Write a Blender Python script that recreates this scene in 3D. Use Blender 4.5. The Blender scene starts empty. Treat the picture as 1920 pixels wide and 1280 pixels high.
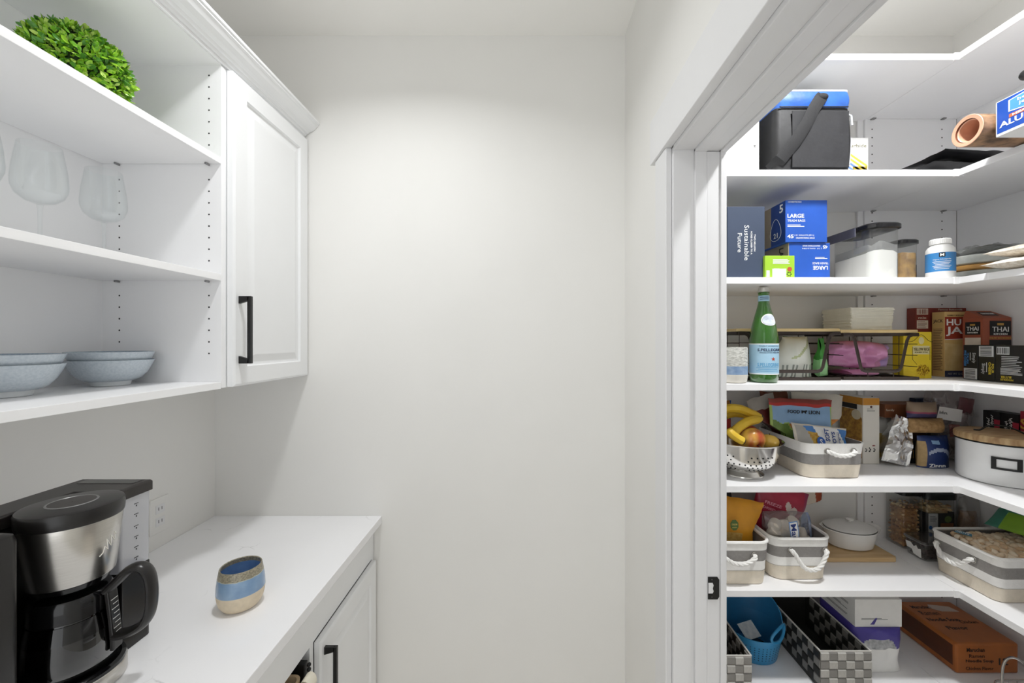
import bpy, bmesh, math, random
from math import pi, sin, cos, tan, radians, sqrt
from mathutils import Vector, Matrix, noise

S = bpy.context.scene
COL = S.collection

# ------------------------------------------------------------------ camera, world, lights, exposure
EYE, FPX, CX, CY = 1.59, 770.0, 984.0, 639.0          # eye height (m), focal length and vanishing point in pixels of the 1920 x 1280 frame
cam_d = bpy.data.cameras.new('camera')
cam_d.sensor_width = 36.0
cam_d.lens = FPX / 1920 * 36
cam_d.shift_x = -(CX - 960) / 1920
cam_d.shift_y = -(640 - CY) / 1920
cam_d.clip_start = 0.02
cam = bpy.data.objects.new('camera', cam_d)
COL.objects.link(cam)
cam.location = (0, 0, EYE)
cam.rotation_euler = (pi / 2, 0, 0)
S.camera = cam

W = bpy.data.worlds.new('world')
S.world = W
W.use_nodes = True
W.node_tree.nodes['Background'].inputs[0].default_value = (0.965, 0.985, 1.0, 1)
W.node_tree.nodes['Background'].inputs[1].default_value = 1.68

S.view_settings.view_transform = 'Standard'
S.view_settings.look = 'None'
S.view_settings.gamma = 1.0
S.view_settings.use_curve_mapping = False
S.view_settings.exposure = 0.0
S.cycles.transparent_max_bounces = 24
S.cycles.max_bounces = 14
S.cycles.diffuse_bounces = 8

def area_lamp(name, loc, size, watts, color=(1, 0.96, 0.9), rot=(0, 0, 0), spread=180):
    d = bpy.data.lights.new(name, 'AREA')
    d.shape = 'DISK'
    d.size = size
    d.energy = watts
    d.color = color
    d.spread = radians(spread)
    o = bpy.data.objects.new(name, d)
    COL.objects.link(o)
    o.location = loc
    o.rotation_euler = rot
    return o

LAMP_ROOM = area_lamp('room_downlight_lamp', (-0.42, 0.92, 2.756), 0.14, 6.6, (0.985, 0.995, 1.0), spread=146)
LAMP_PANTRY = area_lamp('pantry_downlight_lamp', (0.92, 0.80, 2.756), 0.12, 15.0, (0.99, 0.997, 1.0), spread=148)
LAMP_KITCHEN = area_lamp('kitchen_downlight_lamp', (0.7, -1.3, 2.75), 0.3, 18.0, (0.975, 0.99, 1.0))

# ------------------------------------------------------------------ helpers
def wx(px, Y): return (px - CX) * Y / FPX
def wz(py, Y): return EYE - (py - CY) * Y / FPX

def lin(h):
    h = h.lstrip('#')
    c = [int(h[i:i + 2], 16) / 255 for i in (0, 2, 4)]
    return tuple(x / 12.92 if x <= 0.04045 else ((x + 0.055) / 1.055) ** 2.4 for x in c)

MATS = {}
def mat(name, hx, rough=0.5, metal=0.0, var=0.05, scale=40.0, bump=0.0, bscale=None, spec=0.5, hx2=None, stretch=None, coat=0.0, aniso=0.0, trans=0.0):
    """Principled material whose colour wanders between two tones on a noise, with optional fine relief."""
    if name in MATS: return MATS[name]
    m = bpy.data.materials.new(name)
    m.use_nodes = True
    nt = m.node_tree
    b = nt.nodes['Principled BSDF']
    b.inputs['Roughness'].default_value = rough
    b.inputs['Metallic'].default_value = metal
    b.inputs['Specular IOR Level'].default_value = spec
    b.inputs['Coat Weight'].default_value = coat
    if aniso: b.inputs['Anisotropic'].default_value = aniso
    tc = nt.nodes.new('ShaderNodeTexCoord')
    mp = nt.nodes.new('ShaderNodeMapping')
    nt.links.new(tc.outputs['Object'], mp.inputs['Vector'])
    if stretch: mp.inputs['Scale'].default_value = stretch
    nz = nt.nodes.new('ShaderNodeTexNoise')
    nz.inputs['Scale'].default_value = scale
    nz.inputs['Detail'].default_value = 3
    nt.links.new(mp.outputs['Vector'], nz.inputs['Vector'])
    rp = nt.nodes.new('ShaderNodeValToRGB')
    c = lin(hx)
    c2 = lin(hx2) if hx2 else tuple(min(1, x * (1 + var)) for x in c)
    c1 = c if hx2 else tuple(x * (1 - var) for x in c)
    rp.color_ramp.elements[0].position = 0.3
    rp.color_ramp.elements[1].position = 0.7
    rp.color_ramp.elements[0].color = (*c1, 1)
    rp.color_ramp.elements[1].color = (*c2, 1)
    nt.links.new(nz.outputs['Fac'], rp.inputs['Fac'])
    nt.links.new(rp.outputs['Color'], b.inputs['Base Color'])
    if bump:
        n2 = nt.nodes.new('ShaderNodeTexNoise')
        n2.inputs['Scale'].default_value = bscale or scale
        n2.inputs['Detail'].default_value = 4
        nt.links.new(mp.outputs['Vector'], n2.inputs['Vector'])
        bp = nt.nodes.new('ShaderNodeBump')
        bp.inputs['Strength'].default_value = bump
        bp.inputs['Distance'].default_value = 0.003
        nt.links.new(n2.outputs['Fac'], bp.inputs['Height'])
        nt.links.new(bp.outputs['Normal'], b.inputs['Normal'])
    MATS[name] = m
    return m

def film(name, tint='#ffffff', gloss=0.12, rough=0.05, haze=0.0, hazecol='#ffffff', bump=0.0, blend=0.25):
    """Thin clear sheet: tinted transparency, a glossy reflection that grows at grazing angles, and some white haze."""
    if name in MATS: return MATS[name]
    m = bpy.data.materials.new(name)
    m.use_nodes = True
    nt = m.node_tree
    nt.nodes.remove(nt.nodes['Principled BSDF'])
    out = nt.nodes['Material Output']
    tr = nt.nodes.new('ShaderNodeBsdfTransparent')
    tr.inputs[0].default_value = (*lin(tint), 1)
    df = nt.nodes.new('ShaderNodeBsdfDiffuse')
    df.inputs[0].default_value = (*lin(hazecol), 1)
    mh = nt.nodes.new('ShaderNodeMixShader')
    mh.inputs[0].default_value = haze
    nt.links.new(tr.outputs[0], mh.inputs[1])
    nt.links.new(df.outputs[0], mh.inputs[2])
    gl = nt.nodes.new('ShaderNodeBsdfGlossy')
    gl.inputs['Roughness'].default_value = rough
    lw = nt.nodes.new('ShaderNodeLayerWeight')
    lw.inputs['Blend'].default_value = blend
    mr = nt.nodes.new('ShaderNodeMapRange')
    mr.inputs['To Min'].default_value = gloss * 0.35
    mr.inputs['To Max'].default_value = min(1, gloss * 5)
    nt.links.new(lw.outputs['Facing'], mr.inputs['Value'])
    mg = nt.nodes.new('ShaderNodeMixShader')
    nt.links.new(mr.outputs['Result'], mg.inputs[0])
    nt.links.new(mh.outputs[0], mg.inputs[1])
    nt.links.new(gl.outputs[0], mg.inputs[2])
    if bump:
        tc = nt.nodes.new('ShaderNodeTexCoord')
        nz = nt.nodes.new('ShaderNodeTexNoise')
        nz.inputs['Scale'].default_value = 45
        nt.links.new(tc.outputs['Object'], nz.inputs['Vector'])
        bp = nt.nodes.new('ShaderNodeBump')
        bp.inputs['Strength'].default_value = bump
        bp.inputs['Distance'].default_value = 0.004
        nt.links.new(nz.outputs['Fac'], bp.inputs['Height'])
        for s in (gl, df): nt.links.new(bp.outputs['Normal'], s.inputs['Normal'])
        nt.links.new(bp.outputs['Normal'], lw.inputs['Normal'])
    nt.links.new(mg.outputs[0], out.inputs[0])
    MATS[name] = m
    return m

class MB:
    """collects polygons in world coordinates"""
    def __init__(self, M=None):
        self.v, self.f, self.mi, self.M = [], [], [], M or Matrix()
    def add(self, vs, fs, mi=0):
        n = len(self.v)
        self.v += [self.M @ Vector(p) for p in vs]
        for k, f in enumerate(fs):
            self.f.append([n + i for i in f])
            self.mi.append(mi[k] if isinstance(mi, (list, tuple)) else mi)
        return self
    def box(self, x0, x1, y0, y1, z0, z1, mi=0):
        vs = [(x, y, z) for x in (x0, x1) for y in (y0, y1) for z in (z0, z1)]
        return self.add(vs, [(0, 1, 3, 2), (4, 6, 7, 5), (0, 4, 5, 1), (2, 3, 7, 6), (0, 2, 6, 4), (1, 5, 7, 3)], mi)
    def loft(self, rings, mi=0, cap0=True, cap1=True, closed=True):
        n = len(rings[0])
        vs = [p for r in rings for p in r]
        fs, ms = [], []
        for i in range(len(rings) - 1):
            for j in range(n if closed else n - 1):
                k = (j + 1) % n
                fs.append((i * n + j, i * n + k, (i + 1) * n + k, (i + 1) * n + j))
                ms.append(mi[i] if isinstance(mi, (list, tuple)) else mi)
        if cap0: fs.append(tuple(range(n))[::-1]); ms.append(mi[0] if isinstance(mi, (list, tuple)) else mi)
        if cap1: fs.append(tuple((len(rings) - 1) * n + j for j in range(n))); ms.append(mi[-1] if isinstance(mi, (list, tuple)) else mi)
        return self.add(vs, fs, ms)
    def lathe(self, c, prof, seg=40, mi=0, cap0=True, cap1=True):
        rings = [[(c[0] + r * cos(2 * pi * j / seg), c[1] + r * sin(2 * pi * j / seg), c[2] + z) for j in range(seg)] for r, z in prof]
        return self.loft(rings, mi, cap0, cap1)
    def tube(self, pts, r, seg=8, mi=0, closed=False, ry=None, twist0=None):
        P = [Vector(p) for p in pts]
        n = len(P)
        T = []
        for i in range(n):
            a = P[(i - 1) % n] if (i or closed) else P[0]
            b = P[(i + 1) % n] if (i < n - 1 or closed) else P[-1]
            T.append((b - a).normalized())
        u = Vector(twist0) if twist0 else Vector((0, 0, 1)) if abs(T[0].z) < 0.9 else Vector((1, 0, 0))
        rings = []
        for i in range(n):
            u = (u - T[i] * u.dot(T[i])).normalized()
            w = T[i].cross(u)
            rr = r[i] if isinstance(r, (list, tuple)) else r
            r2 = ry if ry else rr
            rings.append([tuple(P[i] + u * rr * cos(2 * pi * j / seg) + w * r2 * sin(2 * pi * j / seg)) for j in range(seg)])
        if closed: rings.append(rings[0])
        return self.loft(rings, mi, not closed, not closed)
    def sphere(self, c, r, seg=16, rings=10, mi=0, sc=(1, 1, 1)):
        prof = [(max(1e-4, r * sin(pi * i / rings)), -r * cos(pi * i / rings)) for i in range(rings + 1)]
        rr = [[(c[0] + a * cos(2 * pi * j / seg) * sc[0], c[1] + a * sin(2 * pi * j / seg) * sc[1], c[2] + z * sc[2]) for j in range(seg)] for a, z in prof]
        return self.loft(rr, mi)
    def disc(self, c, nrm, r, seg=12, mi=0):
        nrm = Vector(nrm).normalized()
        u = nrm.orthogonal().normalized()
        w = nrm.cross(u)
        return self.add([tuple(Vector(c) + u * r * cos(2 * pi * j / seg) + w * r * sin(2 * pi * j / seg)) for j in range(seg)], [tuple(range(seg))], mi)
    def poly(self, o, right, up, pts, t=0.0006, mi=0):
        """flat outline (2d points) raised by t on the plane at o"""
        R, U = Vector(right), Vector(up)
        N = R.cross(U)
        o = Vector(o)
        a = [tuple(o + R * x + U * y) for x, y in pts]
        b = [tuple(o + R * x + U * y + N * t) for x, y in pts]
        return self.loft([a, b], mi)

def rrect(x0, x1, y0, y1, r, z, k=5):
    pts = []
    for cx, cy, a0 in ((x1 - r, y1 - r, 0), (x0 + r, y1 - r, pi / 2), (x0 + r, y0 + r, pi), (x1 - r, y0 + r, 3 * pi / 2)):
        for i in range(k + 1):
            a = a0 + pi / 2 * i / k
            pts.append((cx + r * cos(a), cy + r * sin(a), z))
    return pts

BASE = {}
def tag(o, label=None, cat=None, group=None, kind=None):
    if label: o['label'] = label
    if cat: o['category'] = cat
    if group: o['group'] = group
    if kind: o['kind'] = kind
    return o

def thing(name, label, cat, loc=(0, 0, 0), group=None):
    o = bpy.data.objects.new(name, None)
    o.empty_display_size = 0.02
    COL.objects.link(o)
    o.location = loc
    BASE[o.name] = Vector(loc)
    return tag(o, label, cat, group)

def obj(name, mb, mats, parent=None, smooth=False, bevel=0.0, label=None, kind=None, base=None, subsurf=0, recalc=True, seg=2):
    b = BASE[parent.name] if parent else Vector(base or (0, 0, 0))
    me = bpy.data.meshes.new(name)
    me.from_pydata([tuple(v - b) for v in mb.v], [], mb.f)
    for m in (mats if isinstance(mats, (list, tuple)) else [mats]): me.materials.append(m)
    me.polygons.foreach_set('material_index', mb.mi)
    if recalc:
        bm = bmesh.new(); bm.from_mesh(me)
        bmesh.ops.recalc_face_normals(bm, faces=bm.faces)
        bm.to_mesh(me); bm.free()
    if smooth:
        me.polygons.foreach_set('use_smooth', [True] * len(me.polygons))
        me.set_sharp_from_angle(angle=radians(40))
    me.update()
    o = bpy.data.objects.new(name, me)
    COL.objects.link(o)
    BASE[o.name] = b
    if parent: o.parent = parent
    else: o.location = b
    if label: o['label'] = label
    if kind: o['kind'] = kind
    if bevel:
        md = o.modifiers.new('edge', 'BEVEL')
        md.width = bevel; md.segments = seg; md.limit_method = 'ANGLE'; md.angle_limit = radians(40)
    if subsurf:
        md = o.modifiers.new('smooth', 'SUBSURF'); md.levels = subsurf; md.render_levels = subsurf
    return o

def struct(name, mb, m, parent=None, **k):
    o = obj(name, mb, m, parent, **k)
    if not parent: o['kind'] = 'structure'
    return o

def dup(o, parent, dl):
    """copy of a part (shared mesh), moved by dl from its source"""
    c = o.copy(); COL.objects.link(c)
    c.parent = parent
    c.location = Vector(o.location) + Vector(dl)
    BASE[c.name] = BASE[o.name]
    return c

TXT = {}
def text_geo(s, bold=False):
    if s not in TXT:
        c = bpy.data.curves.new('t', 'FONT'); c.body = s; c.extrude = 0.004; c.resolution_u = 2
        if bold: c.offset = 0.018
        o = bpy.data.objects.new('t', c)
        m = o.to_mesh()
        vs = [tuple(v.co) for v in m.vertices]
        fs = [tuple(p.vertices) for p in m.polygons]
        o.to_mesh_clear()
        bpy.data.objects.remove(o); bpy.data.curves.remove(c)
        TXT[s] = (vs, fs)
    return TXT[s]

FACE = {'-Y': ((1, 0, 0), (0, 0, 1)), '-X': ((0, -1, 0), (0, 0, 1)), '+Z': ((1, 0, 0), (0, 1, 0))}
def put_text(mb, s, c, w, h, face='-Y', roll=0, lift=0.0006, mi=0, bold=True, off=0.0, right=None, up=None):
    """lettering s centred on c, fitted into w x h on a face, turned by roll degrees"""
    vs, fs = text_geo(s, bold)
    R, U = (Vector(right), Vector(up)) if right else (Vector(FACE[face][0]), Vector(FACE[face][1]))
    N = R.cross(U)
    a = radians(roll)
    R2, U2 = R * cos(a) + U * sin(a), -R * sin(a) + U * cos(a)
    xs = [v[0] for v in vs]; ys = [v[1] for v in vs]
    mx, my = (min(xs) + max(xs)) / 2, (min(ys) + max(ys)) / 2
    sx, sy = w / max(1e-6, max(xs) - min(xs)), h / max(1e-6, max(ys) - min(ys))
    c = Vector(c)
    out = [tuple(c + R2 * (x - mx) * sx + U2 * (y - my) * sy + N * (off + (lift if z > 0 else 0))) for x, y, z in vs]
    mb.add(out, fs, mi)
    return mb

def patch(mb, c, w, h, face='-Y', t=0.0005, mi=0, off=0.0, roll=0):
    R, U = (Vector(q) for q in FACE[face])
    a = radians(roll)
    R2, U2 = R * cos(a) + U * sin(a), -R * sin(a) + U * cos(a)
    N = R.cross(U)
    return mb.poly(Vector(c) + N * off, R2, U2, [(-w / 2, -h / 2), (w / 2, -h / 2), (w / 2, h / 2), (-w / 2, h / 2)], t, mi)

def ellipse_patch(mb, c, w, h, face='-Y', t=0.0005, mi=0, off=0.0, n=20):
    R, U = (Vector(q) for q in FACE[face])
    N = R.cross(U)
    return mb.poly(Vector(c) + N * off, R, U, [(w / 2 * cos(2 * pi * i / n), h / 2 * sin(2 * pi * i / n)) for i in range(n)], t, mi)

def lines(mb, c, w, h, n, face='-Y', mi=0, off=0.0, fill=0.45, seed=1, roll=0):
    """n rows of small print too fine to read: thin bars of uneven length"""
    rnd = random.Random(seed)
    R, U = (Vector(q) for q in FACE[face])
    a = radians(roll)
    R, U = R * cos(a) + U * sin(a), -R * sin(a) + U * cos(a)
    for i in range(n):
        l = w * rnd.uniform(0.7, 1.0)
        o = Vector(c) + U * (h / 2 - h * (i + 0.5) / n) - R * (w - l) / 2
        N = R.cross(U)
        mb.poly(o + N * off, R, U, [(-l / 2, -h / n * fill / 2), (l / 2, -h / n * fill / 2), (l / 2, h / n * fill / 2), (-l / 2, h / n * fill / 2)], 0.0004, mi)
    return mb

def barcode(mb, c, w, h, face, mi_white, mi_black, seed=3, vertical=True):
    rnd = random.Random(seed)
    patch(mb, c, w, h, face, 0.0004, mi_white)
    R, U = (Vector(q) for q in FACE[face])
    if not vertical: R, U, w, h = U, -R, h, w
    N = R.cross(U)
    x = -w / 2 * 0.88
    while x < w / 2 * 0.86:
        d = w * rnd.uniform(0.02, 0.06)
        mb.poly(Vector(c) + R * x + N * 0.0004, R, U, [(0, -h * 0.38), (d, -h * 0.38), (d, h * 0.4), (0, h * 0.4)], 0.0003, mi_black)
        x += d + w * rnd.uniform(0.03, 0.07)
    return mb

def pillow(mb, w, h, d, M, zone=None, seed=0, wrinkle=0.12, nu=26, nv=26, p=2.2, wf=9.0, flat_bottom=False, ridged=False):
    """a filled pouch: w wide (x), h high (z, from 0), d thick (y, front is -y), placed by M; zone(u, v, front) gives the print"""
    sv = Vector((seed * 7.31, seed * 3.17, seed * 1.7))
    def prof(a): return max(0.0, 1 - abs(a) ** p) ** 0.55
    idx, vs, fs, ms = {}, [], [], []
    def vert(i, j, side):
        edge = i in (0, nu) or j in (0, nv)
        key = (i, j, 0 if edge else side)
        if key in idx: return idx[key]
        u, v = -1 + 2 * i / nu, -1 + 2 * j / nv
        t = d / 2 * prof(u) * (prof(v) if not (flat_bottom and v < 0) else prof(v * 0.55))
        q = Vector((u * w * wf / 0.6 * 0.5, v * h * wf / 0.6 * 0.5, side * 5.0)) + sv
        nz = noise.noise(q) + 0.5 * noise.noise(q * 2.3)
        if ridged: nz = 1.2 - 2.2 * abs(nz)
        f = t * side + nz * wrinkle * d * (0.25 + prof(u) * prof(v)) * (1 if not edge else 0.6)
        x = u * w / 2 * (1 - 0.05 * prof(v) + 0.02 * noise.noise(q * 0.7 + Vector((9, 0, 0))))
        z = (v + 1) * h / 2 + 0.025 * h * noise.noise(Vector((u * 3, v * 2, 4)) + sv) * (1 if j else 0)
        idx[key] = len(vs)
        vs.append(tuple(M @ Vector((x, f, z))))
        return idx[key]
    for side in (-1, 1):
        for i in range(nu):
            for j in range(nv):
                a = (vert(i, j, side), vert(i + 1, j, side), vert(i + 1, j + 1, side), vert(i, j + 1, side))
                fs.append(a if side < 0 else a[::-1])
                ms.append(zone(-1 + 2 * (i + 0.5) / nu, (j + 0.5) / nv, side < 0) if zone else 0)
    return mb.add(vs, fs, ms)

def at(x, y, z, rz=0, tilt=0, roll=0):
    """placement: roll about the view axis, lean back by tilt, turn by rz (degrees), then move"""
    return Matrix.Translation((x, y, z)) @ Matrix.Rotation(radians(rz), 4, 'Z') @ Matrix.Rotation(radians(-tilt), 4, 'X') @ Matrix.Rotation(radians(roll), 4, 'Y')

def fit(mb, floor=None, clip=None, rim=None, spread=1.6):
    """rest the lowest point on floor and press the shape flat against the limits x0, x1, y0, y1"""
    if floor is not None:
        mn = min(v.z for v in mb.v)
        for v in mb.v: v.z += floor - mn
    if clip:
        for v in mb.v:
            e = max(0.0, v.z - rim) * spread if rim is not None else 0.0       # above the rim of what holds it, it may spread out
            v.x = min(max(v.x, clip[0] - e), clip[1] + e); v.y = min(max(v.y, clip[2] - e * 0.5), clip[3])
    return mb

def bag(name, label, cat, w, h, d, M, mats, zone=None, smooth=True, parent=None, group=None, floor=None, clip=None, rim=None, spread=1.6, **k):
    mb = MB(); pillow(mb, w, h, d, M, zone, **k); fit(mb, floor, clip, rim, spread)
    b = M.translation
    o = obj(name, mb, mats, parent, smooth=smooth, base=tuple(b), recalc=False)
    if not parent: tag(o, label, cat, group)
    return o

def box_thing(name, label, cat, x0, x1, y0, y1, z0, z1, m, bevel=0.0012, group=None, mats=None, mi=0):
    mb = MB().box(x0, x1, y0, y1, z0, z1, mi)
    o = obj(name, mb, m, base=((x0 + x1) / 2, (y0 + y1) / 2, z0), bevel=bevel)
    return tag(o, label, cat, group)

# ------------------------------------------------------------------ common materials
WALL = mat('wall_paint', '#e8e7e4', 0.85, var=0.012, scale=3, bump=0.04, bscale=260)
CEIL = mat('ceiling_paint', '#f5f4f1', 0.9, var=0.012, scale=3, bump=0.04, bscale=200)
TRIM = mat('trim_paint', '#e3e3e4', 0.45, var=0.01, scale=5)
CAB = mat('cabinet_paint', '#eeeff0', 0.42, var=0.01, scale=6)
MELA = mat('white_melamine', '#f4f4f5', 0.4, var=0.01, scale=6)
BLACKM = mat('black_metal', '#141414', 0.42, var=0.1)
BLACKP = mat('black_plastic', '#121213', 0.34, var=0.1, bump=0.03, bscale=500)
HOLE = mat('pin_hole_dark', '#2a2a2c', 0.9)
NICKEL = mat('nickel_clip', '#9a9a9a', 0.35, 0.9)
STEEL = mat('polished_steel', '#d8d6d2', 0.16, 1.0, var=0.03)
WHITE = mat('print_white', '#f2f2f0', 0.5, var=0.02)
BLACK = mat('print_black', '#16161a', 0.5, var=0.05)
GREY = mat('print_grey', '#9a9a98', 0.55)
RED = mat('print_red', '#b8322a', 0.5)
CLEAR = film('clear_plastic', '#f4f5f4', 0.10, 0.06, 0.03)
BAGFILM = film('bag_film', '#f0f0f0', 0.16, 0.12, 0.10, bump=0.35)
# ------------------------------------------------------------------ the room
XL, YB, ZC = -1.2, 1.591, 2.772
XR0, XR1 = 0.388, 0.524            # wall between room and pantry
XP = 1.66                          # far side wall of the pantry
struct('floor', MB().box(-1.4, 1.9, -1.7, 1.8, -0.1, 0), mat('floor_pale_oak', '#d9d3c9', 0.5, var=0.15, scale=8, stretch=(1, 8, 1)))
struct('ceiling', MB().box(-1.4, 1.9, -1.7, 1.8, ZC, ZC + 0.1), CEIL)
struct('wall_left', MB().box(XL - 0.12, XL, -1.7, YB, 0, ZC), WALL)
struct('wall_back', MB().box(XL - 0.12, XP + 0.12, YB, YB + 0.12, 0, ZC), WALL)
struct('wall_pantry', MB().box(XP, XP + 0.12, -0.72, YB, 0, ZC), WALL)
struct('wall_near', MB().box(XR1, XP, -0.72, -0.6, 0, ZC), WALL)
YJ, DOORZ, YN = 1.083, 2.098, 0.288
mb = MB()
mb.box(XR0, 0.468, YJ + 0.008, YB, 0, ZC).box(0.512, XR1, YJ + 0.008, YB, 0, ZC)
mb.box(0.468, 0.512, YJ + 0.008, YB, DOORZ + 0.01, ZC)
mb.box(XR0, XR1, -1.7, YN - 0.01, 0, ZC)
mb.box(XR0, XR1, YN - 0.01, YJ + 0.008, DOORZ + 0.01, ZC)
struct('wall_right', mb, WALL)

# cased opening: jamb legs, head and casings, each a stepped profile
t = thing('trim_1', None, None, (0.45, YJ, 0)); t['kind'] = 'structure'
def leg(y, s):
    """a jamb leg at y; s=+1 is the far one, whose face looks to -Y"""
    prof = [(0.3882, 0.443, 0.000), (0.443, 0.4735, -0.007), (0.5085, 0.524, -0.009)]
    for a, b, d in prof:
        yy = y + s * (-0.009 + d)
        o = MB().box(a, b, min(yy, y + s * 0.006), max(yy, y + s * 0.006), 0, DOORZ)
        obj('jamb', o, TRIM, t, bevel=0.0015)
leg(YJ, 1); leg(YN, -1)
for a, b, d in [(0.3882, 0.443, 0.0), (0.443, 0.4735, -0.007), (0.4735, 0.5085, -0.004), (0.5085, 0.524, -0.009)]:
    obj('head_jamb', MB().box(a, b, YN + 0.009, YJ - 0.009, DOORZ - 0.009 + d, DOORZ + 0.006), TRIM, t, bevel=0.0015)
for y0, y1 in ((YJ, YJ + 0.088), (YN - 0.088, YN)):
    mb = MB(); mb.box(0.371, XR0, y0, y1, 0, DOORZ + 0.002)
    obj('casing', mb, TRIM, t, bevel=0.003)
mb = MB(); mb.box(0.3645, XR0, YN - 0.105, YJ + 0.115, DOORZ + 0.002, DOORZ + 0.125)
obj('head_casing', mb, TRIM, t, bevel=0.002)
# pocket door drawn into its slot, only its edge and latch plate in view
d = thing('door_1', None, None, (0.491, 1.07, 0)); d['kind'] = 'structure'
obj('slab', MB().box(0.4738, 0.5082, YJ - 0.0145, 1.575, 0.01, DOORZ - 0.0145), TRIM, d, bevel=0.0015)
mb = MB()
zz = wz(1101, 1.07)
mb.poly((0.4905, YJ - 0.0147, zz), (1, 0, 0), (0, 0, 1), [(-0.0145, -0.029), (0.010, -0.029), (0.0145, -0.022), (0.0145, 0.022), (0.010, 0.029), (-0.0145, 0.029)], 0.002)
la = obj('latch_plate', mb, BLACKM, d, label='black latch plate on the door edge')
mb = MB(); mb.poly((0.4835, YJ - 0.0167, zz), (1, 0, 0), (0, 0, 1), [(-0.007, -0.013), (0.004, -0.013), (0.0065, -0.008), (0.0045, 0.0), (0.0065, 0.008), (0.004, 0.014), (-0.007, 0.014)], 0.0006)
obj('latch_recess', mb, TRIM, la)
for dz in (-0.0225, 0.0225):
    mb = MB(); mb.disc((0.486, YJ - 0.0168, zz + dz), (0, -1, 0), 0.0012)
    obj('screw', mb, NICKEL, la)

# recessed ceiling lights over the aisle and in the pantry
for nm, lp, lab in (('ceiling_light', LAMP_ROOM, 'round white recessed ceiling light over the counter aisle'),
                    ('ceiling_light', LAMP_PANTRY, 'round white recessed ceiling light inside the pantry')):
    x, y, z = lp.location
    t = thing(nm, lab, 'light', (x, y, ZC))
    mb = MB(); mb.lathe((x, y, ZC), [(0.098, -0.0005), (0.098, -0.006), (0.082, -0.008), (0.080, -0.0005)], 40, cap0=False, cap1=False)
    obj('trim_ring', mb, TRIM, t, smooth=True)
    mb = MB(); mb.lathe((x, y, ZC), [(0.079, -0.001), (0.079, -0.004)], 40)
    obj('diffuser', mb, WHITE, t)

# ------------------------------------------------------------------ wall cabinets
def raised_door(y0, y1, z0, z1, xf, th, fr=0.056):
    """a raised-panel door whose face looks to +X"""
    def ring(i, dx): return [(xf + dx, y0 + i, z0 + i), (xf + dx, y1 - i, z0 + i), (xf + dx, y1 - i, z1 - i), (xf + dx, y0 + i, z1 - i)]
    mb = MB()
    mb.loft([ring(0, -th), ring(0, -0.0045), ring(0.004, -0.0015), ring(0.007, 0), ring(fr, 0), ring(fr + 0.003, -0.0075), ring(fr + 0.008, -0.0085),
             ring(fr + 0.012, -0.0085), ring(fr + 0.034, -0.0012), ring(fr + 0.036, -0.001)])
    return mb

def bar_handle(parent, y, x, z0, z1, w=0.010, proud=0.036):
    mb = MB()
    mb.box(x + proud - 0.011, x + proud, y - w / 2, y + w / 2, z0, z1)
    for za, s in ((z0, 1), (z1, -1)):
        a = [(x, y - w / 2, za), (x, y + w / 2, za), (x, y + w / 2, za + s * 0.022), (x, y - w / 2, za + s * 0.022)]
        b = [(x + proud - 0.006, y - w / 2, za), (x + proud - 0.006, y + w / 2, za), (x + proud - 0.006, y + w / 2, za + s * 0.013), (x + proud - 0.006, y - w / 2, za + s * 0.013)]
        mb.loft([a, b])
    return obj('handle', mb, BLACKM, parent, bevel=0.001, label='black square bar handle')

XF = -0.857
Z0, Z1 = 1.457, 2.369
c = thing('wall_cabinet', 'white wall cabinet with one raised panel door and black bar handle', 'cabinet', (-1.0, 1.38, Z0))
mb = MB()
mb.box(XL + 0.001, XF - 0.001, 1.1765, 1.1925, Z0, Z1).box(XL + 0.001, XF - 0.001, 1.571, 1.587, Z0, Z1)
mb.box(XL + 0.001, XF - 0.001, 1.1925, 1.571, Z0, Z0 + 0.016).box(XL + 0.001, XF - 0.001, 1.1925, 1.571, Z1 - 0.016, Z1)
mb.box(XL + 0.001, XL + 0.008, 1.1925, 1.571, Z0 + 0.016, Z1 - 0.016)
obj('carcass', mb, CAB, c)
dd = obj('door', raised_door(1.180, 1.586, Z0 + 0.001, Z1 - 0.002, -0.8355, 0.02), CAB, c, label='raised panel door')
bar_handle(dd, 1.203, -0.8355, 1.524, 1.721)

# open shelf unit beside it
u = thing('open_shelf_unit', 'white open wall shelf unit with three shelves and peg holes', 'shelves', (-1.0, 0.6, Z0))
YA, YP = -0.25, 1.160
obj('side_panel', MB().box(XL + 0.001, XF, YP, YP + 0.016, Z0, Z1), MELA, u, bevel=0.0008)
obj('side_panel', MB().box(XL + 0.001, XF, YA - 0.016, YA, Z0, Z1), MELA, u, bevel=0.0008)
obj('back_panel', MB().box(XL + 0.001, XL + 0.007, YA, YP, Z0, Z1), MELA, u)
obj('top_panel', MB().box(XL + 0.008, XF, YA, YP, Z1 - 0.001, Z1 + 0.016), MELA, u)
shelf_z = {}
for k, (zt, th) in enumerate(((1.474, 0.019), (1.778, 0.018), (2.1075, 0.018))):
    shelf_z[k] = zt
    s = obj('shelf', MB().box(XL + 0.008, XF, YA + 0.001, YP - 0.001, zt - th, zt), MELA, u, bevel=0.0008)
    if k:
        for px in (224, 392):
            mb = MB(); mb.tube([(wx(px, YP), YP - 0.001, zt - th - 0.003), (wx(px, YP), YP - 0.014, zt - th - 0.003)], 0.003, 8)
            obj('shelf_pin', mb, NICKEL, s)
mb = MB()
for px in (224, 392):
    for z in (wz(402, YP), wz(309, YP)):
        k = -12
        while k < 24:
            h = z + 0.0327 * k; k += 1
            if abs(h - wz(402, YP)) > 1 or z != wz(402, YP): continue
            if 1.50 < h < Z1 - 0.02 and all(abs(h - q + 0.01) > 0.022 for q in (1.778, 2.1075)):
                mb.disc((wx(px, YP), YP - 0.0004, h), (0, -1, 0), 0.0024, 10)
obj('peg_holes', mb, HOLE, u, kind='stuff')

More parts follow.
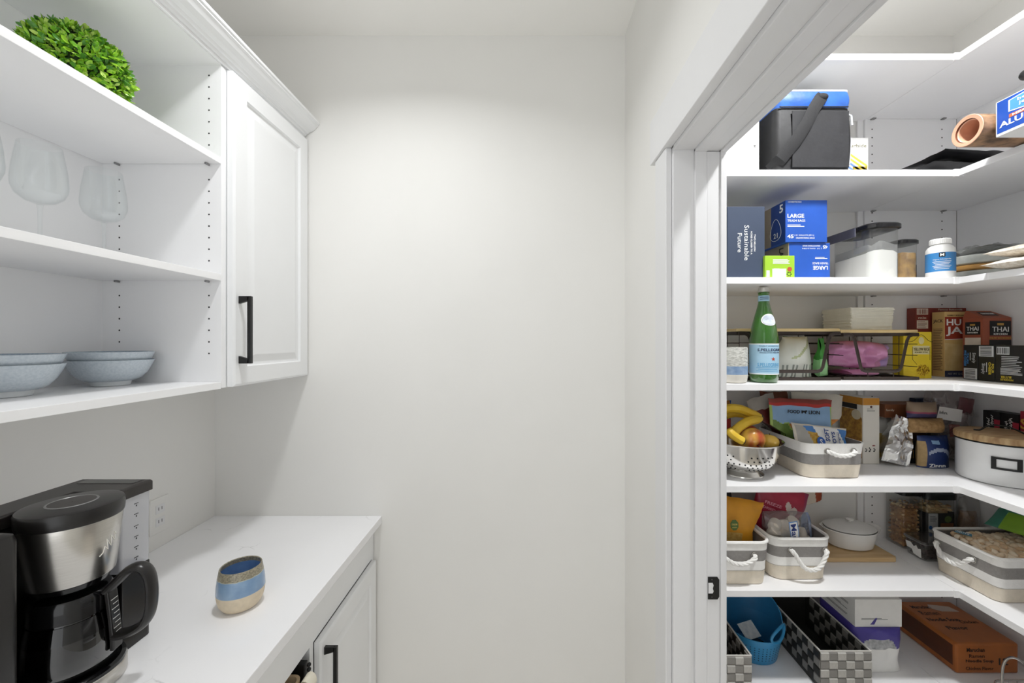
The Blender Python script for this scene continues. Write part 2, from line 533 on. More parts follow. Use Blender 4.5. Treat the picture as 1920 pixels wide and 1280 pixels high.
# crown moulding along both
prof = [(XF - 0.004, 2.362), (-0.8515, 2.362), (-0.8515, 2.372), (-0.846, 2.374), (-0.843, 2.380), (-0.838, 2.3815), (-0.834, 2.386), (-0.823, 2.390),
        (-0.811, 2.398), (-0.803, 2.408), (-0.7985, 2.411), (-0.7985, 2.416), (-0.794, 2.418), (-0.794, 2.426), (XF - 0.004, 2.426)]
prof = [(x, z + 0.009) for x, z in prof]
mb = MB(); mb.loft([[(x, y, z) for x, z in prof] for y in (-0.266, 1.5895)])
o = obj('crown_moulding', mb, CAB, base=(-0.83, 0.6, 2.37))
tag(o, 'white stepped crown moulding along the top of the wall cabinets', 'moulding')

# ------------------------------------------------------------------ base cabinets and counter
CT = 0.914
b = thing('base_cabinet', 'white base cabinet with a raised panel door and an open cubby', 'cabinet', (-0.9, 0.9, 0))
XB = -0.586
mb = MB()
mb.box(XL + 0.001, XB, 1.572, 1.589, 0.1, CT - 0.03).box(XL + 0.001, XB, 1.118, 1.137, 0.1, CT - 0.03).box(XL + 0.001, XB, 0.10, 0.118, 0.1, CT - 0.03)
mb.box(XL + 0.001, XL + 0.012, 0.118, 1.572, 0.1, CT - 0.03).box(XL + 0.012, XB, 0.118, 1.118, 0.1, 0.118).box(XL + 0.012, XB, 1.137, 1.572, 0.1, 0.118)
mb.box(XL + 0.012, XB - 0.01, 0.118, 1.118, 0.50, 0.518).box(XL + 0.001, XB - 0.06, 0.10, 1.589, 0, 0.1)
obj('carcass', mb, CAB, b)
obj('rail', MB().box(XB - 0.019, XB + 0.001, 0.118, 1.589, 0.757, CT - 0.0305), CAB, b, bevel=0.0008)
obj('bead', MB().box(XB + 0.001, XB + 0.004, 0.118, 1.589, 0.866, CT - 0.0305), CAB, b, bevel=0.001)
dd = obj('door', raised_door(1.141, 1.570, 0.122, 0.7525, -0.5665, 0.019), CAB, b, label='raised panel door')
bar_handle(dd, 1.163, -0.5665, 0.53, 0.726)
QUARTZ = mat('white_quartz', '#f4f4f6', 0.22, var=0.012, scale=4)
def veins(m):
    nt = m.node_tree; bs = nt.nodes['Principled BSDF']
    src = bs.inputs['Base Color'].links[0].from_socket
    tc = nt.nodes.new('ShaderNodeTexCoord')
    n0 = nt.nodes.new('ShaderNodeTexNoise'); n0.inputs['Scale'].default_value = 5; n0.inputs['Detail'].default_value = 6
    nt.links.new(tc.outputs['Object'], n0.inputs['Vector'])
    mx = nt.nodes.new('ShaderNodeMix'); mx.data_type = 'VECTOR'; mx.inputs[0].default_value = 0.16
    nt.links.new(tc.outputs['Object'], mx.inputs[4]); nt.links.new(n0.outputs['Color'], mx.inputs[5])
    vo = nt.nodes.new('ShaderNodeTexVoronoi'); vo.feature = 'DISTANCE_TO_EDGE'; vo.inputs['Scale'].default_value = 5.5
    nt.links.new(mx.outputs[1], vo.inputs['Vector'])
    r1 = nt.nodes.new('ShaderNodeMapRange'); r1.inputs[1].default_value = 0.0; r1.inputs[2].default_value = 0.012; r1.inputs[3].default_value = 1; r1.inputs[4].default_value = 0
    nt.links.new(vo.outputs['Distance'], r1.inputs[0])
    n1 = nt.nodes.new('ShaderNodeTexNoise'); n1.inputs['Scale'].default_value = 9
    nt.links.new(tc.outputs['Object'], n1.inputs['Vector'])
    r2 = nt.nodes.new('ShaderNodeMapRange'); r2.inputs[1].default_value = 0.55; r2.inputs[2].default_value = 0.72; r2.inputs[3].default_value = 0; r2.inputs[4].default_value = 0.45
    nt.links.new(n1.outputs['Fac'], r2.inputs[0])
    mu = nt.nodes.new('ShaderNodeMath'); mu.operation = 'MULTIPLY'
    nt.links.new(r1.outputs[0], mu.inputs[0]); nt.links.new(r2.outputs[0], mu.inputs[1])
    mc = nt.nodes.new('ShaderNodeMix'); mc.data_type = 'RGBA'
    nt.links.new(mu.outputs[0], mc.inputs[0]); nt.links.new(src, mc.inputs[6]); mc.inputs[7].default_value = (*lin('#8d8d90'), 1)
    nt.links.new(mc.outputs[2], bs.inputs['Base Color'])
veins(QUARTZ)
o = obj('countertop', MB().box(XL + 0.0005, -0.5535, 0.08, YB - 0.0005, CT - 0.030, CT), QUARTZ, base=(-0.9, 0.8, CT - 0.03), bevel=0.002)
tag(o, 'white quartz countertop with faint grey veins under the mug', 'countertop')

# wall outlet beside the coffee maker
t = thing('outlet', 'white duplex wall outlet between coffee maker and corner', 'outlet', (XL, 1.345, 1.02))
obj('cover_plate', MB().box(XL, XL + 0.005, 1.31, 1.381, 0.963, 1.078), WALL, t, bevel=0.002)
for zc in (1.000, 1.041):
    r = obj('socket', MB().box(XL + 0.005, XL + 0.0065, 1.329, 1.362, zc - 0.014, zc + 0.014), TRIM, t, bevel=0.001)
    for ys in (1.338, 1.350):
        mb = MB(); mb.box(XL + 0.0062, XL + 0.0068, ys, ys + 0.002, zc - 0.004, zc + 0.006)
        obj('slot', mb, HOLE, r)

# ------------------------------------------------------------------ pantry shelving
YS, XS, XPB = 1.242, 1.309, 1.655
SZ = {'A': 2.459, 'B': 2.108, 'C': 1.7826, 'D': 1.4595, 'E': 1.1513, 'F': 0.8355, 'G': 0.512}
TH = 0.0195
p = thing('corner_shelving', 'white built-in corner pantry shelving on peg-holed panels', 'shelves', (1.2, 1.4, 0))
YE = 1.574
ep = obj('end_panel', MB().box(1.305, XPB, YE, YE + 0.0155, 0.0, 2.48), MELA, p, bevel=0.0008)
obj('cleat', MB().box(1.283, 1.3035, YE + 0.007, YE + 0.0155, 0.0, 2.48), MELA, p, bevel=0.0008)
obj('back_panel', MB().box(XPB, XP - 0.0005, -0.55, YE - 0.0015, 0.0, 2.48), MELA, p)
mb = MB()
hz = 2.4008
hcols = (wx(1635, YE), wx(1766, YE))
k = 0
while hz - 0.032 * k > 0.1:
    z = hz - 0.032 * k; k += 1
    for x in hcols: mb.disc((x, YE - 0.0004, z), (0, -1, 0), 0.0026, 10)
obj('peg_holes', mb, HOLE, p, kind='stuff')
for key, z in SZ.items():
    s = obj('shelf', MB().box(XR1 + 0.001, XS - 0.0006, YS, YB - 0.001, z - TH, z), MELA, p, bevel=0.0008)
    jb = MB(); jb.box(XS - 0.012, XS + 0.016, YS - 0.0035, YS + 0.004, z - TH - 0.0015, z + 0.0012)
    obj('corner_joint', jb, MELA, s, bevel=0.0008)
    s2 = obj('shelf', MB().box(XS + 0.0006, XPB - 0.001, -0.55, YE - 0.001, z - TH, z), MELA, p, bevel=0.0008)
    for x in hcols:
        mb = MB(); mb.box(x - 0.006, x + 0.006, YE - 0.013, YE - 0.0005, z - TH - 0.004, z - TH - 0.0008)
        obj('shelf_pin', mb, NICKEL, s2)
SA, SB, SC, SD, SE, SF, SG = (SZ[k] for k in 'ABCDEFG')
# ------------------------------------------------------------------ boxwood ball on the top shelf
def leaf_mesh(name, m, seed):
    rnd = random.Random(seed)
    l, w = 0.0145 * rnd.uniform(0.9, 1.15), 0.0070 * rnd.uniform(0.9, 1.15)
    rows = [(0, 0.12), (0.25, 0.75), (0.55, 1.0), (0.82, 0.72), (1.0, 0.08)]
    vs, fs = [], []
    for a, b in rows:
        cup = 0.0022 * sin(pi * a)
        for s in (-1, 0, 1): vs.append((s * w / 2 * b, a * l, cup * (1 - abs(s)) * -1 + 0.0012 * a * a))
    for i in range(4):
        for j in range(2):
            k = i * 3 + j
            fs.append((k, k + 1, k + 4, k + 3))
    me = bpy.data.meshes.new(name); me.from_pydata(vs, [], fs); me.materials.append(m)
    me.polygons.foreach_set('use_smooth', [True] * len(me.polygons))
    return me
LEAFM = [mat('leaf_lime', '#9ccb3a', 0.25, var=0.22, scale=60), mat('leaf_green', '#7ab433', 0.25, var=0.25, scale=60), mat('leaf_deep', '#558f36', 0.36, var=0.25, scale=60), mat('leaf_pale', '#bcd96a', 0.35, var=0.15, scale=60)]
PC = Vector((-1.03, 0.945, 2.108 + 0.104))
pl = thing('boxwood_ball', 'round green artificial boxwood ball of small glossy leaves on the uppermost shelf', 'plant', (PC.x, PC.y, 2.108))
obj('core', MB().sphere(PC, 0.078, 24, 16), mat('boxwood_core', '#22360f', 0.9, var=0.3), pl, smooth=True)
rnd = random.Random(5)
lm = [leaf_mesh('leaf', m, i) for i, m in enumerate(LEAFM)]
pts = []
N = 3000
for i in range(N):
    z = 1 - 2 * (i + 0.5) / N
    a = i * 2.399963
    r = sqrt(1 - z * z)
    pts.append(Vector((r * cos(a), r * sin(a), z)))
cdir = (Vector((0, 0, EYE)) - PC).normalized()
def leaf_M(n):
    n = (n + Vector((rnd.gauss(0, .1), rnd.gauss(0, .1), rnd.gauss(0, .1)))).normalized()
    t = n.orthogonal().normalized()
    t = Matrix.Rotation(rnd.uniform(0, 2 * pi), 3, n) @ t
    d = (n * rnd.uniform(0.35, 1.0) + t * rnd.uniform(0.5, 0.9)).normalized()      # leaf runs outward and sideways
    x = d.cross(n + t * -0.6).normalized()
    zz = x.cross(d)
    R = Matrix((x, d, zz)).transposed().to_4x4()
    s = rnd.uniform(0.85, 1.3)
    return Matrix.Translation(PC + n * rnd.uniform(0.074, 0.090)) @ R @ Matrix.Scale(s, 4)
vis = sorted([p for p in pts], key=lambda p: -(p.dot(cdir) + 0.25 * p.z))
fm = MB()
for k, n in enumerate(vis):
    Mx = leaf_M(n)
    q = rnd.choices(range(4), (4, 4, 2, 2))[0]
    if k < 1500 and k % 5 == 0:
        o = bpy.data.objects.new('leaf', lm[q]); COL.objects.link(o)
        o.parent = pl
        o.matrix_local = Matrix.Translation(-BASE[pl.name]) @ Mx
    else:
        me = lm[q]
        fm.M = Mx
        fm.add([tuple(v.co) for v in me.vertices], [tuple(p.vertices) for p in me.polygons], q)
obj('foliage', fm, LEAFM, pl, smooth=True, kind='stuff', recalc=False)

# ------------------------------------------------------------------ wine glasses
GLASS = film('drinking_glass', '#feffff', 0.05, 0.03, 0.0, blend=0.4)
z0 = 1.778
for k, (px, lab) in enumerate(((195, 'clear stemmed balloon wine glass nearest the peg-holed panel'), (75, 'clear stemmed balloon wine glass standing between two others'), (-58, 'clear stemmed balloon wine glass cut off by the frame edge'))):
    xg = -1.05
    tg = (CX - px) / FPX
    yg = -xg / tg
    g = thing('wine_glass', lab, 'glass', (xg, yg, z0), 'wine glasses on the middle shelf')
    cc = (xg, yg, z0)
    mb = MB(); mb.lathe(cc, [(0.0385, 0.0005), (0.0385, 0.0015), (0.02, 0.004), (0.005, 0.008), (0.0036, 0.016)], 40)
    obj('foot', mb, GLASS, g, smooth=True)
    mb = MB(); mb.lathe(cc, [(0.0036, 0.0165), (0.0034, 0.06), (0.0038, 0.095), (0.0055, 0.107)], 16)
    obj('stem', mb, GLASS, g, smooth=True)
    mb = MB(); mb.lathe(cc, [(0.001, 0.1075), (0.008, 0.108), (0.024, 0.114), (0.037, 0.126), (0.0425, 0.142), (0.0432, 0.155), (0.041, 0.185), (0.0365, 0.215), (0.0335, 0.235),
                             (0.0327, 0.235), (0.0357, 0.215), (0.0402, 0.185), (0.0424, 0.155), (0.0417, 0.142), (0.036, 0.1268), (0.023, 0.1152), (0.001, 0.1095)], 48)
    obj('bowl', mb, GLASS, g, smooth=True)

# ------------------------------------------------------------------ stacked blue-grey bowls
GLAZE = mat('blue_grey_glaze', '#b3bec8', 0.25, hx2='#c4cdd4', scale=220, coat=0.3)
GLAZEI = mat('speckled_blue_glaze', '#8496a6', 0.25, hx2='#a3b1bd', scale=300, coat=0.3)
BISQ = mat('pale_bisque', '#d3d6d8', 0.7, var=0.05, scale=80)
zb = 1.474
def bowl(cx, cy, z, lab):
    b = thing('bowl', lab, 'bowl', (cx, cy, z), 'stacked blue-grey bowls on the bottom shelf')
    c = (cx, cy, z)
    mb = MB(); mb.lathe(c, [(0.030, 0.0125), (0.046, 0.0125), (0.060, 0.020), (0.071, 0.033), (0.0785, 0.048), (0.085, 0.0635), (0.086, 0.066), (0.0845, 0.0668)], 56, cap0=True, cap1=False)
    mb.lathe(c, [(0.0845, 0.0668), (0.082, 0.0645), (0.075, 0.049), (0.067, 0.034), (0.056, 0.0225), (0.040, 0.0165), (0.001, 0.016)], 56, 1, cap0=False, cap1=False)
    obj('body', mb, [GLAZE, GLAZEI], b, smooth=True)
    mb = MB(); mb.lathe(c, [(0.036, 0.0), (0.0375, 0.001), (0.0405, 0.0123), (0.030, 0.0123)], 48)
    obj('foot_ring', mb, BISQ, b, smooth=True, label='unglazed pale foot')
xb = -1.08
for px, n in ((210, 'nearest the peg-holed panel'), (10, 'at the frame edge')):
    yb = 1.0715 if px == 210 else -xb / ((CX - px) / FPX)
    bowl(xb, yb, zb + 0.0004, 'blue-grey glazed bowl with pale foot, lower of the stack ' + n)
    bowl(xb + 0.001, yb, zb + 0.0215, 'blue-grey glazed bowl, upper of the stack ' + n)

# ------------------------------------------------------------------ mug on the counter
def mug_mat():
    m = mat('mug_glaze', '#7391b3', 0.16, hx2='#8ba7c3', scale=30, coat=0.4)
    return m
MUGB = mug_mat()
MUGR = mat('mug_rim_glaze', '#6f6a5c', 0.3, hx2='#a9a18b', scale=260)
MUGS = mat('mug_bare_clay', '#d8c9b0', 0.75, var=0.06, scale=90)
MUGI = mat('mug_inside_glaze', '#5f82b4', 0.18, hx2='#7497c2', scale=30, coat=0.3)
MUGL = mat('mug_glaze_line', '#b3b5a9', 0.3, var=0.1, scale=200)
c = (-0.727, 1.052, CT)
seg = 72
prof = [(0.030, 0.0006), (0.040, 0.003), (0.0475, 0.013), (0.0512, 0.026), (0.0525, 0.034), (0.0535, 0.042), (0.0525, 0.060), (0.0500, 0.078), (0.0495, 0.0795), (0.0478, 0.088), (0.0462, 0.0965), (0.0448, 0.098),
        (0.0432, 0.0965), (0.0450, 0.086), (0.0480, 0.060), (0.0470, 0.030), (0.035, 0.010), (0.001, 0.009)]
mi = [2, 2, 2, 2, 2, 0, 0, 4, 1, 1, 1, 1, 1, 3, 3, 3, 3]
prof = [(r, z * 1.055) for r, z in prof]
rings = []
for i, (r, z) in enumerate(prof):
    ring = []
    for j in range(seg):
        a = 2 * pi * j / seg
        dz = 0
        if i in (6, 7, 8): dz = 0.0018 * noise.noise(Vector((cos(a) * 4, sin(a) * 4, 1))) + 0.0016 * noise.noise(Vector((cos(a) * 11, sin(a) * 11, 3)))
        ring.append((c[0] + r * cos(a), c[1] + r * sin(a), c[2] + z + dz))
    rings.append(ring)
mb = MB(); mb.loft(rings, mi)
o = obj('mug', mb, [MUGB, MUGR, MUGS, MUGI, MUGL], base=c, smooth=True)
tag(o, 'handleless stoneware mug, blue glaze over bare tan clay, on the counter', 'mug')

# ------------------------------------------------------------------ coffee maker
BKP = mat('coffee_black', '#1c1a19', 0.30, var=0.08, bump=0.02, bscale=600)
BKG = mat('coffee_black_gloss', '#0c0c0d', 0.12, var=0.05)
DKR = mat('coffee_deck', '#2b2725', 0.38, var=0.06)
STST = mat('brushed_steel', '#c9c6c0', 0.24, 1.0, var=0.06, scale=30, stretch=(1, 1, 30), aniso=0.5)
TANK = film('tank_plastic', '#e9eaee', 0.12, 0.12, 0.45, '#e6e7ec')
k = thing('coffee_maker', 'black and brushed steel drip coffee maker with clear water tank on the counter', 'coffee maker', (-0.93, 0.8, CT))
cx, cy = -0.888, 0.806
zt = 1.268
# base, rear wall, two towers, deck
mb = MB(); mb.loft([rrect(-1.03, -0.869, 0.655, 0.957, 0.012, CT + 0.0008), rrect(-1.03, -0.869, 0.655, 0.957, 0.012, CT + 0.026), rrect(-1.027, -0.872, 0.658, 0.954, 0.012, CT + 0.030)])
obj('base', mb, BKP, k, smooth=True)
mb = MB(); mb.lathe((cx, cy, CT), [(0.074, 0.0008), (0.0785, 0.003), (0.0785, 0.028), (0.077, 0.030)], 64)
obj('base_ring', mb, STST, k, smooth=True, label='brushed steel ring round the warming plate')
mb = MB(); mb.lathe((cx, cy, CT), [(0.077, 0.0302), (0.0765, 0.036), (0.070, 0.039), (0.066, 0.0375), (0.001, 0.037)], 64, cap1=False)
obj('warming_plate', mb, BKG, k, smooth=True)
obj('back_wall', MB().box(-1.03, -0.975, 0.70, 0.89, CT + 0.030, zt - 0.030), BKP, k, bevel=0.003)
mb = MB(); mb.loft([rrect(-1.028, -0.858, 0.640, 0.701, 0.014, CT + 0.0008), rrect(-1.028, -0.858, 0.640, 0.701, 0.014, 1.252), rrect(-1.026, -0.861, 0.643, 0.698, 0.012, 1.263), rrect(-1.018, -0.87, 0.65, 0.69, 0.008, 1.2675)])
obj('control_column', mb, BKP, k, smooth=True, label='rounded black column at the near end')
obj('tank_pedestal', MB().box(-1.029, -0.871, 0.888, 0.955, CT + 0.030, 1.085), BKP, k, bevel=0.003)
mb = MB(); mb.loft([rrect(-1.027, -0.8715, 0.886, 0.955, 0.006, 1.0855), rrect(-1.027, -0.8705, 0.8835, 0.956, 0.006, 1.2435)])
wt = obj('water_tank', mb, TANK, k, smooth=True, label='clear tank with level marks')
mb = MB()
for i, py in enumerate((934, 943, 963, 986, 1008, 1032)):
    yy = 0.921
    z = 1.226 - i * 0.0235 - (0.003 if i > 1 else 0)
    mb.box(-0.8706, -0.8700, yy - 0.006, yy + 0.004, z, z + 0.0012)
    mb.box(-0.8706, -0.8700, yy - 0.0015, yy + 0.0005, z - 0.006, z - 0.003)
obj('level_marks', mb, BLACK, wt, kind='stuff')
def lshape(e, z):
    return [(-1.03 - e, 0.700 - e, z), (-0.958 + e, 0.700 - e, z), (-0.958 + e, 0.872 - e, z), (-0.869 + e, 0.872 - e, z), (-0.868 + e, 0.957 + e, z), (-1.03 - e, 0.957 + e, z)]
mb = MB(); mb.loft([lshape(0, 1.2440), lshape(0.001, 1.2455), lshape(0.001, 1.2655), lshape(-0.002, 1.269)])
dk = obj('top_deck', mb, DKR, k, bevel=0.002)
mb = MB(); mb.loft([rrect(-1.012, -0.882, 0.925, 0.950, 0.005, 1.2692), rrect(-1.012, -0.882, 0.925, 0.950, 0.005, 1.2697)])
obj('fill_slot', mb, BKG, dk)
mb = MB(); mb.lathe((cx, cy, 0), [(0.0600, 1.130), (0.0615, 1.132), (0.0728, 1.242), (0.0728, 1.2435)], 80)
bk = obj('brew_basket', mb, STST, k, smooth=True, label='tapered brushed steel brew basket')
mb = MB()
def on_cone(a, z, lift=0.0004):
    r = 0.0615 + (z - 1.132) / 0.11 * 0.0113 + lift
    return (cx + r * cos(a), cy + r * sin(a), z)
zig = [(0.05, 0.030), (0.13, 0.036), (0.17, 0.052), (0.27, 0.040), (0.20, 0.070), (0.36, 0.046), (0.33, 0.075), (0.48, 0.055), (0.44, 0.080), (0.56, 0.066)]
zig = [(-0.22 + a, 1.150 + 0.75 * h) for a, h in zig]
fine = []
for (a0, h0), (a1, h1) in zip(zig, zig[1:]):
    for i in range(4): fine.append((a0 + (a1 - a0) * i / 4, h0 + (h1 - h0) * i / 4))
mb.tube([on_cone(a, h) for a, h in fine], 0.0006, 6)
obj('engraved_script', mb, mat('engraving', '#f1efe8', 0.4), bk)
mb = MB(); mb.lathe((cx, cy, 0), [(0.0735, 1.2437), (0.0748, 1.247), (0.0756, 1.266), (0.0735, 1.2715), (0.066, 1.2735), (0.001, 1.2755)], 80, cap1=False)
ld = obj('basket_lid', mb, BKP, k, smooth=True)
mb = MB(); mb.lathe((cx, cy, 0), [(0.0335, 1.2748), (0.0345, 1.2758), (0.0365, 1.2756), (0.0372, 1.2746)], 60, cap0=False, cap1=False)
obj('lid_ring', mb, NICKEL, ld, smooth=True)
mb = MB(); mb.lathe((cx, cy, 0), [(0.0335, 1.2752), (0.001, 1.2757)], 60, cap0=False, cap1=False)
obj('lid_button', mb, DKR, ld, smooth=True)
mb = MB(); mb.lathe((cx, cy, 0), [(0.030, 1.115), (0.053, 1.118), (0.058, 1.1285), (0.02, 1.1295)], 60)
obj('basket_outlet', mb, BKG, k, smooth=True)

# carafe
CGL = film('carafe_glass', '#8d8d8b', 0.16, 0.02, 0.0, blend=0.3)
q = thing('coffee_carafe', 'glass coffee carafe with black lid and looped handle on the warming plate', 'carafe', (cx, cy, CT + 0.039))
z = CT + 0.0395
mb = MB(); mb.lathe((cx, cy, z), [(0.001, 0.0004), (0.060, 0.0006), (0.0655, 0.006), (0.0690, 0.025), (0.0690, 0.045), (0.0655, 0.078), (0.0590, 0.108), (0.0550, 0.124), (0.0540, 0.134),
                                  (0.0525, 0.134), (0.0535, 0.124), (0.0575, 0.107), (0.0640, 0.077), (0.0675, 0.045), (0.0675, 0.025), (0.0640, 0.0075), (0.059, 0.003), (0.001, 0.003)], 72)
obj('glass_body', mb, CGL, q, smooth=True)
mb = MB(); mb.lathe((cx, cy, z), [(0.0662, 0.0765), (0.0605, 0.1075), (0.0612, 0.1075), (0.0669, 0.0765)], 72)
obj('band', mb, film('carafe_tint', '#4a4a49', 0.12, 0.03, 0.0), q, smooth=True)
mb = MB(); mb.lathe((cx, cy, z), [(0.0592, 0.110), (0.0618, 0.112), (0.0610, 0.130), (0.060, 0.142), (0.055, 0.150), (0.048, 0.151), (0.001, 0.147)], 72, cap0=False, cap1=False)
obj('lid', mb, BKG, q, smooth=True)
a = radians(10)
hd = Vector((cos(a), sin(a), 0))
ctr = Vector((cx, cy, z))
path = [(0.060, 0.142), (0.076, 0.158), (0.096, 0.178), (0.113, 0.184), (0.127, 0.176), (0.135, 0.154), (0.137, 0.120), (0.133, 0.088), (0.122, 0.068), (0.104, 0.057), (0.087, 0.052), (0.0735, 0.052)]
fp = []
for i in range(len(path) - 1):
    for j in range(3):
        s = j / 3
        p0, p1, p2, p3 = (path[max(0, min(len(path) - 1, i + q2))] for q2 in (-1, 0, 1, 2))
        fp.append(tuple(0.5 * ((2 * p1[m]) + (-p0[m] + p2[m]) * s + (2 * p0[m] - 5 * p1[m] + 4 * p2[m] - p3[m]) * s * s + (-p0[m] + 3 * p1[m] - 3 * p2[m] + p3[m]) * s ** 3) for m in (0, 1)))
fp.append(path[-1])
mb = MB(); mb.tube([tuple(ctr + hd * r + Vector((0, 0, h))) for r, h in fp], [0.0082] * len(fp), 14, ry=0.0145)
side = Vector((-hd.y, hd.x, 0))
hn = obj('handle', mb, BKP, q, smooth=True)
mb = MB()
prof2 = [(0.0600, 0.146), (0.0680, 0.146), (0.0745, 0.085), (0.078, 0.045), (0.078, 0.026), (0.0705, 0.026), (0.0705, 0.045), (0.0672, 0.085)]
mb.loft([[tuple(ctr + hd * r + Vector((0, 0, h)) + side * s) for r, h in prof2] for s in (-0.0115, 0.0115)])
obj('handle_strip', mb, BKP, q, bevel=0.002)
mb = MB()
for i in range(8):
    h = 0.060 + i * 0.0092
    r = 0.0783 - max(0, (h - 0.045)) * 0.094
    p0 = ctr + hd * (r + 0.0004) + Vector((0, 0, h))
    s1 = -0.008 if i % 2 else -0.004
    mb.tube([tuple(p0 + side * s1), tuple(p0 + side * 0.008)], 0.0006, 5)
obj('cup_marks', mb, WHITE, hn, kind='stuff')
# ------------------------------------------------------------------ things in the open cubby under the counter
zf = 0.5183
t = thing('storage_bag', 'tan fabric storage bag with a cream roll handle in the cubby', 'bag', (-0.64, 1.03, zf))
TAN = mat('tan_canvas', '#b79f80', 0.85, var=0.1, scale=60, bump=0.2, bscale=200)
mb = MB(); mb.loft([rrect(-0.74, -0.585, 0.985, 1.062, 0.02, zf + 0.0006), rrect(-0.745, -0.580, 0.980, 1.066, 0.022, zf + 0.12), rrect(-0.75, -0.573, 0.982, 1.064, 0.022, zf + 0.208), rrect(-0.744, -0.580, 0.988, 1.058, 0.018, zf + 0.208), rrect(-0.74, -0.59, 0.99, 1.05, 0.018, zf + 0.05)])
obj('body', mb, TAN, t, smooth=True)
mb = MB()
cxx, cz = -0.556, zf + 0.192
ring = [(cxx + 0.0155 * cos(2 * pi * i / 18), cz + 0.021 * sin(2 * pi * i / 18)) for i in range(19)]
mb.loft([[(x, y, zz) for x, zz in ring] for y in (1.035, 1.068)], cap0=False, cap1=False, closed=False)
ring = [(cxx + 0.0125 * cos(2 * pi * i / 18), cz + 0.0180 * sin(2 * pi * i / 18)) for i in range(19)]
mb.loft([[(x, y, zz) for x, zz in ring] for y in (1.035, 1.068)], cap0=False, cap1=False, closed=False)
obj('roll_handle', mb, mat('cream_canvas', '#e2dccb', 0.85, var=0.05), t, smooth=True, label='rolled cream fabric loop')
t = thing('wire_bound_pad', 'black pad with a beaded spiral edge behind the tan bag', 'notebook', (-0.6, 1.09, zf))
mb = MB(); mb.box(-0.75, -0.5785, 1.079, 1.096, zf + 0.0008, zf + 0.222)
obj('cover', mb, BLACKP, t, bevel=0.002)
for i in range(14):
    mb = MB(); mb.sphere((-0.5715, 1.0875, zf + 0.215 - i * 0.0125), 0.0055, 10, 8)
    obj('spiral_bead', mb, BLACKP, t, smooth=True)
# ------------------------------------------------------------------ pantry, shelf B (second from the ceiling)
def child(name, parent, mb, m, **k): return obj(name, mb, m, parent, **k)

# insulated bag
NYL = mat('black_nylon', '#1a1a1c', 0.6, var=0.18, scale=25, bump=0.5, bscale=22)
NYLS = mat('black_nylon_side', '#131315', 0.6, var=0.12, scale=25, bump=0.3, bscale=22)
BLUN = mat('blue_nylon', '#2f62b6', 0.42, var=0.22, scale=18, bump=0.6, bscale=26)
PIP = mat('grey_piping', '#b9bcbf', 0.5)
STRAP = mat('strap_webbing', '#1b1b1d', 0.75, bump=0.3, bscale=700)
x0, x1, y0, y1 = 0.775, 1.010, 1.272, 1.412
zb = SB
t = thing('cooler_bag', 'black soft cooler bag with a blue top band and slung strap', 'bag', (0.89, 1.34, zb))
def puff(z0, z1, grow, n=6):
    out = []
    for i in range(n + 1):
        s = i / n
        g = grow * sin(pi * s)
        out.append(rrect(x0 - g, x1 + g, y0 - g * 1.2, y1 + g, 0.020, z0 + (z1 - z0) * s, 4))
    return out
mb = MB(); mb.loft(puff(zb + 0.0006, zb + 0.204, 0.005)); obj('body', mb, NYL, t, smooth=True)
mb = MB(); mb.loft(puff(zb + 0.2045, zb + 0.254, 0.003)); obj('blue_band', mb, BLUN, t, smooth=True, label='bright blue band under the lid')
mb = MB(); mb.loft([rrect(x0, x1, y0, y1, 0.02, zb + 0.2545, 4), rrect(x0 - .001, x1 + .001, y0 - .001, y1 + .001, 0.02, zb + 0.260, 4), rrect(x0 + 0.01, x1 - 0.01, y0 + 0.01, y1 - 0.01, 0.02, zb + 0.266, 4)]); obj('lid', mb, PIP, t, smooth=True, label='grey piped lid edge')
mb = MB(); mb.tube([(x0 + 0.012 + i * 0.0211, y0 - 0.0045, zb + 0.2043) for i in range(11)], 0.0022, 6); obj('seam_tape', mb, BLACK, t)
mb = MB(); mb.box(x0 + 0.048, x1 - 0.012, y0 - 0.009, y0 - 0.006, zb + 0.016, zb + 0.190)
obj('front_pocket', mb, mat('mesh_pocket', '#222225', 0.7, var=0.2, scale=30, bump=0.6, bscale=28), t, bevel=0.003)
# strap: rises from the lower near side to a knot at the band
pts = [(x0 - 0.004, y0 + 0.02, zb + 0.020), (x0 + 0.012, y0 - 0.010, zb + 0.040), (x0 + 0.055, y0 - 0.016, zb + 0.095), (x0 + 0.085, y0 - 0.019, zb + 0.145), (x0 + 0.108, y0 - 0.020, zb + 0.192), (x0 + 0.128, y0 - 0.016, zb + 0.222), (x0 + 0.142, y0 - 0.008, zb + 0.236)]
fine = []
for i in range(len(pts) - 1):
    for j in range(4): fine.append(tuple(Vector(pts[i]).lerp(Vector(pts[i + 1]), j / 4)))
fine.append(pts[-1])
n = len(fine)
mb = MB(); mb.tube(fine, [0.0022] * n, 8, ry=0.0185, twist0=(0, -1, 0)); obj('strap', mb, STRAP, t, smooth=True)
mb = MB(); mb.sphere((x0 + 0.140, y0 - 0.010, zb + 0.232), 0.014, 12, 8, sc=(1.3, 0.6, 0.8)); obj('strap_knot', mb, STRAP, t, smooth=True)
mb = MB(); mb.tube([(x1 + 0.004, y0 + 0.02, zb + 0.195), (x1 + 0.010, y0 + 0.012, zb + 0.185), (x1 + 0.011, y0 + 0.010, zb + 0.155)], 0.0035, 8); obj('zip_pull', mb, PIP, t, smooth=True)
mb = MB(); mb.tube([(x1 + 0.0035, y0 + 0.012, zb + 0.150), (x1 + 0.006, y0 + 0.010, zb + 0.10), (x1 + 0.002, y0 + 0.008, zb + 0.03)], 0.0022, 6); obj('side_piping', mb, PIP, t, smooth=True)

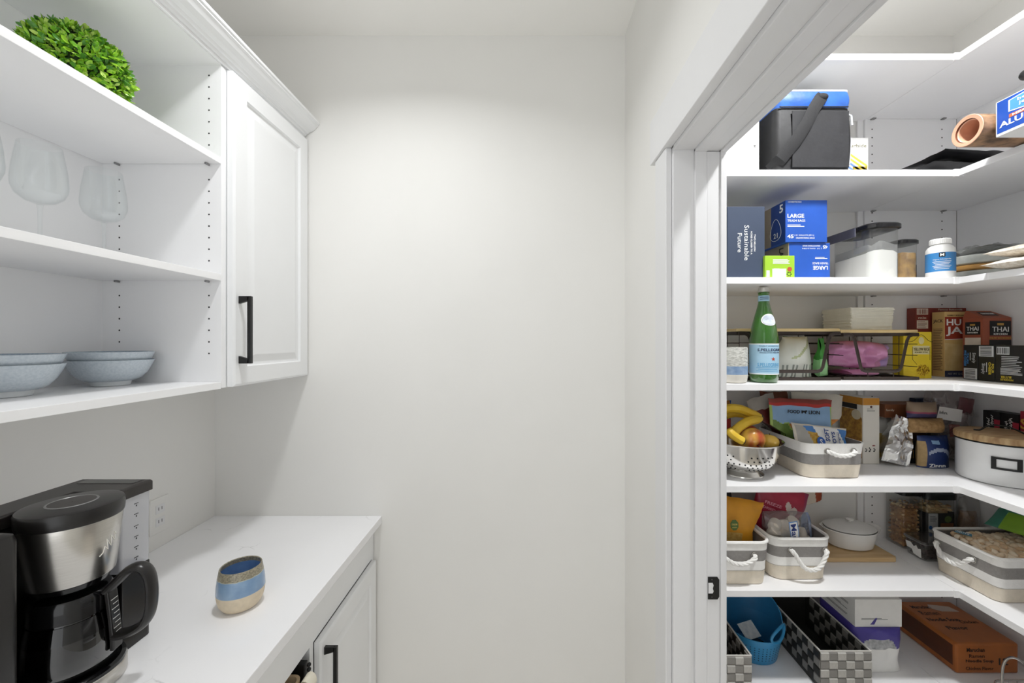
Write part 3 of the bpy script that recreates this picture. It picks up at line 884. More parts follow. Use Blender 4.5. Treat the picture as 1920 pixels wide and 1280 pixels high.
# white carton beside the bag
o = box_thing('carton', 'plain white carton standing against the cooler bag', 'box', 0.575, 0.742, 1.30, 1.50, zb + 0.0005, zb + 0.235, WHITE)
mb = MB(); put_text(mb, 'M', (0.727, 1.30, zb + 0.098), 0.008, 0.008, roll=90); lines(mb, (0.734, 1.30, zb + 0.088), 0.012, 0.008, 3, roll=90); child('lettering', o, mb, GREY)

# white and yellow carton
xa, xb_ = wx(1590, 1.44), wx(1628, 1.44)
o = box_thing('carton', 'slim white carton with yellow and blue sunray print behind the cooler bag', 'box', xa, xb_, 1.44, 1.52, zb + 0.0005, wz(258, 1.44), WHITE)
h = wz(258, 1.44) - zb
mb = MB()
for i in range(5):
    a = 0.010 + 0.011 * i
    mb.poly((xa, 1.44, zb + h * 0.70 - i * 0.016), (1, 0, 0), (0, 0, 1), [(0.001, 0), (0.001, 0.008), (xb_ - xa - 0.003, -0.038), (xb_ - xa - 0.003, -0.047)], 0.0005, i // 2 % 2)
obj('sunrays', mb, [mat('ray_yellow', '#e8cf57', 0.5), mat('ray_blue', '#6f95cf', 0.5)], o)
mb = MB(); put_text(mb, 'Surfside', ((xa + xb_) / 2 - 0.004, 1.44, wz(273, 1.44)), (xb_ - xa) * 1.0 - 0.006, 0.012, bold=False); child('lettering', o, mb, mat('print_olive', '#8d8a6b', 0.5))
mb = MB(); patch(mb, ((xa + xb_) / 2 + 0.006, 1.44, zb + 0.086), 0.05, 0.014); child('base_band', o, mb, mat('print_gold', '#b9a12c', 0.5))

# flat black folded bag
def zone0(u, v, f): return 0
Mx = Matrix.Translation((1.42, 1.36, zb + 0.018)) @ Matrix.Rotation(radians(6), 4, 'Y')
mb = MB(); pillow(mb, 0.30, 0.17, 0.035, Mx @ Matrix.Translation((0, -0.085, 0)) @ Matrix.Rotation(radians(-90), 4, 'X') @ Matrix.Scale(1, 4), None, seed=4, wrinkle=0.35)
o = obj('folded_tote', mb, NYL, base=(1.42, 1.36, zb), smooth=True)
mn = min(v.co.z for v in o.data.vertices)
o.location.z -= mn - 0.0006
tag(o, 'flat folded black fabric tote lying in the shelf corner', 'bag')
o.location.z += 0.0
# a second folded layer raises it so that its top shows over the shelf edge
mb = MB(); pillow(mb, 0.26, 0.15, 0.04, Matrix.Translation((1.44, 1.44, zb + 0.07)) @ Matrix.Rotation(radians(5), 4, 'Y') @ Matrix.Translation((0, -0.16, 0)) @ Matrix.Rotation(radians(-90), 4, 'X'), None, seed=8, wrinkle=0.3)
mn = min(v.z for v in mb.v)
mxz = max(v.z for v in mb.v)
for v in mb.v: v.z = zb + 0.0565 + (v.z - mn) * 0.033 / (mxz - mn)
o = obj('folded_tote', mb, NYLS, base=(1.44, 1.36, zb + 0.056), smooth=True)
tag(o, 'black fabric tote folded on top of another in the shelf corner', 'bag')

# copper-coloured cardboard tube and the foil carton in front of it
COP = mat('copper_card', '#d6a488', 0.45, var=0.08, scale=20)
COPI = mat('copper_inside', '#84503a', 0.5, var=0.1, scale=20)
yt, zt, rt = 1.092, zb + 0.0405, 0.040
def ringx(x, r): return [(x, yt + r * cos(2 * pi * j / 40), zt + r * sin(2 * pi * j / 40)) for j in range(40)]
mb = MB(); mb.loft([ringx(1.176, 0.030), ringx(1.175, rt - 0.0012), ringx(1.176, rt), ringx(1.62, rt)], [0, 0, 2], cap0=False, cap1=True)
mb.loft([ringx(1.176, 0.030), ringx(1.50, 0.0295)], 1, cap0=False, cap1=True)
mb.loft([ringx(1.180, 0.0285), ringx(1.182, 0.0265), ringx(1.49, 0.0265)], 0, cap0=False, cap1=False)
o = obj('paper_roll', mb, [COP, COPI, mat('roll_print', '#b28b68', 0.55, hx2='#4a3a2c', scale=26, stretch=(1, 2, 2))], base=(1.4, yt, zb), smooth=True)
tag(o, 'copper-coloured roll of paper jutting over the shelf edge beside the foil carton', 'roll')
fx0, fx1, fy0, fy1, fz0, fz1 = 1.203, 1.36, 0.74, 1.049, zb + 0.0006, zb + 0.0006 + 0.089
FB = mat('foil_blue', '#1b489f', 0.4, var=0.06, scale=20)
o = box_thing('foil_carton', 'blue carton of aluminum foil overhanging the uppermost used shelf', 'box', fx0, fx1, fy0, fy1, fz0, fz1, [WHITE, FB])
mb = MB(); patch(mb, (fx0, (fy0 + fy1) / 2 - 0.001, fz0 + 0.047), fy1 - fy0 - 0.004, 0.080, '-X'); child('front_print', o, mb, FB)
mb = MB(); put_text(mb, 'ALUMINUM FOIL', (fx0, fy1 - 0.108, fz0 + 0.026), 0.198, 0.014, '-X', off=0.0005); put_text(mb, 'berkley', (fx0, fy1 - 0.075, fz0 + 0.0705), 0.055, 0.010, '-X', off=0.0012, bold=False); put_text(mb, 'jensen', (fx0, fy1 - 0.075, fz0 + 0.060), 0.050, 0.010, '-X', off=0.0012, bold=False); child('lettering', o, mb, WHITE)
hexa = [(-0.048, -0.014), (0, -0.022), (0.048, -0.014), (0.048, 0.014), (0, 0.019), (-0.048, 0.014)]
mb = MB(); mb.poly((fx0 - 0.0005, fy1 - 0.076, fz0 + 0.065), (0, -1, 0), (0, 0, 1), hexa, 0.0003, 0); mb.poly((fx0 - 0.0008, fy1 - 0.076, fz0 + 0.065), (0, -1, 0), (0, 0, 1), [(a * 0.93, b * 0.88) for a, b in hexa], 0.0003, 1)
obj('badge', mb, [WHITE, mat('badge_blue', '#4d8fd6', 0.4)], o)
mb = MB(); patch(mb, (fx0, fy1 - 0.082, fz0 + 0.0395), 0.105, 0.008, '-X', off=0.0005); child('strip', o, mb, mat('print_orange', '#d9663a', 0.5))
mb = MB(); put_text(mb, 'HEAVY DUTY', (fx0, fy1 - 0.082, fz0 + 0.0395), 0.09, 0.005, '-X', off=0.001); child('strip_lettering', o, mb, WHITE)
t = thing('skillet', 'black skillet handle end showing above the foil carton', 'pan', (1.42, 0.88, fz1))
mb = MB(); mb.lathe((1.43, 0.90, fz1), [(0.07, 0.0008), (0.085, 0.006), (0.095, 0.040), (0.092, 0.040), (0.08, 0.008), (0.001, 0.005)], 40)
obj('pan', mb, BLACKM, t, smooth=True)
mb = MB(); mb.tube([(1.345, 0.935, fz1 + 0.030), (1.30, 0.985, fz1 + 0.048), (1.258, 1.030, fz1 + 0.060)], [0.009, 0.010, 0.012], 12); mb.sphere((1.258, 1.030, fz1 + 0.060), 0.0130, 14, 10)
obj('handle', mb, BLACKP, t, smooth=True)

# ------------------------------------------------------------------ shelf C
zc = SC
NAVY = mat('navy_card', '#3a465c', 0.6, var=0.05, scale=12)
o = box_thing('carton', 'tall slate-blue carton with sideways white lettering next to the trash bag boxes', 'box', wx(1364, 1.262), wx(1434, 1.262), 1.262, 1.42, zc + 0.0005, wz(387, 1.262), NAVY)
mb = MB()
Y = 1.262
put_text(mb, 'Sustainable', (wx(1400, Y), Y, wz(455, Y)), 0.108, 0.014, roll=-90, bold=False)
put_text(mb, 'Future', (wx(1387, Y), Y, wz(455, Y)), 0.059, 0.013, roll=-90, bold=False)
put_text(mb, 'TWO MILLION', (wx(1415, Y), Y, wz(455, Y)), 0.052, 0.0055, roll=-90)
put_text(mb, 'ACRES CLOSER TO A', (wx(1409, Y), Y, wz(455, Y)), 0.072, 0.0050, roll=-90)
child('lettering', o, mb, WHITE)

TBL = mat('trash_box_blue', '#2456b4', 0.45, var=0.07, scale=14)
TBD = mat('trash_box_deep_blue', '#1b3f8a', 0.45, var=0.07, scale=14)
CARD = mat('kraft_card', '#9a8c7c', 0.7, var=0.08, scale=30)
Y = 1.296
lx0, lx1, lz1 = wx(1478, Y), wx(1556, Y), wz(455, Y)
o = box_thing('trash_bag_box', 'blue box of large trash bags turned upside down, lower of two', 'box', lx0, lx1, Y, 1.50, zc + 0.0005, lz1, CARD)
mb = MB(); patch(mb, ((lx0 + lx1) / 2 + 0.001, Y, (zc + lz1) / 2), lx1 - lx0 - 0.003, lz1 - zc - 0.002); child('front_print', o, mb, TBL)
mb = MB()
put_text(mb, 'LARGE', (wx(1538, Y), Y, wz(502, Y)), 0.046, 0.012, roll=180, off=0.0005); put_text(mb, 'TRASH BAGS', (wx(1538, Y), Y, wz(493.5, Y)), 0.050, 0.0065, roll=180, off=0.0005, bold=False)
put_text(mb, '45', (wx(1547, Y), Y, wz(463, Y)), 0.015, 0.011, roll=180, off=0.0005); put_text(mb, '| 21 GALLON', (wx(1522, Y), Y, wz(465.5, Y)), 0.06, 0.0048, roll=180, off=0.0005, bold=False); put_text(mb, 'DRAWSTRING BAGS', (wx(1521, Y), Y, wz(461, Y)), 0.055, 0.0045, roll=180, off=0.0005, bold=False)
lines(mb, (wx(1540, Y), Y, wz(483.5, Y)), 0.04, 0.007, 2, off=0.0005)
child('lettering', o, mb, WHITE)
mb = MB(); put_text(mb, 'LARGE', (lx0, Y + 0.035, zc + 0.07), 0.075, 0.022, '-X', roll=-90); child('side_lettering', o, mb, BLACK)
Yu = 1.290
ux0, ux1, uz0, uz1 = wx(1473, Yu), wx(1551, Yu), lz1 + 0.0006, wz(375, Yu)
o = box_thing('trash_bag_box', 'blue box of large trash bags standing upright on another', 'box', ux0, ux1, Yu, 1.50, uz0, uz1, [TBL, TBD])
mb = MB(); patch(mb, (ux0, Yu + 0.038, (uz0 + uz1) / 2), 0.074, uz1 - uz0 - 0.002, '-X'); mb.box(ux0 - 0.0004, ux0, Yu + 0.0755, 1.499, uz0 + 0.001, uz1 - 0.001, 1); obj('side_print', mb, [TBD, CARD], o)
mb = MB()
put_text(mb, 'LARGE', (wx(1492, Yu), Yu, wz(404.5, Yu)), 0.052, 0.0125); put_text(mb, 'TRASH BAGS', (wx(1493, Yu), Yu, wz(413.5, Yu)), 0.056, 0.0075, bold=False)
put_text(mb, 'HOMESTRONG', (wx(1490, Yu), Yu, wz(378.5, Yu)), 0.042, 0.0035)
put_text(mb, '45', (wx(1482, Yu), Yu, wz(443, Yu)), 0.020, 0.0115); put_text(mb, '| 21 GALLON (80 L)', (wx(1508, Yu), Yu, wz(441, Yu)), 0.061, 0.0050, bold=False); put_text(mb, 'DRAWSTRING BAGS', (wx(1510, Yu), Yu, wz(446, Yu)), 0.058, 0.0050, bold=False)
lines(mb, (wx(1493, Yu), Yu, wz(423, Yu)), 0.055, 0.009, 2)
put_text(mb, '5', (ux0, Yu + 0.021, wz(391, Yu + 0.02)), 0.018, 0.026, '-X', off=0.0005)
put_text(mb, '21', (ux0, Yu + 0.05, uz0 + 0.032), 0.021, 0.016, '-X', off=0.0008, bold=False)
ell = []
for i in range(33):
    a = 2 * pi * i / 32
    yy = 0.051 - 0.028 * sin(a) * (1 - 0.25 * cos(a)); zz = 0.044 + 0.036 * cos(a) * (1.15 if cos(a) > 0 else 0.8)
    ell.append((ux0 - 0.0006, Yu + yy, uz0 + zz))
mb.tube(ell, 0.0006, 5)
child('lettering', o, mb, WHITE)

LIME = mat('lime_card', '#a2cf35', 0.55, var=0.06, scale=14)
Y = 1.252
gx0, gx1, gz1 = wx(1432, Y), wx(1490, Y), wz(479, Y)
o = box_thing('carton', 'small lime green carton in front of the blue trash bag boxes', 'box', gx0 + 0.004, gx1, Y, 1.29, zc + 0.0005, gz1, LIME)
mb = MB(); patch(mb, (wx(1461, Y), Y, zc + 0.0145), 0.042, 0.026); patch(mb, (wx(1440, Y), Y, zc + 0.0125), 0.010, 0.020); lines(mb, (wx(1467, Y), Y, wz(490, Y)), 0.058, 0.016, 4, fill=0.6, seed=3); lines(mb, (wx(1458, Y), Y, wz(504, Y)), 0.024, 0.006, 1); child('white_print', o, mb, WHITE)
mb = MB(); ellipse_patch(mb, (wx(1480.5, Y), Y, wz(504.5, Y)), 0.014, 0.014); child('red_seal', o, mb, mat('seal_red', '#c0563a', 0.5))
mb = MB()
for i in range(6):
    a = i * pi / 3
    patch(mb, (wx(1479.5, Y) + 0.0058 * cos(a), Y, zc + 0.011 + 0.0058 * sin(a)), 0.0038, 0.0030, roll=a * 57.3)
child('recycling_mark', o, mb, BLACK)

# flour canister: clear, long along the shelf depth, black lid with a flip end
FLOUR = mat('flour', '#f4f3f0', 0.9, var=0.01, scale=20, bump=0.1, bscale=60)
SMOKE = mat('flour_dust', '#9b9b9b', 0.9, hx2='#e8e8e8', scale=55)
LIDB = mat('lid_black', '#19191b', 0.22, var=0.05)
fx0, fx1, fy0, fy1 = 1.080, 1.176, 1.275, 1.452
zl = wz(430, 1.29)
t = thing('flour_canister', 'clear canister of white flour with a glossy black lid', 'canister', (1.128, 1.36, zc))
mb = MB(); mb.loft([rrect(fx0, fx1, fy0, fy1, 0.030, zc + 0.0005), rrect(fx0, fx1, fy0, fy1, 0.030, zl)], cap1=False)
obj('jar', mb, CLEAR, t, smooth=True)
rings = []
ol = rrect(fx0 + 0.002, fx1 - 0.002, fy0 + 0.002, fy1 - 0.002, 0.028, 0)
cxm, cym = (fx0 + fx1) / 2, (fy0 + fy1) / 2
def fl_h(x, y):
    s = (fy1 - y) / (fy1 - fy0)
    return zc + 0.078 + 0.016 * max(0, s) * (1 - 0.9 * ((x - 1.118) / 0.05) ** 2) + 0.004 * noise.noise(Vector((x * 60, y * 60, 2)))
mb = MB(); mb.loft([[(x, y, zc + 0.003) for x, y, _ in ol], [(x, y, fl_h(x, y)) for x, y, _ in ol], [(cxm + (x - cxm) * .5, cym + (y - cym) * .5, fl_h(cxm + (x - cxm) * .5, cym + (y - cym) * .5) + 0.006) for x, y, _ in ol]])
obj('flour', mb, FLOUR, t, smooth=True, kind='stuff')
mb = MB(); mb.loft([[(x, y, fl_h(x, y) + 0.001) for x, y, _ in ol], [(x, y, min(zl - 0.02, fl_h(x, y) + 0.026 + 0.012 * noise.noise(Vector((x * 50, y * 50, 7))))) for x, y, _ in ol]], cap0=False, cap1=False)
obj('flour_film', mb, film('flour_haze', '#d8d8d8', 0.05, 0.4, 0.35, '#d6d6d6', bump=0.6), t, smooth=True, label='dusty flour clinging to the clear wall')
mb = MB(); mb.loft([rrect(fx0 - 0.001, fx1 + 0.001, fy0 - 0.001, fy1 + 0.001, 0.031, zl + 0.0005), rrect(fx0 - 0.008, fx1 + 0.008, fy0 - 0.008, fy1 + 0.008, 0.038, zl + 0.003), rrect(fx0 - 0.008, fx1 + 0.008, fy0 - 0.008, fy1 + 0.008, 0.038, zl + 0.014), rrect(fx0 - 0.004, fx1 + 0.004, fy0 - 0.004, fy1 + 0.004, 0.034, zl + 0.018)])
lid = obj('lid', mb, LIDB, t, smooth=True)
mb = MB(); mb.loft([rrect(fx0 - 0.0115, fx0 + 0.06, 1.330, fy1 + 0.006, 0.012, zl - 0.010), rrect(fx0 - 0.0115, fx0 + 0.06, 1.330, fy1 + 0.006, 0.012, zl + 0.013)])
mb = MB(); mb.box(fx0 - 0.0125, fx0 - 0.0085, 1.328, fy1 + 0.004, zl - 0.014, zl + 0.0165)
obj('flip_flap', mb, mat('flap_painted_reflection', '#63636f', 0.12, var=0.05), lid, bevel=0.0015)  # blue-grey is light reflected off the black lid, painted as the flap's colour

# second canister
def clear_canister(name, label, x0, x1, y0, y1, z0, zl, lidh, fillh, fm, cat='canister', r=0.02, lidm=None, fill_parts=None):
    t = thing(name, label, cat, ((x0 + x1) / 2, (y0 + y1) / 2, z0))
    mb = MB(); mb.loft([rrect(x0, x1, y0, y1, r, z0 + 0.0006), rrect(x0, x1, y0, y1, r, zl)], cap1=False)
    obj('jar', mb, CLEAR, t, smooth=True)
    if fm:
        o_ = rrect(x0 + 0.002, x1 - 0.002, y0 + 0.002, y1 - 0.002, r - 0.002, 0)
        mb = MB(); mb.loft([[(x, y, z0 + 0.003) for x, y, _ in o_], [(x, y, z0 + fillh + 0.006 * noise.noise(Vector((x * 70, y * 70, z0 * 9)))) for x, y, _ in o_]])
        obj('contents', mb, fm, t, kind='stuff')
    mb = MB(); e = 0.005
    mb.loft([rrect(x0 - e, x1 + e, y0 - e, y1 + e, r + e, zl + 0.0006), rrect(x0 - e, x1 + e, y0 - e, y1 + e, r + e, zl + lidh * 0.75), rrect(x0, x1, y0, y1, r, zl + lidh)])
    obj('lid', mb, lidm or LIDB, t, smooth=True)
    return t
BRN = mat('brown_sugar', '#8a6a45', 0.9, hx2='#c29a58', scale=38, bump=0.5, bscale=120)
clear_canister('sugar_canister', 'short clear canister of brown granules with black lid next to the flour', wx(1689, 1.335), wx(1729, 1.335) - 0.006, 1.335, 1.41, zc, wz(456, 1.335), 0.014, 0.095, BRN)
o = box_thing('carton', 'small dark carton tucked between sugar canister and pill bottle', 'box', 1.33, 1.375, 1.44, 1.49, zc + 0.0006, zc + 0.075, BLACK)

# supplement bottle
PILL = mat('pill_white', '#f0f0ee', 0.35, var=0.01)
PLB = mat('pill_label', '#3e86c4', 0.4, var=0.1, scale=10)
cx_, cy_ = wx(1763, 1.288), 1.288
t = thing('supplement_bottle', 'white pill bottle with a bright blue label and ribbed cap', 'bottle', (cx_, cy_, zc))
mb = MB(); mb.lathe((cx_, cy_, zc), [(0.029, 0.0006), (0.0335, 0.003), (0.0345, 0.006), (0.0345, 0.086), (0.0335, 0.093), (0.029, 0.101), (0.0235, 0.105), (0.0225, 0.108)], 56)
bb = obj('body', mb, PILL, t, smooth=True)
mb = MB(); prof = []
for j in range(72):
    a = 2 * pi * j / 72
    prof.append((0.0252 + (0.0006 if j % 2 else 0), a))
mb.loft([[(cx_ + r * cos(a), cy_ + r * sin(a), zc + 0.1085) for r, a in prof], [(cx_ + r * cos(a), cy_ + r * sin(a), zc + 0.1215) for r, a in prof], [(cx_ + (r - 0.002) * cos(a), cy_ + (r - 0.002) * sin(a), zc + 0.1255) for r, a in prof]])
obj('cap', mb, PILL, t)
mb = MB(); mb.lathe((cx_, cy_, zc), [(0.03455, 0.022), (0.0348, 0.022), (0.0348, 0.080), (0.03455, 0.080)], 56)
lb = obj('label', mb, PLB, bb, smooth=True)
def curved_text(mb, s, cx, cy, r, z, w, h, a0, bold=True, lift=0.0003, mi=0):
    """lettering wrapped on a vertical cylinder, centred at angle a0 (radians, world)"""
    vs, fs = text_geo(s, bold)
    xs = [v[0] for v in vs]; ys = [v[1] for v in vs]
    mx, my = (min(xs) + max(xs)) / 2, (min(ys) + max(ys)) / 2
    sx, sy = w / (max(xs) - min(xs)), h / (max(ys) - min(ys))
    out = []
    for x, y, zz in vs:
        a = a0 + (x - mx) * sx / r
        rr = r + (lift if zz > 0 else 0)
        out.append((cx + rr * cos(a), cy + rr * sin(a), z + (y - my) * sy))
    mb.add(out, fs, mi)
def curved_patch(mb, cx, cy, r, z, w, h, a0, mi=0, lift=0.0003, n=8):
    pts = [(a0 + w / r * (i / n - 0.5)) for i in range(n + 1)]
    lo = [(cx + (r + lift) * cos(a), cy + (r + lift) * sin(a), z - h / 2) for a in pts]
    hi = [(cx + (r + lift) * cos(a), cy + (r + lift) * sin(a), z + h / 2) for a in pts]
    mb.add(lo + hi, [(i, i + 1, n + 2 + i, n + 1 + i) for i in range(n)], mi)
a0 = math.atan2(-cy_, -cx_) + 0.12
mb = MB(); curved_patch(mb, cx_, cy_, 0.0349, zc + 0.0725, 0.014, 0.013, a0)
obj('emblem', mb, BLACK, lb)
mb = MB(); curved_text(mb, 'M', cx_, cy_, 0.0353, zc + 0.0725, 0.009, 0.009, a0)
curved_text(mb, 'Organic Ashwagandha', cx_, cy_, 0.0350, zc + 0.0585, 0.042, 0.0045, a0, bold=False)
for i in range(6): curved_patch(mb, cx_, cy_, 0.0349, zc + 0.052 - i * 0.0045, 0.044 - 0.006 * (i % 3), 0.0014, a0)
obj('lettering', mb, WHITE, lb)

# flat round packs and bean bags on the return shelf
TIN = mat('tortilla_wrap', '#a9aca6', 0.35, hx2='#c4c6c0', scale=35, bump=0.3, bscale=40)
AMB = mat('tortilla_amber', '#b98a4a', 0.6, hx2='#cf9d57', scale=40)
cc = (1.505, 1.345, zc)
for i, (m_, h_, lab) in enumerate(((TIN, 0.032, 'round grey-wrapped pack of flat breads, lowest of the pile'), (AMB, 0.018, 'round amber pack of flat breads in the middle of the pile'), (TIN, 0.030, 'round grey-wrapped pack of flat breads, topmost of the pile'))):
    z_ = zc + (0.0006, 0.0332, 0.0518)[i]
    mb = MB(); mb.lathe((cc[0], cc[1], z_), [(0.096, 0), (0.101, 0.004), (0.102, h_ / 2), (0.101, h_ - 0.004), (0.094, h_)], 56)
    o = obj('flatbread_pack', mb, m_, base=(cc[0], cc[1], z_), smooth=True)
    tag(o, lab, 'food pack')
mb = MB()
pillow(mb, 0.19, 0.16, 0.016, Matrix.Translation((1.51, 1.25, zc + 0.0925)) @ Matrix.Rotation(radians(-90), 4, 'X'), None, seed=21, wrinkle=0.9, wf=14)
mn = min(v.z for v in mb.v)
for v in mb.v: v.z += zc + 0.083 - mn
o = obj('plastic_bag', mb, film('grey_film', '#ececec', 0.25, 0.12, 0.22, '#d8dad8', bump=0.6), base=(1.51, 1.33, zc + 0.083), smooth=True)
tag(o, 'crumpled clear plastic bag on top of the flat bread packs', 'bag')
BEAN = mat('white_beans', '#cbbfae', 0.7, hx2='#efe8dc', scale=130, bump=0.9, bscale=130)
for i, (dz, dx, lab) in enumerate(((0.0006, 0.0, 'speckled white bag of dried beans, lower one by the shelf edge'), (0.036, 0.03, 'speckled white bag of dried beans, upper one by the shelf edge'))):
    mb = MB()
    pillow(mb, 0.17, 0.125, 0.048, Matrix.Translation((1.355 + dx * 0.5, 1.085 + dx * 0.2, zc)) @ Matrix.Rotation(radians(100), 4, 'Z') @ Matrix.Translation((0, 0.06, 0)) @ Matrix.Rotation(radians(90), 4, 'X'), None, seed=30 + i, wrinkle=0.08)
    mn, mxz = min(v.z for v in mb.v), max(v.z for v in mb.v)
    for v in mb.v: v.z = zc + dz + (v.z - mn) * 0.034 / (mxz - mn)
    o = obj('bean_bag', mb, BEAN, base=(1.37, 1.08, zc + dz), smooth=True)
    tag(o, lab, 'bag')
# ------------------------------------------------------------------ shelf D
zd = SD
# stoneware crock
CR1 = mat('crock_speckle', '#9c9d96', 0.5, hx2='#dcdcd6', scale=90, stretch=(1, 1, 3), bump=0.4, bscale=70)
CR2 = mat('crock_blue', '#7390b4', 0.3, hx2='#94abc6', scale=60)
CR3 = mat('crock_clay', '#d9d5cb', 0.6, var=0.05)
c = (0.655, 1.301, zd)
kk = 0.84
mb = MB(); mb.lathe(c, [(r * kk, z) for r, z in [(0.046, 0.0006), (0.052, 0.006), (0.0545, 0.026), (0.0545, 0.0265), (0.0545, 0.052), (0.0545, 0.0525), (0.0540, 0.107), (0.0525, 0.111), (0.0495, 0.108), (0.0490, 0.02), (0.001, 0.014)]], 56, [2, 2, 2, 1, 1, 0, 0, 0, 0, 0])
o = obj('crock', mb, [CR1, CR2, CR3], base=c, smooth=True)
tag(o, 'stoneware crock, speckled white over a blue band, half behind the jamb', 'crock')

# green mineral water bottle
GRN = film('bottle_green', '#7cc048', 0.16, 0.03, 0.34, '#4a9a28', blend=0.3)
WATER = film('bottle_water', '#9fd070', 0.03, 0.02, 0.15, '#3f8a24')
LBL = mat('label_pale_blue', '#a9cfe6', 0.5, var=0.05, scale=25)
cx_, cy_ = wx(1431, 1.305), 1.302
t = thing('water_bottle', 'green glass mineral water bottle with a pale blue label and silver cap', 'bottle', (cx_, cy_, zd))
k_ = 1.0
mb = MB(); mb.lathe((cx_, cy_, zd), [(0.001, 0.006), (0.030, 0.0006), (0.0365, 0.0025), (0.0405, 0.012), (0.0410, 0.020), (0.0410, 0.128), (0.0395, 0.145), (0.0345, 0.175), (0.0265, 0.208), (0.0190, 0.236), (0.0155, 0.252), (0.0148, 0.278), (0.0160, 0.279), (0.0160, 0.283), (0.0140, 0.284)], 64, cap0=False, cap1=False)
gl = obj('glass', mb, GRN, t, smooth=True)
mb = MB(); mb.lathe((cx_, cy_, zd), [(0.001, 0.009), (0.036, 0.006), (0.0385, 0.02), (0.0385, 0.128), (0.0370, 0.145), (0.0335, 0.165), (0.001, 0.1655)], 48, cap0=False, cap1=False)
obj('water', mb, WATER, t, smooth=True)
mb = MB(); mb.lathe((cx_, cy_, zd), [(0.0145, 0.2845), (0.0172, 0.285), (0.0172, 0.289), (0.0158, 0.290), (0.0158, 0.2985), (0.0145, 0.300)], 40)
obj('cap', mb, mat('cap_silver', '#c9c7c0', 0.32, 0.6), t, smooth=True)
a0 = math.atan2(-cy_, -cx_) + 0.14
mb = MB(); mb.lathe((cx_, cy_, zd), [(0.0411, 0.0265), (0.0414, 0.0265), (0.0414, 0.0295), (0.0414, 0.0297), (0.0414, 0.1195), (0.0414, 0.1197), (0.0414, 0.1225), (0.0411, 0.1225)], 64, [0, 0, 0, 1, 0, 0, 0], cap0=False, cap1=False)
lb = obj('label', mb, [WHITE, LBL], gl, smooth=True)
mb = MB(); curved_text(mb, 'S.PELLEGRINO', cx_, cy_, 0.0416, zd + 0.103, 0.086, 0.0085, a0 + 0.48)
curved_text(mb, 'SPARKLING NATURAL MINERAL WATER', cx_, cy_, 0.0416, zd + 0.0945, 0.066, 0.0030, a0 + 0.38, bold=False)
curved_text(mb, 'FINELY SPARKLING', cx_, cy_, 0.0416, zd + 0.115, 0.062, 0.0026, a0 + 0.3, bold=False)
obj('lettering', mb, mat('label_navy', '#1f2a55', 0.5), lb)
mb = MB()
st = []
for i in range(10):
    r = 0.0072 if i % 2 == 0 else 0.0029
    st.append((r * sin(2 * pi * i / 10), r * cos(2 * pi * i / 10)))
ac = a0 + 0.52
mb.add([(cx_ + 0.0418 * cos(ac + x / 0.0415), cy_ + 0.0418 * sin(ac + x / 0.0415), zd + 0.0745 + y) for x, y in st], [tuple(range(10))])
obj('star', mb, mat('label_star_red', '#c2492f', 0.5), lb)
mb = MB(); curved_text(mb, 'S.PELLEGRINO', cx_, cy_, 0.0416, zd + 0.057, 0.07, 0.0115, a0 + 0.28, bold=False)
for i in range(3): curved_patch(mb, cx_, cy_, 0.0416, zd + 0.048 - i * 0.0052, 0.07 - 0.012 * (i % 2), 0.0016, a0 + 0.2)
obj('script', mb, mat('label_sky', '#63a9d4', 0.5), lb)
mb = MB(); mb.lathe((cx_, cy_, zd), [(0.0157, 0.2555), (0.0160, 0.2555), (0.0157, 0.2735), (0.0153, 0.2735)], 40, cap0=False, cap1=False)
nk = obj('neck_label', mb, LBL, gl, smooth=True)
mb = MB()
for z_ in (0.268, 0.262): curved_patch(mb, cx_, cy_, 0.0162, zd + z_, 0.026, 0.0022, a0)
obj('neck_print', mb, mat('label_navy', '#1f2a55'), nk)
# shield on the shoulder
mb = MB()
def shoulder(a, h):
    tb = [(0.165, 0.0365), (0.175, 0.0345), (0.190, 0.0309), (0.208, 0.0265), (0.222, 0.0228), (0.236, 0.019)]
    for (h0, r0), (h1, r1) in zip(tb, tb[1:]):
        if h <= h1: break
    r = r0 + (r1 - r0) * (h - h0) / (h1 - h0)
    return r
for s, mi_ in ((1.25, 0), (1.08, 1)):
    ring = []
    for i in range(24):
        q = 2 * pi * i / 24
        ca, sa = cos(q), sin(q)
        h = 0.1965 + 0.0150 * s * sa
        r = shoulder(0, h) + 0.0010 + 0.0006 * mi_
        aa = a0 + 0.42 + (0.0195 * s * ca * (1 - 0.15 * sa)) / r
        ring.append((cx_ + r * cos(aa), cy_ + r * sin(aa), zd + h))
    mid = Vector((0, 0, 0))
    h = 0.1965; r = shoulder(0, h) + 0.0012 + 0.0006 * mi_
    ring.append((cx_ + r * cos(a0 + 0.42), cy_ + r * sin(a0 + 0.42), zd + h))
    mb.add(ring, [(i, (i + 1) % 24, 24) for i in range(24)], mi_)
obj('shoulder_badge', mb, [WHITE, mat('badge_pale', '#b9c6d9', 0.4, hx2='#e4e8ee', scale=60)], gl, recalc=False)

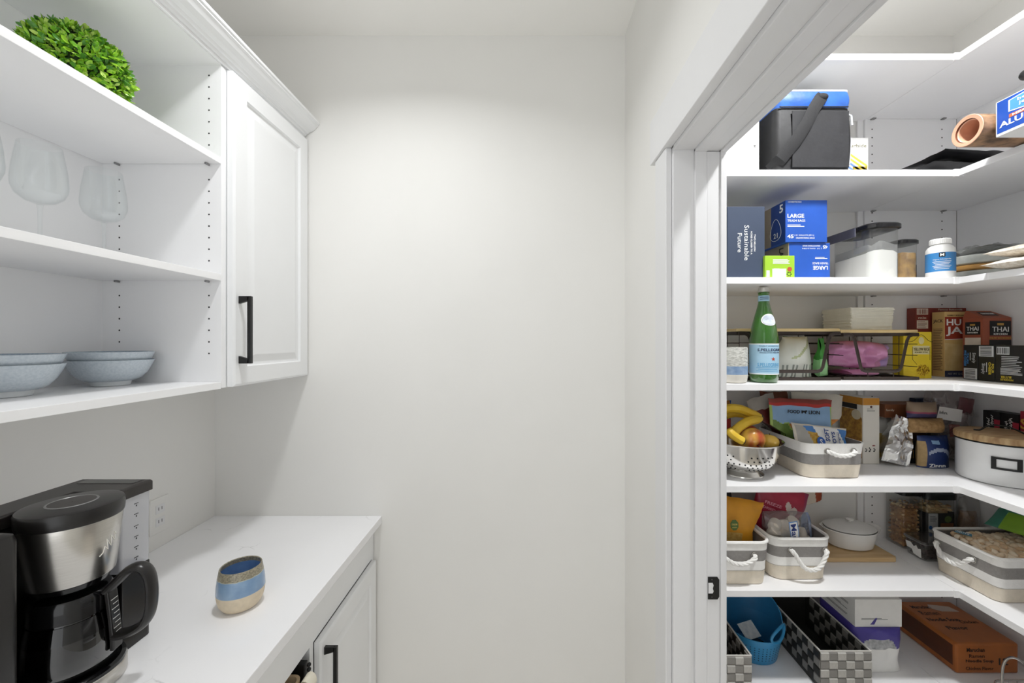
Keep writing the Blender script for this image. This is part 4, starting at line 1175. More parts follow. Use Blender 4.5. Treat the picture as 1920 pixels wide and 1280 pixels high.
# two stacking wire baskets with bamboo tops
BRZ = mat('bronze_metal', '#3a302b', 0.45, 0.3, var=0.08)
BAM = mat('bamboo', '#d9bd84', 0.5, hx2='#e6cd98', scale=12, stretch=(0.6, 8, 8), bump=0.1)
def bar_path(mb, pts, w, th):
    """flat bar swept along pts in a plane facing -Y"""
    mb.tube(pts, [th] * len(pts), 4, ry=w, twist0=(0, 1, 0))
def wire_rack(label, x0, x1, y0, y1, z0, h):
    t = thing('wire_basket', label, 'basket', ((x0 + x1) / 2, (y0 + y1) / 2, z0), 'bamboo-topped wire baskets')
    zt = z0 + h
    obj('bamboo_top', MB().box(x0, x1, y0, y1, zt, zt + 0.010), BAM, t, bevel=0.002)
    zl = zt - 0.0062
    i0, i1 = x0 + 0.026, x1 - 0.026
    mb = MB()
    for yy in (y0 + 0.002, y1 - 0.006):
        mb.box(x0 + 0.002, x1 - 0.002, yy, yy + 0.004, zt - 0.010, zt - 0.0004)
    for xx in (x0 + 0.002, x1 - 0.006): mb.box(xx, xx + 0.004, y0 + 0.006, y1 - 0.006, zt - 0.010, zt - 0.0004)
    obj('top_frame', mb, BRZ, t)
    # scooped front bar
    yf = y0 - 0.006
    zs = z0 + 0.030
    pr = [(x0 + 0.004, zl), (x0 + 0.024, zl), (x0 + 0.036, zl - 0.006), (x0 + 0.043, zl - 0.020), (x0 + 0.062, zs + 0.014), (x0 + 0.068, zs + 0.004), (x0 + 0.080, zs), (x1 - 0.080, zs), (x1 - 0.068, zs + 0.004), (x1 - 0.062, zs + 0.014), (x1 - 0.043, zl - 0.020), (x1 - 0.036, zl - 0.006), (x1 - 0.024, zl), (x1 - 0.004, zl)]
    mb = MB(); mb.tube([(x, yf, z) for x, z in pr], [0.0022] * len(pr), 8, ry=0.0058, twist0=(0, 1, 0))
    obj('front_frame', mb, BRZ, t)
    mb = MB()
    mb.box(x0 + 0.004, x1 - 0.004, yf - 0.002, yf + 0.002, z0 + 0.0008, z0 + 0.0105).box(x0 + 0.004, x1 - 0.004, y1 - 0.006, y1 - 0.002, z0 + 0.0008, z0 + 0.0105)
    for xx in (x0 + 0.004, x1 - 0.008): mb.box(xx, xx + 0.004, yf + 0.002, y1 - 0.006, z0 + 0.0008, z0 + 0.0105)
    obj('base_frame', mb, BRZ, t)
    rr = 0.0013
    for xx in (x0 + 0.006, x1 - 0.006):
        for f in (0.28, 0.52, 0.76):
            mb = MB(); mb.tube([(xx, y0 - 0.003, z0 + h * f), (xx, y1 - 0.003, z0 + h * f)], rr, 6); obj('side_wire', mb, BRZ, t)
        for yy in (y0 + (y1 - y0) * 0.35, y1 - 0.004):
            mb = MB(); mb.tube([(xx, yy, z0 + 0.008), (xx, yy, zt - 0.002)], rr, 6); obj('side_wire', mb, BRZ, t)
    for f in (0.28, 0.52, 0.76):
        mb = MB(); mb.tube([(x0 + 0.004, y1 - 0.004, z0 + h * f), (x1 - 0.004, y1 - 0.004, z0 + h * f)], rr, 6); obj('back_wire', mb, BRZ, t)
    for xx in (x0 + (x1 - x0) * 0.33, x0 + (x1 - x0) * 0.66):
        mb = MB(); mb.tube([(xx, y1 - 0.004, z0 + 0.008), (xx, y1 - 0.004, zt - 0.002)], rr, 6); obj('back_wire', mb, BRZ, t)
        mb = MB(); mb.tube([(xx, yf, z0 + 0.008), (xx, yf, zs)], rr, 6); obj('front_wire', mb, BRZ, t)
    for i in range(7):
        xx = x0 + 0.03 + (x1 - x0 - 0.06) * i / 6
        mb = MB(); mb.tube([(xx, yf, z0 + 0.0055), (xx, y1 - 0.004, z0 + 0.0055)], rr, 6); obj('floor_wire', mb, BRZ, t)
    return t
ax0, ax1, ay0, ay1 = 0.772, 1.046, 1.362, 1.566
wire_rack('bamboo-topped wire basket behind the green bottle, holding a white pouch', ax0 - 0.07, ax1, ay0, ay1, zd, 0.162)
bx0, bx1, by0, by1 = 1.060, 1.320, 1.378, 1.562
wire_rack('bamboo-topped wire basket under the napkins, holding a pink pouch', bx0, bx1, by0, by1, zd, 0.158)

zi = zd + 0.0075
WPO = mat('white_pouch', '#e3e5dc', 0.55, var=0.03, scale=15)
GPO = mat('green_pouch', '#4f9d46', 0.4, hx2='#6fb45c', scale=20)
def zw(u, v, f):
    if f and abs(v - 0.55 - 0.42 * u) < 0.05 and v > 0.45: return 1
    if f and v < 0.32 and -0.6 < u < 0.9 and int((u + 1) * 16) % 3 == 0: return 2
    return 0
mb = MB()
Mx = at(0.930, 1.435, zi)
pillow(mb, 0.155, 0.138, 0.085, Mx, zw, seed=11, wrinkle=0.10, flat_bottom=True)
for v in mb.v:                      # shoulders gathered towards the top
    s = (v.z - zi) / 0.138
    g = max(0.0, s - 0.35) / 0.65
    g = g * g * (3 - 2 * g)
    v.x = 0.922 + (v.x - 0.930) * (1 - 0.42 * g) + 0.022 * g
mn = min(v.z for v in mb.v)
for v in mb.v: v.z += zi - mn
fit(mb, None, (0.80, 0.999, 1.37, 1.495))
o = obj('pouch', mb, [WPO, mat('pouch_sage', '#b7bf95', 0.5), mat('pouch_print', '#8f948c', 0.5)], base=(0.93, 1.435, zi), smooth=True)
tag(o, 'white zip pouch with pale green swoosh in the wire basket', 'bag')
def lift_to(mb, z):
    mn = min(v.z for v in mb.v)
    for v in mb.v: v.z += z - mn
    return mb
mb = MB(); pillow(mb, 0.085, 0.130, 0.036, at(0.998, 1.518, zi, 2, 0, 8), None, seed=12, wrinkle=0.35); lift_to(mb, zi)
mxx = max(v.x for v in mb.v)
for v in mb.v: v.x += min(0, 1.036 - mxx)
o = obj('pouch', mb, GPO, base=(1.005, 1.49, zi), smooth=True)
tag(o, 'crinkled green pouch behind the white one in the wire basket', 'bag')
mb = MB(); pillow(mb, 0.055, 0.128, 0.034, at(1.022, 1.402, zi, 8, 0, -6), lambda u, v, f: 1 if v > 0.45 else 0, seed=15, wrinkle=0.5); lift_to(mb, zi)
mxx = max(v.x for v in mb.v)
for v in mb.v: v.x += min(0, 1.037 - mxx)
fit(mb, None, (1.0005, 1.038, 1.366, 1.49))
o = obj('pouch', mb, [mat('bright_green_wrap', '#8fc487', 0.35, var=0.1), mat('leaf_green_wrap', '#3c8a35', 0.35, var=0.2)], base=(1.02, 1.40, zi), smooth=True)
tag(o, 'small glossy green wrapper at the corner of the wire basket', 'bag')

PINK = mat('pink_pouch', '#cf8fb8', 0.4, var=0.10, scale=18)
PURP = mat('lilac_print', '#b99bd0', 0.4, var=0.06, scale=18)
MAG = mat('magenta_wrap', '#6b2a4a', 0.4, var=0.2)
mb = MB()
pillow(mb, 0.100, 0.192, 0.075, Matrix.Translation((1.072, 1.458, zi + 0.085)) @ Matrix.Rotation(radians(90), 4, 'Y') @ Matrix.Rotation(radians(2), 4, 'Z'), lambda u, v, f: 1 if v > 0.86 else 0, seed=14, wrinkle=0.42, wf=12)
mn, mx_ = min(v.x for v in mb.v), max(v.x for v in mb.v)
for v in mb.v:
    v.x = 1.078 + (v.x - mn) * (1.288 - 1.078) / (mx_ - mn)
    s = (v.x - 1.078) / 0.21
    zc0 = zi + 0.085
    v.z = zc0 + (v.z - zc0) * (0.80 + 0.22 * max(0.0, sin(pi * min(1, s * 1.1))) ** 0.7) - 0.006 * s
lift_to(mb, zi + 0.026)
o = obj('pouch', mb, [PINK, PURP], base=(1.18, 1.46, zi + 0.026), smooth=True)
tag(o, 'pink soft pouch with lilac end lying in the wire basket under the napkins', 'bag')
mb = MB(); pillow(mb, 0.16, 0.12, 0.024, Matrix.Translation((1.165, 1.40, zi)) @ Matrix.Rotation(radians(-90), 4, 'X'), lambda u, v, f: 1 if u < -0.7 else (2 if u > 0.45 else 0), seed=17, wrinkle=0.12)
mn, mx_, my_ = min(v.z for v in mb.v), max(v.z for v in mb.v), min(v.y for v in mb.v)
for v in mb.v: v.z = zi + (v.z - mn) * 0.0245 / (mx_ - mn); v.y += 1.392 - my_
o = obj('pouch', mb, [PINK, MAG, BLACKP], base=(1.17, 1.45, zi), smooth=True)
tag(o, 'flat pink and black pouch under the lilac-ended one', 'bag')

# paper napkins standing on the bamboo top, a corner towards the room
NAP = mat('napkin_paper', '#e6e3d6', 0.85, var=0.03, scale=30, bump=0.2, bscale=120)
zn = zd + 0.158 + 0.0105
cxn, cyn = 1.188, 1.472
t = thing('napkin_stack', 'thick stack of cream paper napkins on the bamboo top', 'napkins', (cxn, cyn, zn))
rnd = random.Random(3)
N_ = 26
hN = 0.076 / N_
first = None
for i in range(N_):
    sx = 0.142 + 0.008 * i / N_
    mb = MB(Matrix.Translation((cxn + rnd.gauss(0, 0.0007), cyn + rnd.gauss(0, 0.0007), zn)) @ Matrix.Rotation(radians(1.0 + rnd.gauss(0, 0.5)), 4, 'Z'))
    f = sx / 2 + rnd.gauss(0, 0.0008)
    z_ = 0.0004 + i * hN
    mb.loft([rrect(-f, f, -f * 0.92, f * 0.92, 0.004, z_, 2), rrect(-f - .0006, f + .0006, -f * 0.92 - .0006, f * 0.92 + .0006, 0.004, z_ + hN * 0.5, 2), rrect(-f, f, -f * 0.92, f * 0.92, 0.004, z_ + hN * 0.97, 2)])
    obj('napkin', mb, NAP, t)

# dry-mix cartons in the corner
def carton(label, x0, x1, y0, y1, z0, z1, m, **k): return box_thing('carton', label, 'box', x0, x1, y0, y1, z0, z1, m, **k)
CORN = mat('cornbread_red', '#7d2f26', 0.5, var=0.06)
Y = 1.537
o = carton('dark red mix carton with a white barcode, farthest back in the corner', 1.462, 1.652, Y, 1.572, zd + 0.0005, wz(577, Y), CORN)
mb = MB(); barcode(mb, (wx(1729.5, Y), Y, wz(584, Y)), 0.042, 0.022, '-Y', 0, 1, 5); patch(mb, (wx(1729.5, Y), Y, wz(608, Y)), 0.042, 0.030); lines(mb, (wx(1729.5, Y), Y, wz(608, Y)), 0.036, 0.026, 5, off=0.0004, mi=1, fill=0.3)
obj('barcode_panel', mb, [mat('label_cream', '#d9cdbd', 0.6), CORN], o)
mb = MB(); put_text(mb, 'Famous Buttermilk', (wx(1782, Y), Y, wz(580.2, Y)), 0.09, 0.006, bold=False); put_text(mb, 'mix', (wx(1729.5, Y), Y, wz(595.5, Y)), 0.03, 0.008, bold=False); child('lettering', o, mb, mat('label_cream', '#d9cdbd', 0.6))

YEL = mat('rice_yellow', '#e3c82f', 0.5, var=0.06, scale=10)
Y = 1.432
yx0, yx1 = wx(1694, Y), wx(1747, Y)
o = carton('yellow carton of rice standing beside the wire basket', yx0, yx1, Y, 1.475, zd + 0.0005, wz(622, Y), YEL)
mb = MB(); patch(mb, (wx(1727, Y), Y, wz(656, Y)), 0.058, 0.030); child('name_panel', o, mb, mat('panel_cream', '#d8cf9e', 0.6))
mb = MB(); put_text(mb, 'YELLOW RICE', (wx(1727, Y), Y, wz(654.5, Y)), 0.054, 0.0105, off=0.0005); put_text(mb, 'SPANISH STYLE', (wx(1727, Y), Y, wz(660, Y)), 0.045, 0.004, off=0.0005)
pts = [(yx0 + 0.008, Y - 0.0006, wz(641, Y))] + [(wx(1727, Y) + 0.042 * (i / 10 - 0.5) * 2, Y - 0.0006, wz(641, Y) + 0.026 * math.exp(-((i / 10 - 0.5) * 4.2) ** 2)) for i in range(11)] 
mb.tube(pts, 0.0008, 5)
mb.tube([(wx(1711, Y), Y - 0.0006, wz(650, Y)), (wx(1711, Y), Y - 0.0006, wz(674, Y)), (wx(1719, Y), Y - 0.0006, wz(683, Y))], 0.0007, 5); mb.tube([(wx(1743.5, Y), Y - 0.0006, wz(650, Y)), (wx(1743.5, Y), Y - 0.0006, wz(675, Y))], 0.0007, 5)
child('lettering', o, mb, mat('rice_dark', '#5a4a1c', 0.5))
mb = MB(); ellipse_patch(mb, (wx(1727.5, Y), Y, wz(638.5, Y)), 0.019, 0.025); child('seal', o, mb, mat('panel_cream', '#d8cf9e'))
mb = MB(); rnd = random.Random(2)
for i in range(130):
    a, r = rnd.uniform(0, 2 * pi), sqrt(rnd.random())
    x_, z_ = wx(1731, Y) + 0.022 * r * cos(a), wz(694, Y) + 0.019 * r * sin(a)
    patch(mb, (min(x_, yx1 - 0.004), Y, max(z_, zd + 0.004)), 0.0055, 0.0018, roll=rnd.uniform(0, 180), mi=i % 3)
obj('rice_picture', mb, [mat('rice_a', '#c99a24', 0.6), mat('rice_b', '#e8bf3c', 0.6), mat('rice_c', '#a87a1c', 0.6)], o, kind='stuff')

TAN2 = mat('pancake_tan', '#d3b173', 0.55, var=0.05, scale=12)
PRED = mat('pancake_red', '#9a3a26', 0.5, var=0.06, scale=12)
Y = 1.482
hx0, hx1, hz1 = wx(1771, Y), 1.652, wz(584, Y)
o = carton('tan and red pancake mix carton between rice and noodle cartons', hx0, hx1, Y, 1.528, zd + 0.0005, hz1, TAN2)
hw = hx1 - hx0
mb = MB(); patch(mb, ((hx0 + hx1) / 2, Y, wz(615, Y)), hw - 0.002, wz(594, Y) - wz(636, Y)); child('red_panel', o, mb, PRED)
mb = MB(); put_text(mb, 'HU', (hx0 + 0.033, Y, wz(604, Y)), 0.052, 0.023, off=0.0006); put_text(mb, 'NGRY', (hx0 + 0.098, Y, wz(604, Y)), 0.066, 0.023, off=0.0006); put_text(mb, 'JA', (hx0 + 0.0345, Y, wz(621, Y)), 0.060, 0.034, off=0.0006); put_text(mb, 'CK', (hx0 + 0.098, Y, wz(621, Y)), 0.056, 0.034, off=0.0006)
mb.poly((hx0 + 0.001, Y - 0.0006, wz(637, Y)), (1, 0, 0), (0, 0, 1), [(0, 0), (hw - 0.002, 0.006), (hw - 0.002, 0.0078), (0, 0.0018)], 0.0004); child('name_lettering', o, mb, WHITE)
mb = MB(); patch(mb, ((hx0 + hx1) / 2, Y, zd + 0.012), hw - 0.002, 0.022); child('base_band', o, mb, mat('pancake_navy', '#2a3350', 0.5))
mb = MB(); mb.poly((hx0 + 0.001, Y, zd + 0.0235), (1, 0, 0), (0, 0, 1), [(0, 0), (hw - 0.002, 0), (hw - 0.002, 0.083), (0.06, 0.094), (0, 0.100)], 0.0004); child('picture', o, mb, mat('pancake_batter', '#c7a86c', 0.6, hx2='#e0c78e', scale=22))
mb = MB(); put_text(mb, 'NET WT 32 OZ', (hx0 + 0.042, Y, zd + 0.012), 0.06, 0.008, off=0.0005, bold=False); child('base_lettering', o, mb, GREY)
mb = MB(); put_text(mb, 'FAMILY SIZE LIGHT AND FLUFFY', (hx0 + 0.07, Y, wz(591, Y)), 0.12, 0.0045)
put_text(mb, 'JACK', (hx0, Y + 0.023, wz(602, Y)), 0.036, 0.015, '-X'); lines(mb, (hx0, Y + 0.023, wz(655, Y)), 0.036, 0.155, 26, '-X', fill=0.35, seed=6)
child('side_lettering', o, mb, mat('pancake_brown', '#5d4630', 0.6))

# noodle carton with a sloping window front
THAI = mat('noodle_rust', '#9a5038', 0.5, var=0.07, scale=12)
tx0, tx1, ty0, ty1, tz1 = 1.552, 1.650, 1.392, 1.456, wz(595, 1.392)
t = thing('noodle_carton', 'rust red noodle carton with gabled top behind the black cartons', 'box', (1.60, 1.42, zd))
mb = MB(); mb.box(tx0, tx1, ty0, ty1, zd + 0.0005, tz1); bo = obj('body', mb, THAI, t, bevel=0.001)
mb = MB(); mb.loft([[(tx0, ty0, tz1 + 0.0003), (tx1, ty0, tz1 + 0.0003), (tx1, ty1, tz1 + 0.0003), (tx0, ty1, tz1 + 0.0003)], [(tx0 + 0.004, ty1 - 0.012, tz1 + 0.026), (tx1 - 0.014, ty1 - 0.012, tz1 + 0.026), (tx1 - 0.014, ty1 - 0.006, tz1 + 0.026), (tx0 + 0.004, ty1 - 0.006, tz1 + 0.026)]])
tp = obj('gabled_top', mb, THAI, t)
up = Vector((0, ty1 - 0.012 - ty0, 0.026)).normalized()
co = Vector(((tx0 + tx1) / 2 - 0.004, ty0 + 0.026, tz1 + 0.0135))
mb = MB(); mb.poly(co, (1, 0, 0), up, [(-0.028, -0.013), (0.028, -0.013), (0.024, 0.015), (-0.024, 0.015)], 0.0008); child('top_panel', tp, mb, BLACK)
mb = MB(); put_text(mb, 'THAI KITCHEN', co, 0.042, 0.008, right=(1, 0, 0), up=up, off=0.0009); child('top_lettering', tp, mb, WHITE)
mb = MB(); patch(mb, (wx(1875.5, ty0), ty0, wz(615, ty0)), 0.072, 0.050); patch(mb, (tx0, ty0 + 0.031, wz(615.5, ty0 + 0.03)), 0.048, 0.044, '-X'); patch(mb, (wx(1875.5, ty0), ty0, wz(645, ty0)), 0.074, 0.030); child('black_panels', bo, mb, BLACK)
mb = MB(); put_text(mb, 'THAI', (wx(1875.5, ty0), ty0, wz(617, ty0)), 0.056, 0.017, off=0.0006, bold=False); put_text(mb, 'KITCHEN', (wx(1875.5, ty0), ty0, wz(626, ty0)), 0.046, 0.006, off=0.0006); child('lettering', bo, mb, WHITE); mb = MB()
put_text(mb, 'THAI', (tx0, ty0 + 0.031, wz(616, ty0 + 0.03)), 0.038, 0.014, '-X', off=0.0006, bold=False); put_text(mb, 'KITCHEN', (tx0, ty0 + 0.031, wz(623.5, ty0 + 0.03)), 0.032, 0.005, '-X', off=0.0006); child('lettering', bo, mb, WHITE)
mb = MB(); patch(mb, (tx0, ty0 + 0.031, wz(641, ty0 + 0.03)), 0.050, 0.030, '-X'); child('white_panel', bo, mb, mat('label_cream', '#d9cdbd'))
mb = MB(); patch(mb, (wx(1875.5, ty0), ty0, wz(607.5, ty0)), 0.022, 0.008, off=0.0006); patch(mb, (tx0, ty0 + 0.031, wz(609, ty0 + 0.03)), 0.016, 0.006, '-X', off=0.0006); child('gold_mark', bo, mb, mat('noodle_gold', '#b98f48', 0.5))
mb = MB(); put_text(mb, 'STIR-FRY RICE NOODLES', (wx(1875.5, ty0), ty0, wz(633.5, ty0)), 0.074, 0.006, off=0.0004); child('strip_lettering', bo, mb, mat('noodle_gold', '#b98f48', 0.5))

# three black pasta cartons along the return shelf
PB = mat('pasta_black', '#1b1c1d', 0.45, var=0.06)
SIL = mat('pasta_silver', '#c4c6c8', 0.5)
ztb = zd + 0.117
xb0 = 1.497
cells = [(1.402, 1.357, 'black pasta carton with sideways blue lettering, farthest of three'), (1.3555, 1.309, 'black pasta carton with sideways yellow lettering, middle of three'), (1.3075, 1.225, 'black pasta carton with white barcode on its back, nearest of three')]
for i, (ya, yb_, lab) in enumerate(cells):
    o = carton(lab, xb0, xb0 + 0.046, yb_, ya, zd + 0.0005, ztb, PB)
    ym = (ya + yb_) / 2
    mb = MB(); mw = MB(); my = MB()
    if i == 0:
        barcode(mb, (xb0, ym, zd + 0.021), 0.040, 0.036, '-X', 0, 1, 3, vertical=False)
        put_text(mw, 'Simply', (xb0, ym - 0.010, zd + 0.074), 0.034, 0.012, '-X', roll=-90, bold=False); lines(mw, (xb0, ym + 0.0005, zd + 0.074), 0.035, 0.004, 1, '-X', roll=-90)
        put_text(my, 'ITALIAN', (xb0, ym + 0.0085, zd + 0.072), 0.036, 0.0065, '-X', roll=-90); put_text(my, 'FIVE CHEESE', (xb0, ym + 0.0165, zd + 0.072), 0.052, 0.0065, '-X', roll=-90)
        col = mat('pasta_blue', '#3f79b0', 0.5)
    elif i == 1:
        barcode(mb, (xb0, ym, zd + 0.097), 0.042, 0.034, '-X', 0, 1, 4, vertical=False)
        put_text(mw, 'Simply', (xb0, ym + 0.009, zd + 0.040), 0.034, 0.012, '-X', roll=-90, bold=False); lines(mw, (xb0, ym - 0.001, zd + 0.040), 0.042, 0.004, 1, '-X', roll=-90)
        put_text(my, 'FOUR', (xb0, ym - 0.0185, zd + 0.042), 0.030, 0.0065, '-X', roll=-90); put_text(my, 'CHEESE', (xb0, ym - 0.010, zd + 0.042), 0.040, 0.0065, '-X', roll=-90)
        col = mat('pasta_yellow', '#d6bf3a', 0.5)
    else:
        barcode(mb, (xb0, ya - 0.022, zd + 0.100), 0.034, 0.024, '-X', 0, 1, 5)
        lines(mw, (xb0, ym - 0.004, zd + 0.066), 0.055, 0.036, 7, '-X', fill=0.35, seed=9); lines(mw, (xb0, ym - 0.004, zd + 0.036), 0.060, 0.022, 6, '-X', fill=0.5, seed=10)
        put_text(my, 'BUTTER', (xb0, ya - 0.030, zd + 0.018), 0.028, 0.007, '-X', roll=180); put_text(my, 'NOODLES', (xb0, ya - 0.032, zd + 0.0095), 0.034, 0.006, '-X', roll=180)
        col = mat('pasta_yellow', '#d6bf3a', 0.5)
    obj('barcode', mb, [SIL, BLACK], o); child('lettering', o, mw, SIL); child('flavour_lettering', o, my, col)
mb = MB()
YB_ = mat('lemon_yellow', '#e8c22c', 0.4, var=0.08, scale=15)
pillow(mb, 0.13, 0.19, 0.05, at(1.505, 1.168, zd, 74, 0, 0), None, seed=41, wrinkle=0.2)
lift_to(mb, zd + 0.0006)
o = obj('pouch', mb, YB_, base=(1.505, 1.168, zd), smooth=True)
tag(o, 'bright yellow pouch beyond the black pasta cartons at the frame edge', 'bag')
# ------------------------------------------------------------------ shelf E
ze = SE
CNW = mat('canvas_white', '#f1f0ed', 0.85, var=0.03, scale=60, bump=0.3, bscale=420)
CNG = mat('canvas_grey', '#8f8c89', 0.85, var=0.07, scale=120, bump=0.3, bscale=420)
CNC = mat('canvas_cream', '#ded4c3', 0.85, var=0.05, scale=60, bump=0.3, bscale=420)
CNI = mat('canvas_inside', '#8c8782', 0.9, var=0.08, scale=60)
ROPE = mat('white_rope', '#f0efec', 0.8, var=0.04, scale=80, bump=0.3, bscale=500)
GROM = mat('grommet', '#a5a19b', 0.35, 0.8)
SEAM = mat('canvas_seam', '#77706a', 0.9)

def rope(parent, P, D, side):
    """three-strand rope handle through pts P (list of Vectors)"""
    fine = []
    n = len(P)
    for i in range(n - 1):
        for j in range(8):
            s = j / 8
            p0, p1, p2, p3 = (P[max(0, min(n - 1, i + q))] for q in (-1, 0, 1, 2))
            fine.append(0.5 * ((2 * p1) + (p2 - p0) * s + (2 * p0 - 5 * p1 + 4 * p2 - p3) * s * s + (3 * p1 - p0 - 3 * p2 + p3) * s ** 3))
    fine.append(P[-1])
    L = 0
    acc = [0]
    for a, b in zip(fine, fine[1:]): L += (b - a).length; acc.append(L)
    mb = MB()
    for st in range(3):
        pts = []
        for i, p in enumerate(fine):
            T = (fine[min(i + 1, len(fine) - 1)] - fine[max(0, i - 1)]).normalized()
            u = side - T * side.dot(T); u.normalize()
            w = T.cross(u)
            a = acc[i] / (D * 3.4) * 2 * pi + st * 2 * pi / 3
            pts.append(tuple(p + (u * cos(a) + w * sin(a)) * D * 0.27))
        mb.tube(pts, D * 0.27, 8)
    return obj('rope_handle', mb, ROPE, parent, smooth=True)

def fabric_basket(label, x0, x1, y0, y1, z0, h, bands, flare=0.010, rc=0.022, faces=(), roll=True, seed=1, group='striped canvas baskets', skirt=0.004):
    """bands: list of (fraction from the bottom, material index); faces: list of (face, centre along it, grommet gap, fraction up, sag, drop)"""
    t = thing('canvas_basket', label, 'basket', ((x0 + x1) / 2, (y0 + y1) / 2, z0), group)
    sv = Vector((seed * 3.3, seed * 1.9, 0))
    def outline(f, inset=0.0):
        g = flare * f - inset
        return [(x + 0.0035 * noise.noise(Vector((x * 14, y * 14, f * 3)) + sv), y + 0.0035 * noise.noise(Vector((y * 14, x * 14, f * 3 + 7)) + sv), z) for x, y, z in rrect(x0 - g, x1 + g, y0 - g, y1 + g, rc, z0 + h * f + 0.0006, 6)]
    fr, mi = [0.0, 0.015], [bands[0][1]]
    last = 0.015
    for f, m_ in bands:
        for s in (0.5, 1.0):
            fr.append(last + (f - last) * s); mi.append(m_)
        last = f
    rings = [outline(f, 0.004 if f == 0 else 0) for f in fr]
    mb = MB(); mb.loft(rings, mi, cap1=False)
    top = fr[-1]
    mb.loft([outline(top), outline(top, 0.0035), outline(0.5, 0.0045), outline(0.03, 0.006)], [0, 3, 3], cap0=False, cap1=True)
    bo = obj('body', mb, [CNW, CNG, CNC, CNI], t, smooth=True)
    if roll:
        mb = MB(); ol = outline(1.0, 0.0015)
        mb.tube(ol, 0.0052, 8, closed=True)
        obj('rolled_rim', mb, CNW, t, smooth=True)
    mb = MB()
    for f, m_ in bands[:-1]:
        if m_ != 2: continue
        mb.tube([(p[0], p[1], p[2]) for p in outline(f, -0.0002)], 0.0005, 4, closed=True)
    if mb.v: obj('seam', mb, SEAM, t)
    for face, c_, gap, f, sag, drop in faces:
        g = flare * f + 0.001
        z_ = z0 + h * f
        if face == '-Y':
            A = [Vector((c_ + s * gap / 2, y0 - g - 0.0022, z_)) for s in (-1, 1)]; N = Vector((0, -1, 0)); R = Vector((1, 0, 0))
        else:
            A = [Vector((x0 - g - 0.0022, c_ - s * gap / 2, z_)) for s in (-1, 1)]; N = Vector((-1, 0, 0)); R = Vector((0, -1, 0))
        for p in A:
            ring = [tuple(p + (R * cos(2 * pi * i / 20) + Vector((0, 0, 1)) * sin(2 * pi * i / 20)) * 0.0085 + N * 0.0005) for i in range(20)]
            mb = MB(); mb.tube(ring, 0.0018, 8, closed=True); obj('grommet', mb, GROM, t, smooth=True)
        U = Vector((0, 0, 1))
        P = [A[0] + N * 0.002, A[0] + N * 0.011 - U * 0.002 + R * 0.003]
        for s in (0.25, 0.5, 0.75):
            P.append(A[0].lerp(A[1], s) + N * (0.013 + drop) - U * sag * (1 - (2 * s - 1) ** 2 * 0.85))
        P += [A[1] + N * 0.011 - U * 0.002 - R * 0.003, A[1] + N * 0.002]
        rope(t, P, 0.0132, N)
    return t

# steel colander with fruit
cc = (0.722, 1.366, ze)
t = thing('colander', 'shiny footed steel colander holding fruit', 'colander', cc)
prof = [(0.045, 0.0205), (0.064, 0.0225), (0.085, 0.034), (0.100, 0.053), (0.108, 0.078), (0.111, 0.108), (0.121, 0.1135), (0.122, 0.1150), (0.120, 0.1158), (0.1095, 0.1095), (0.106, 0.078), (0.098, 0.054), (0.083, 0.0355), (0.062, 0.0245), (0.001, 0.0225)]
mb = MB(); mb.lathe(cc, prof, 80)
cb = obj('bowl', mb, STEEL, t, smooth=True)
mb = MB(); mb.lathe(cc, [(0.063, 0.0006), (0.0655, 0.001), (0.0645, 0.005), (0.056, 0.011), (0.052, 0.016), (0.053, 0.0203), (0.046, 0.0203), (0.046, 0.016), (0.059, 0.004)], 64, cap0=False, cap1=False)
obj('foot', mb, STEEL, t, smooth=True)
mb = MB()
for row, (r, z, nr, nz) in enumerate(((0.0745, 0.0282, 0.48, -0.88), (0.0850, 0.0340, 0.62, -0.78), (0.0930, 0.0441, 0.78, -0.62), (0.1000, 0.0530, 0.88, -0.47), (0.1040, 0.0655, 0.95, -0.31), (0.1080, 0.0780, 0.97, -0.2))):
    for k in range(40):
        a = 2 * pi * (k + 0.5 * (row % 2)) / 40
        if k % 7 in (5, 6) and row % 3: continue
        n_ = Vector((nr * cos(a), nr * sin(a), nz))
        mb.disc(Vector((cc[0] + r * cos(a), cc[1] + r * sin(a), cc[2] + z)) + n_ * 0.0007, n_, 0.0024, 10)
obj('drain_holes', mb, HOLE, cb, kind='stuff')

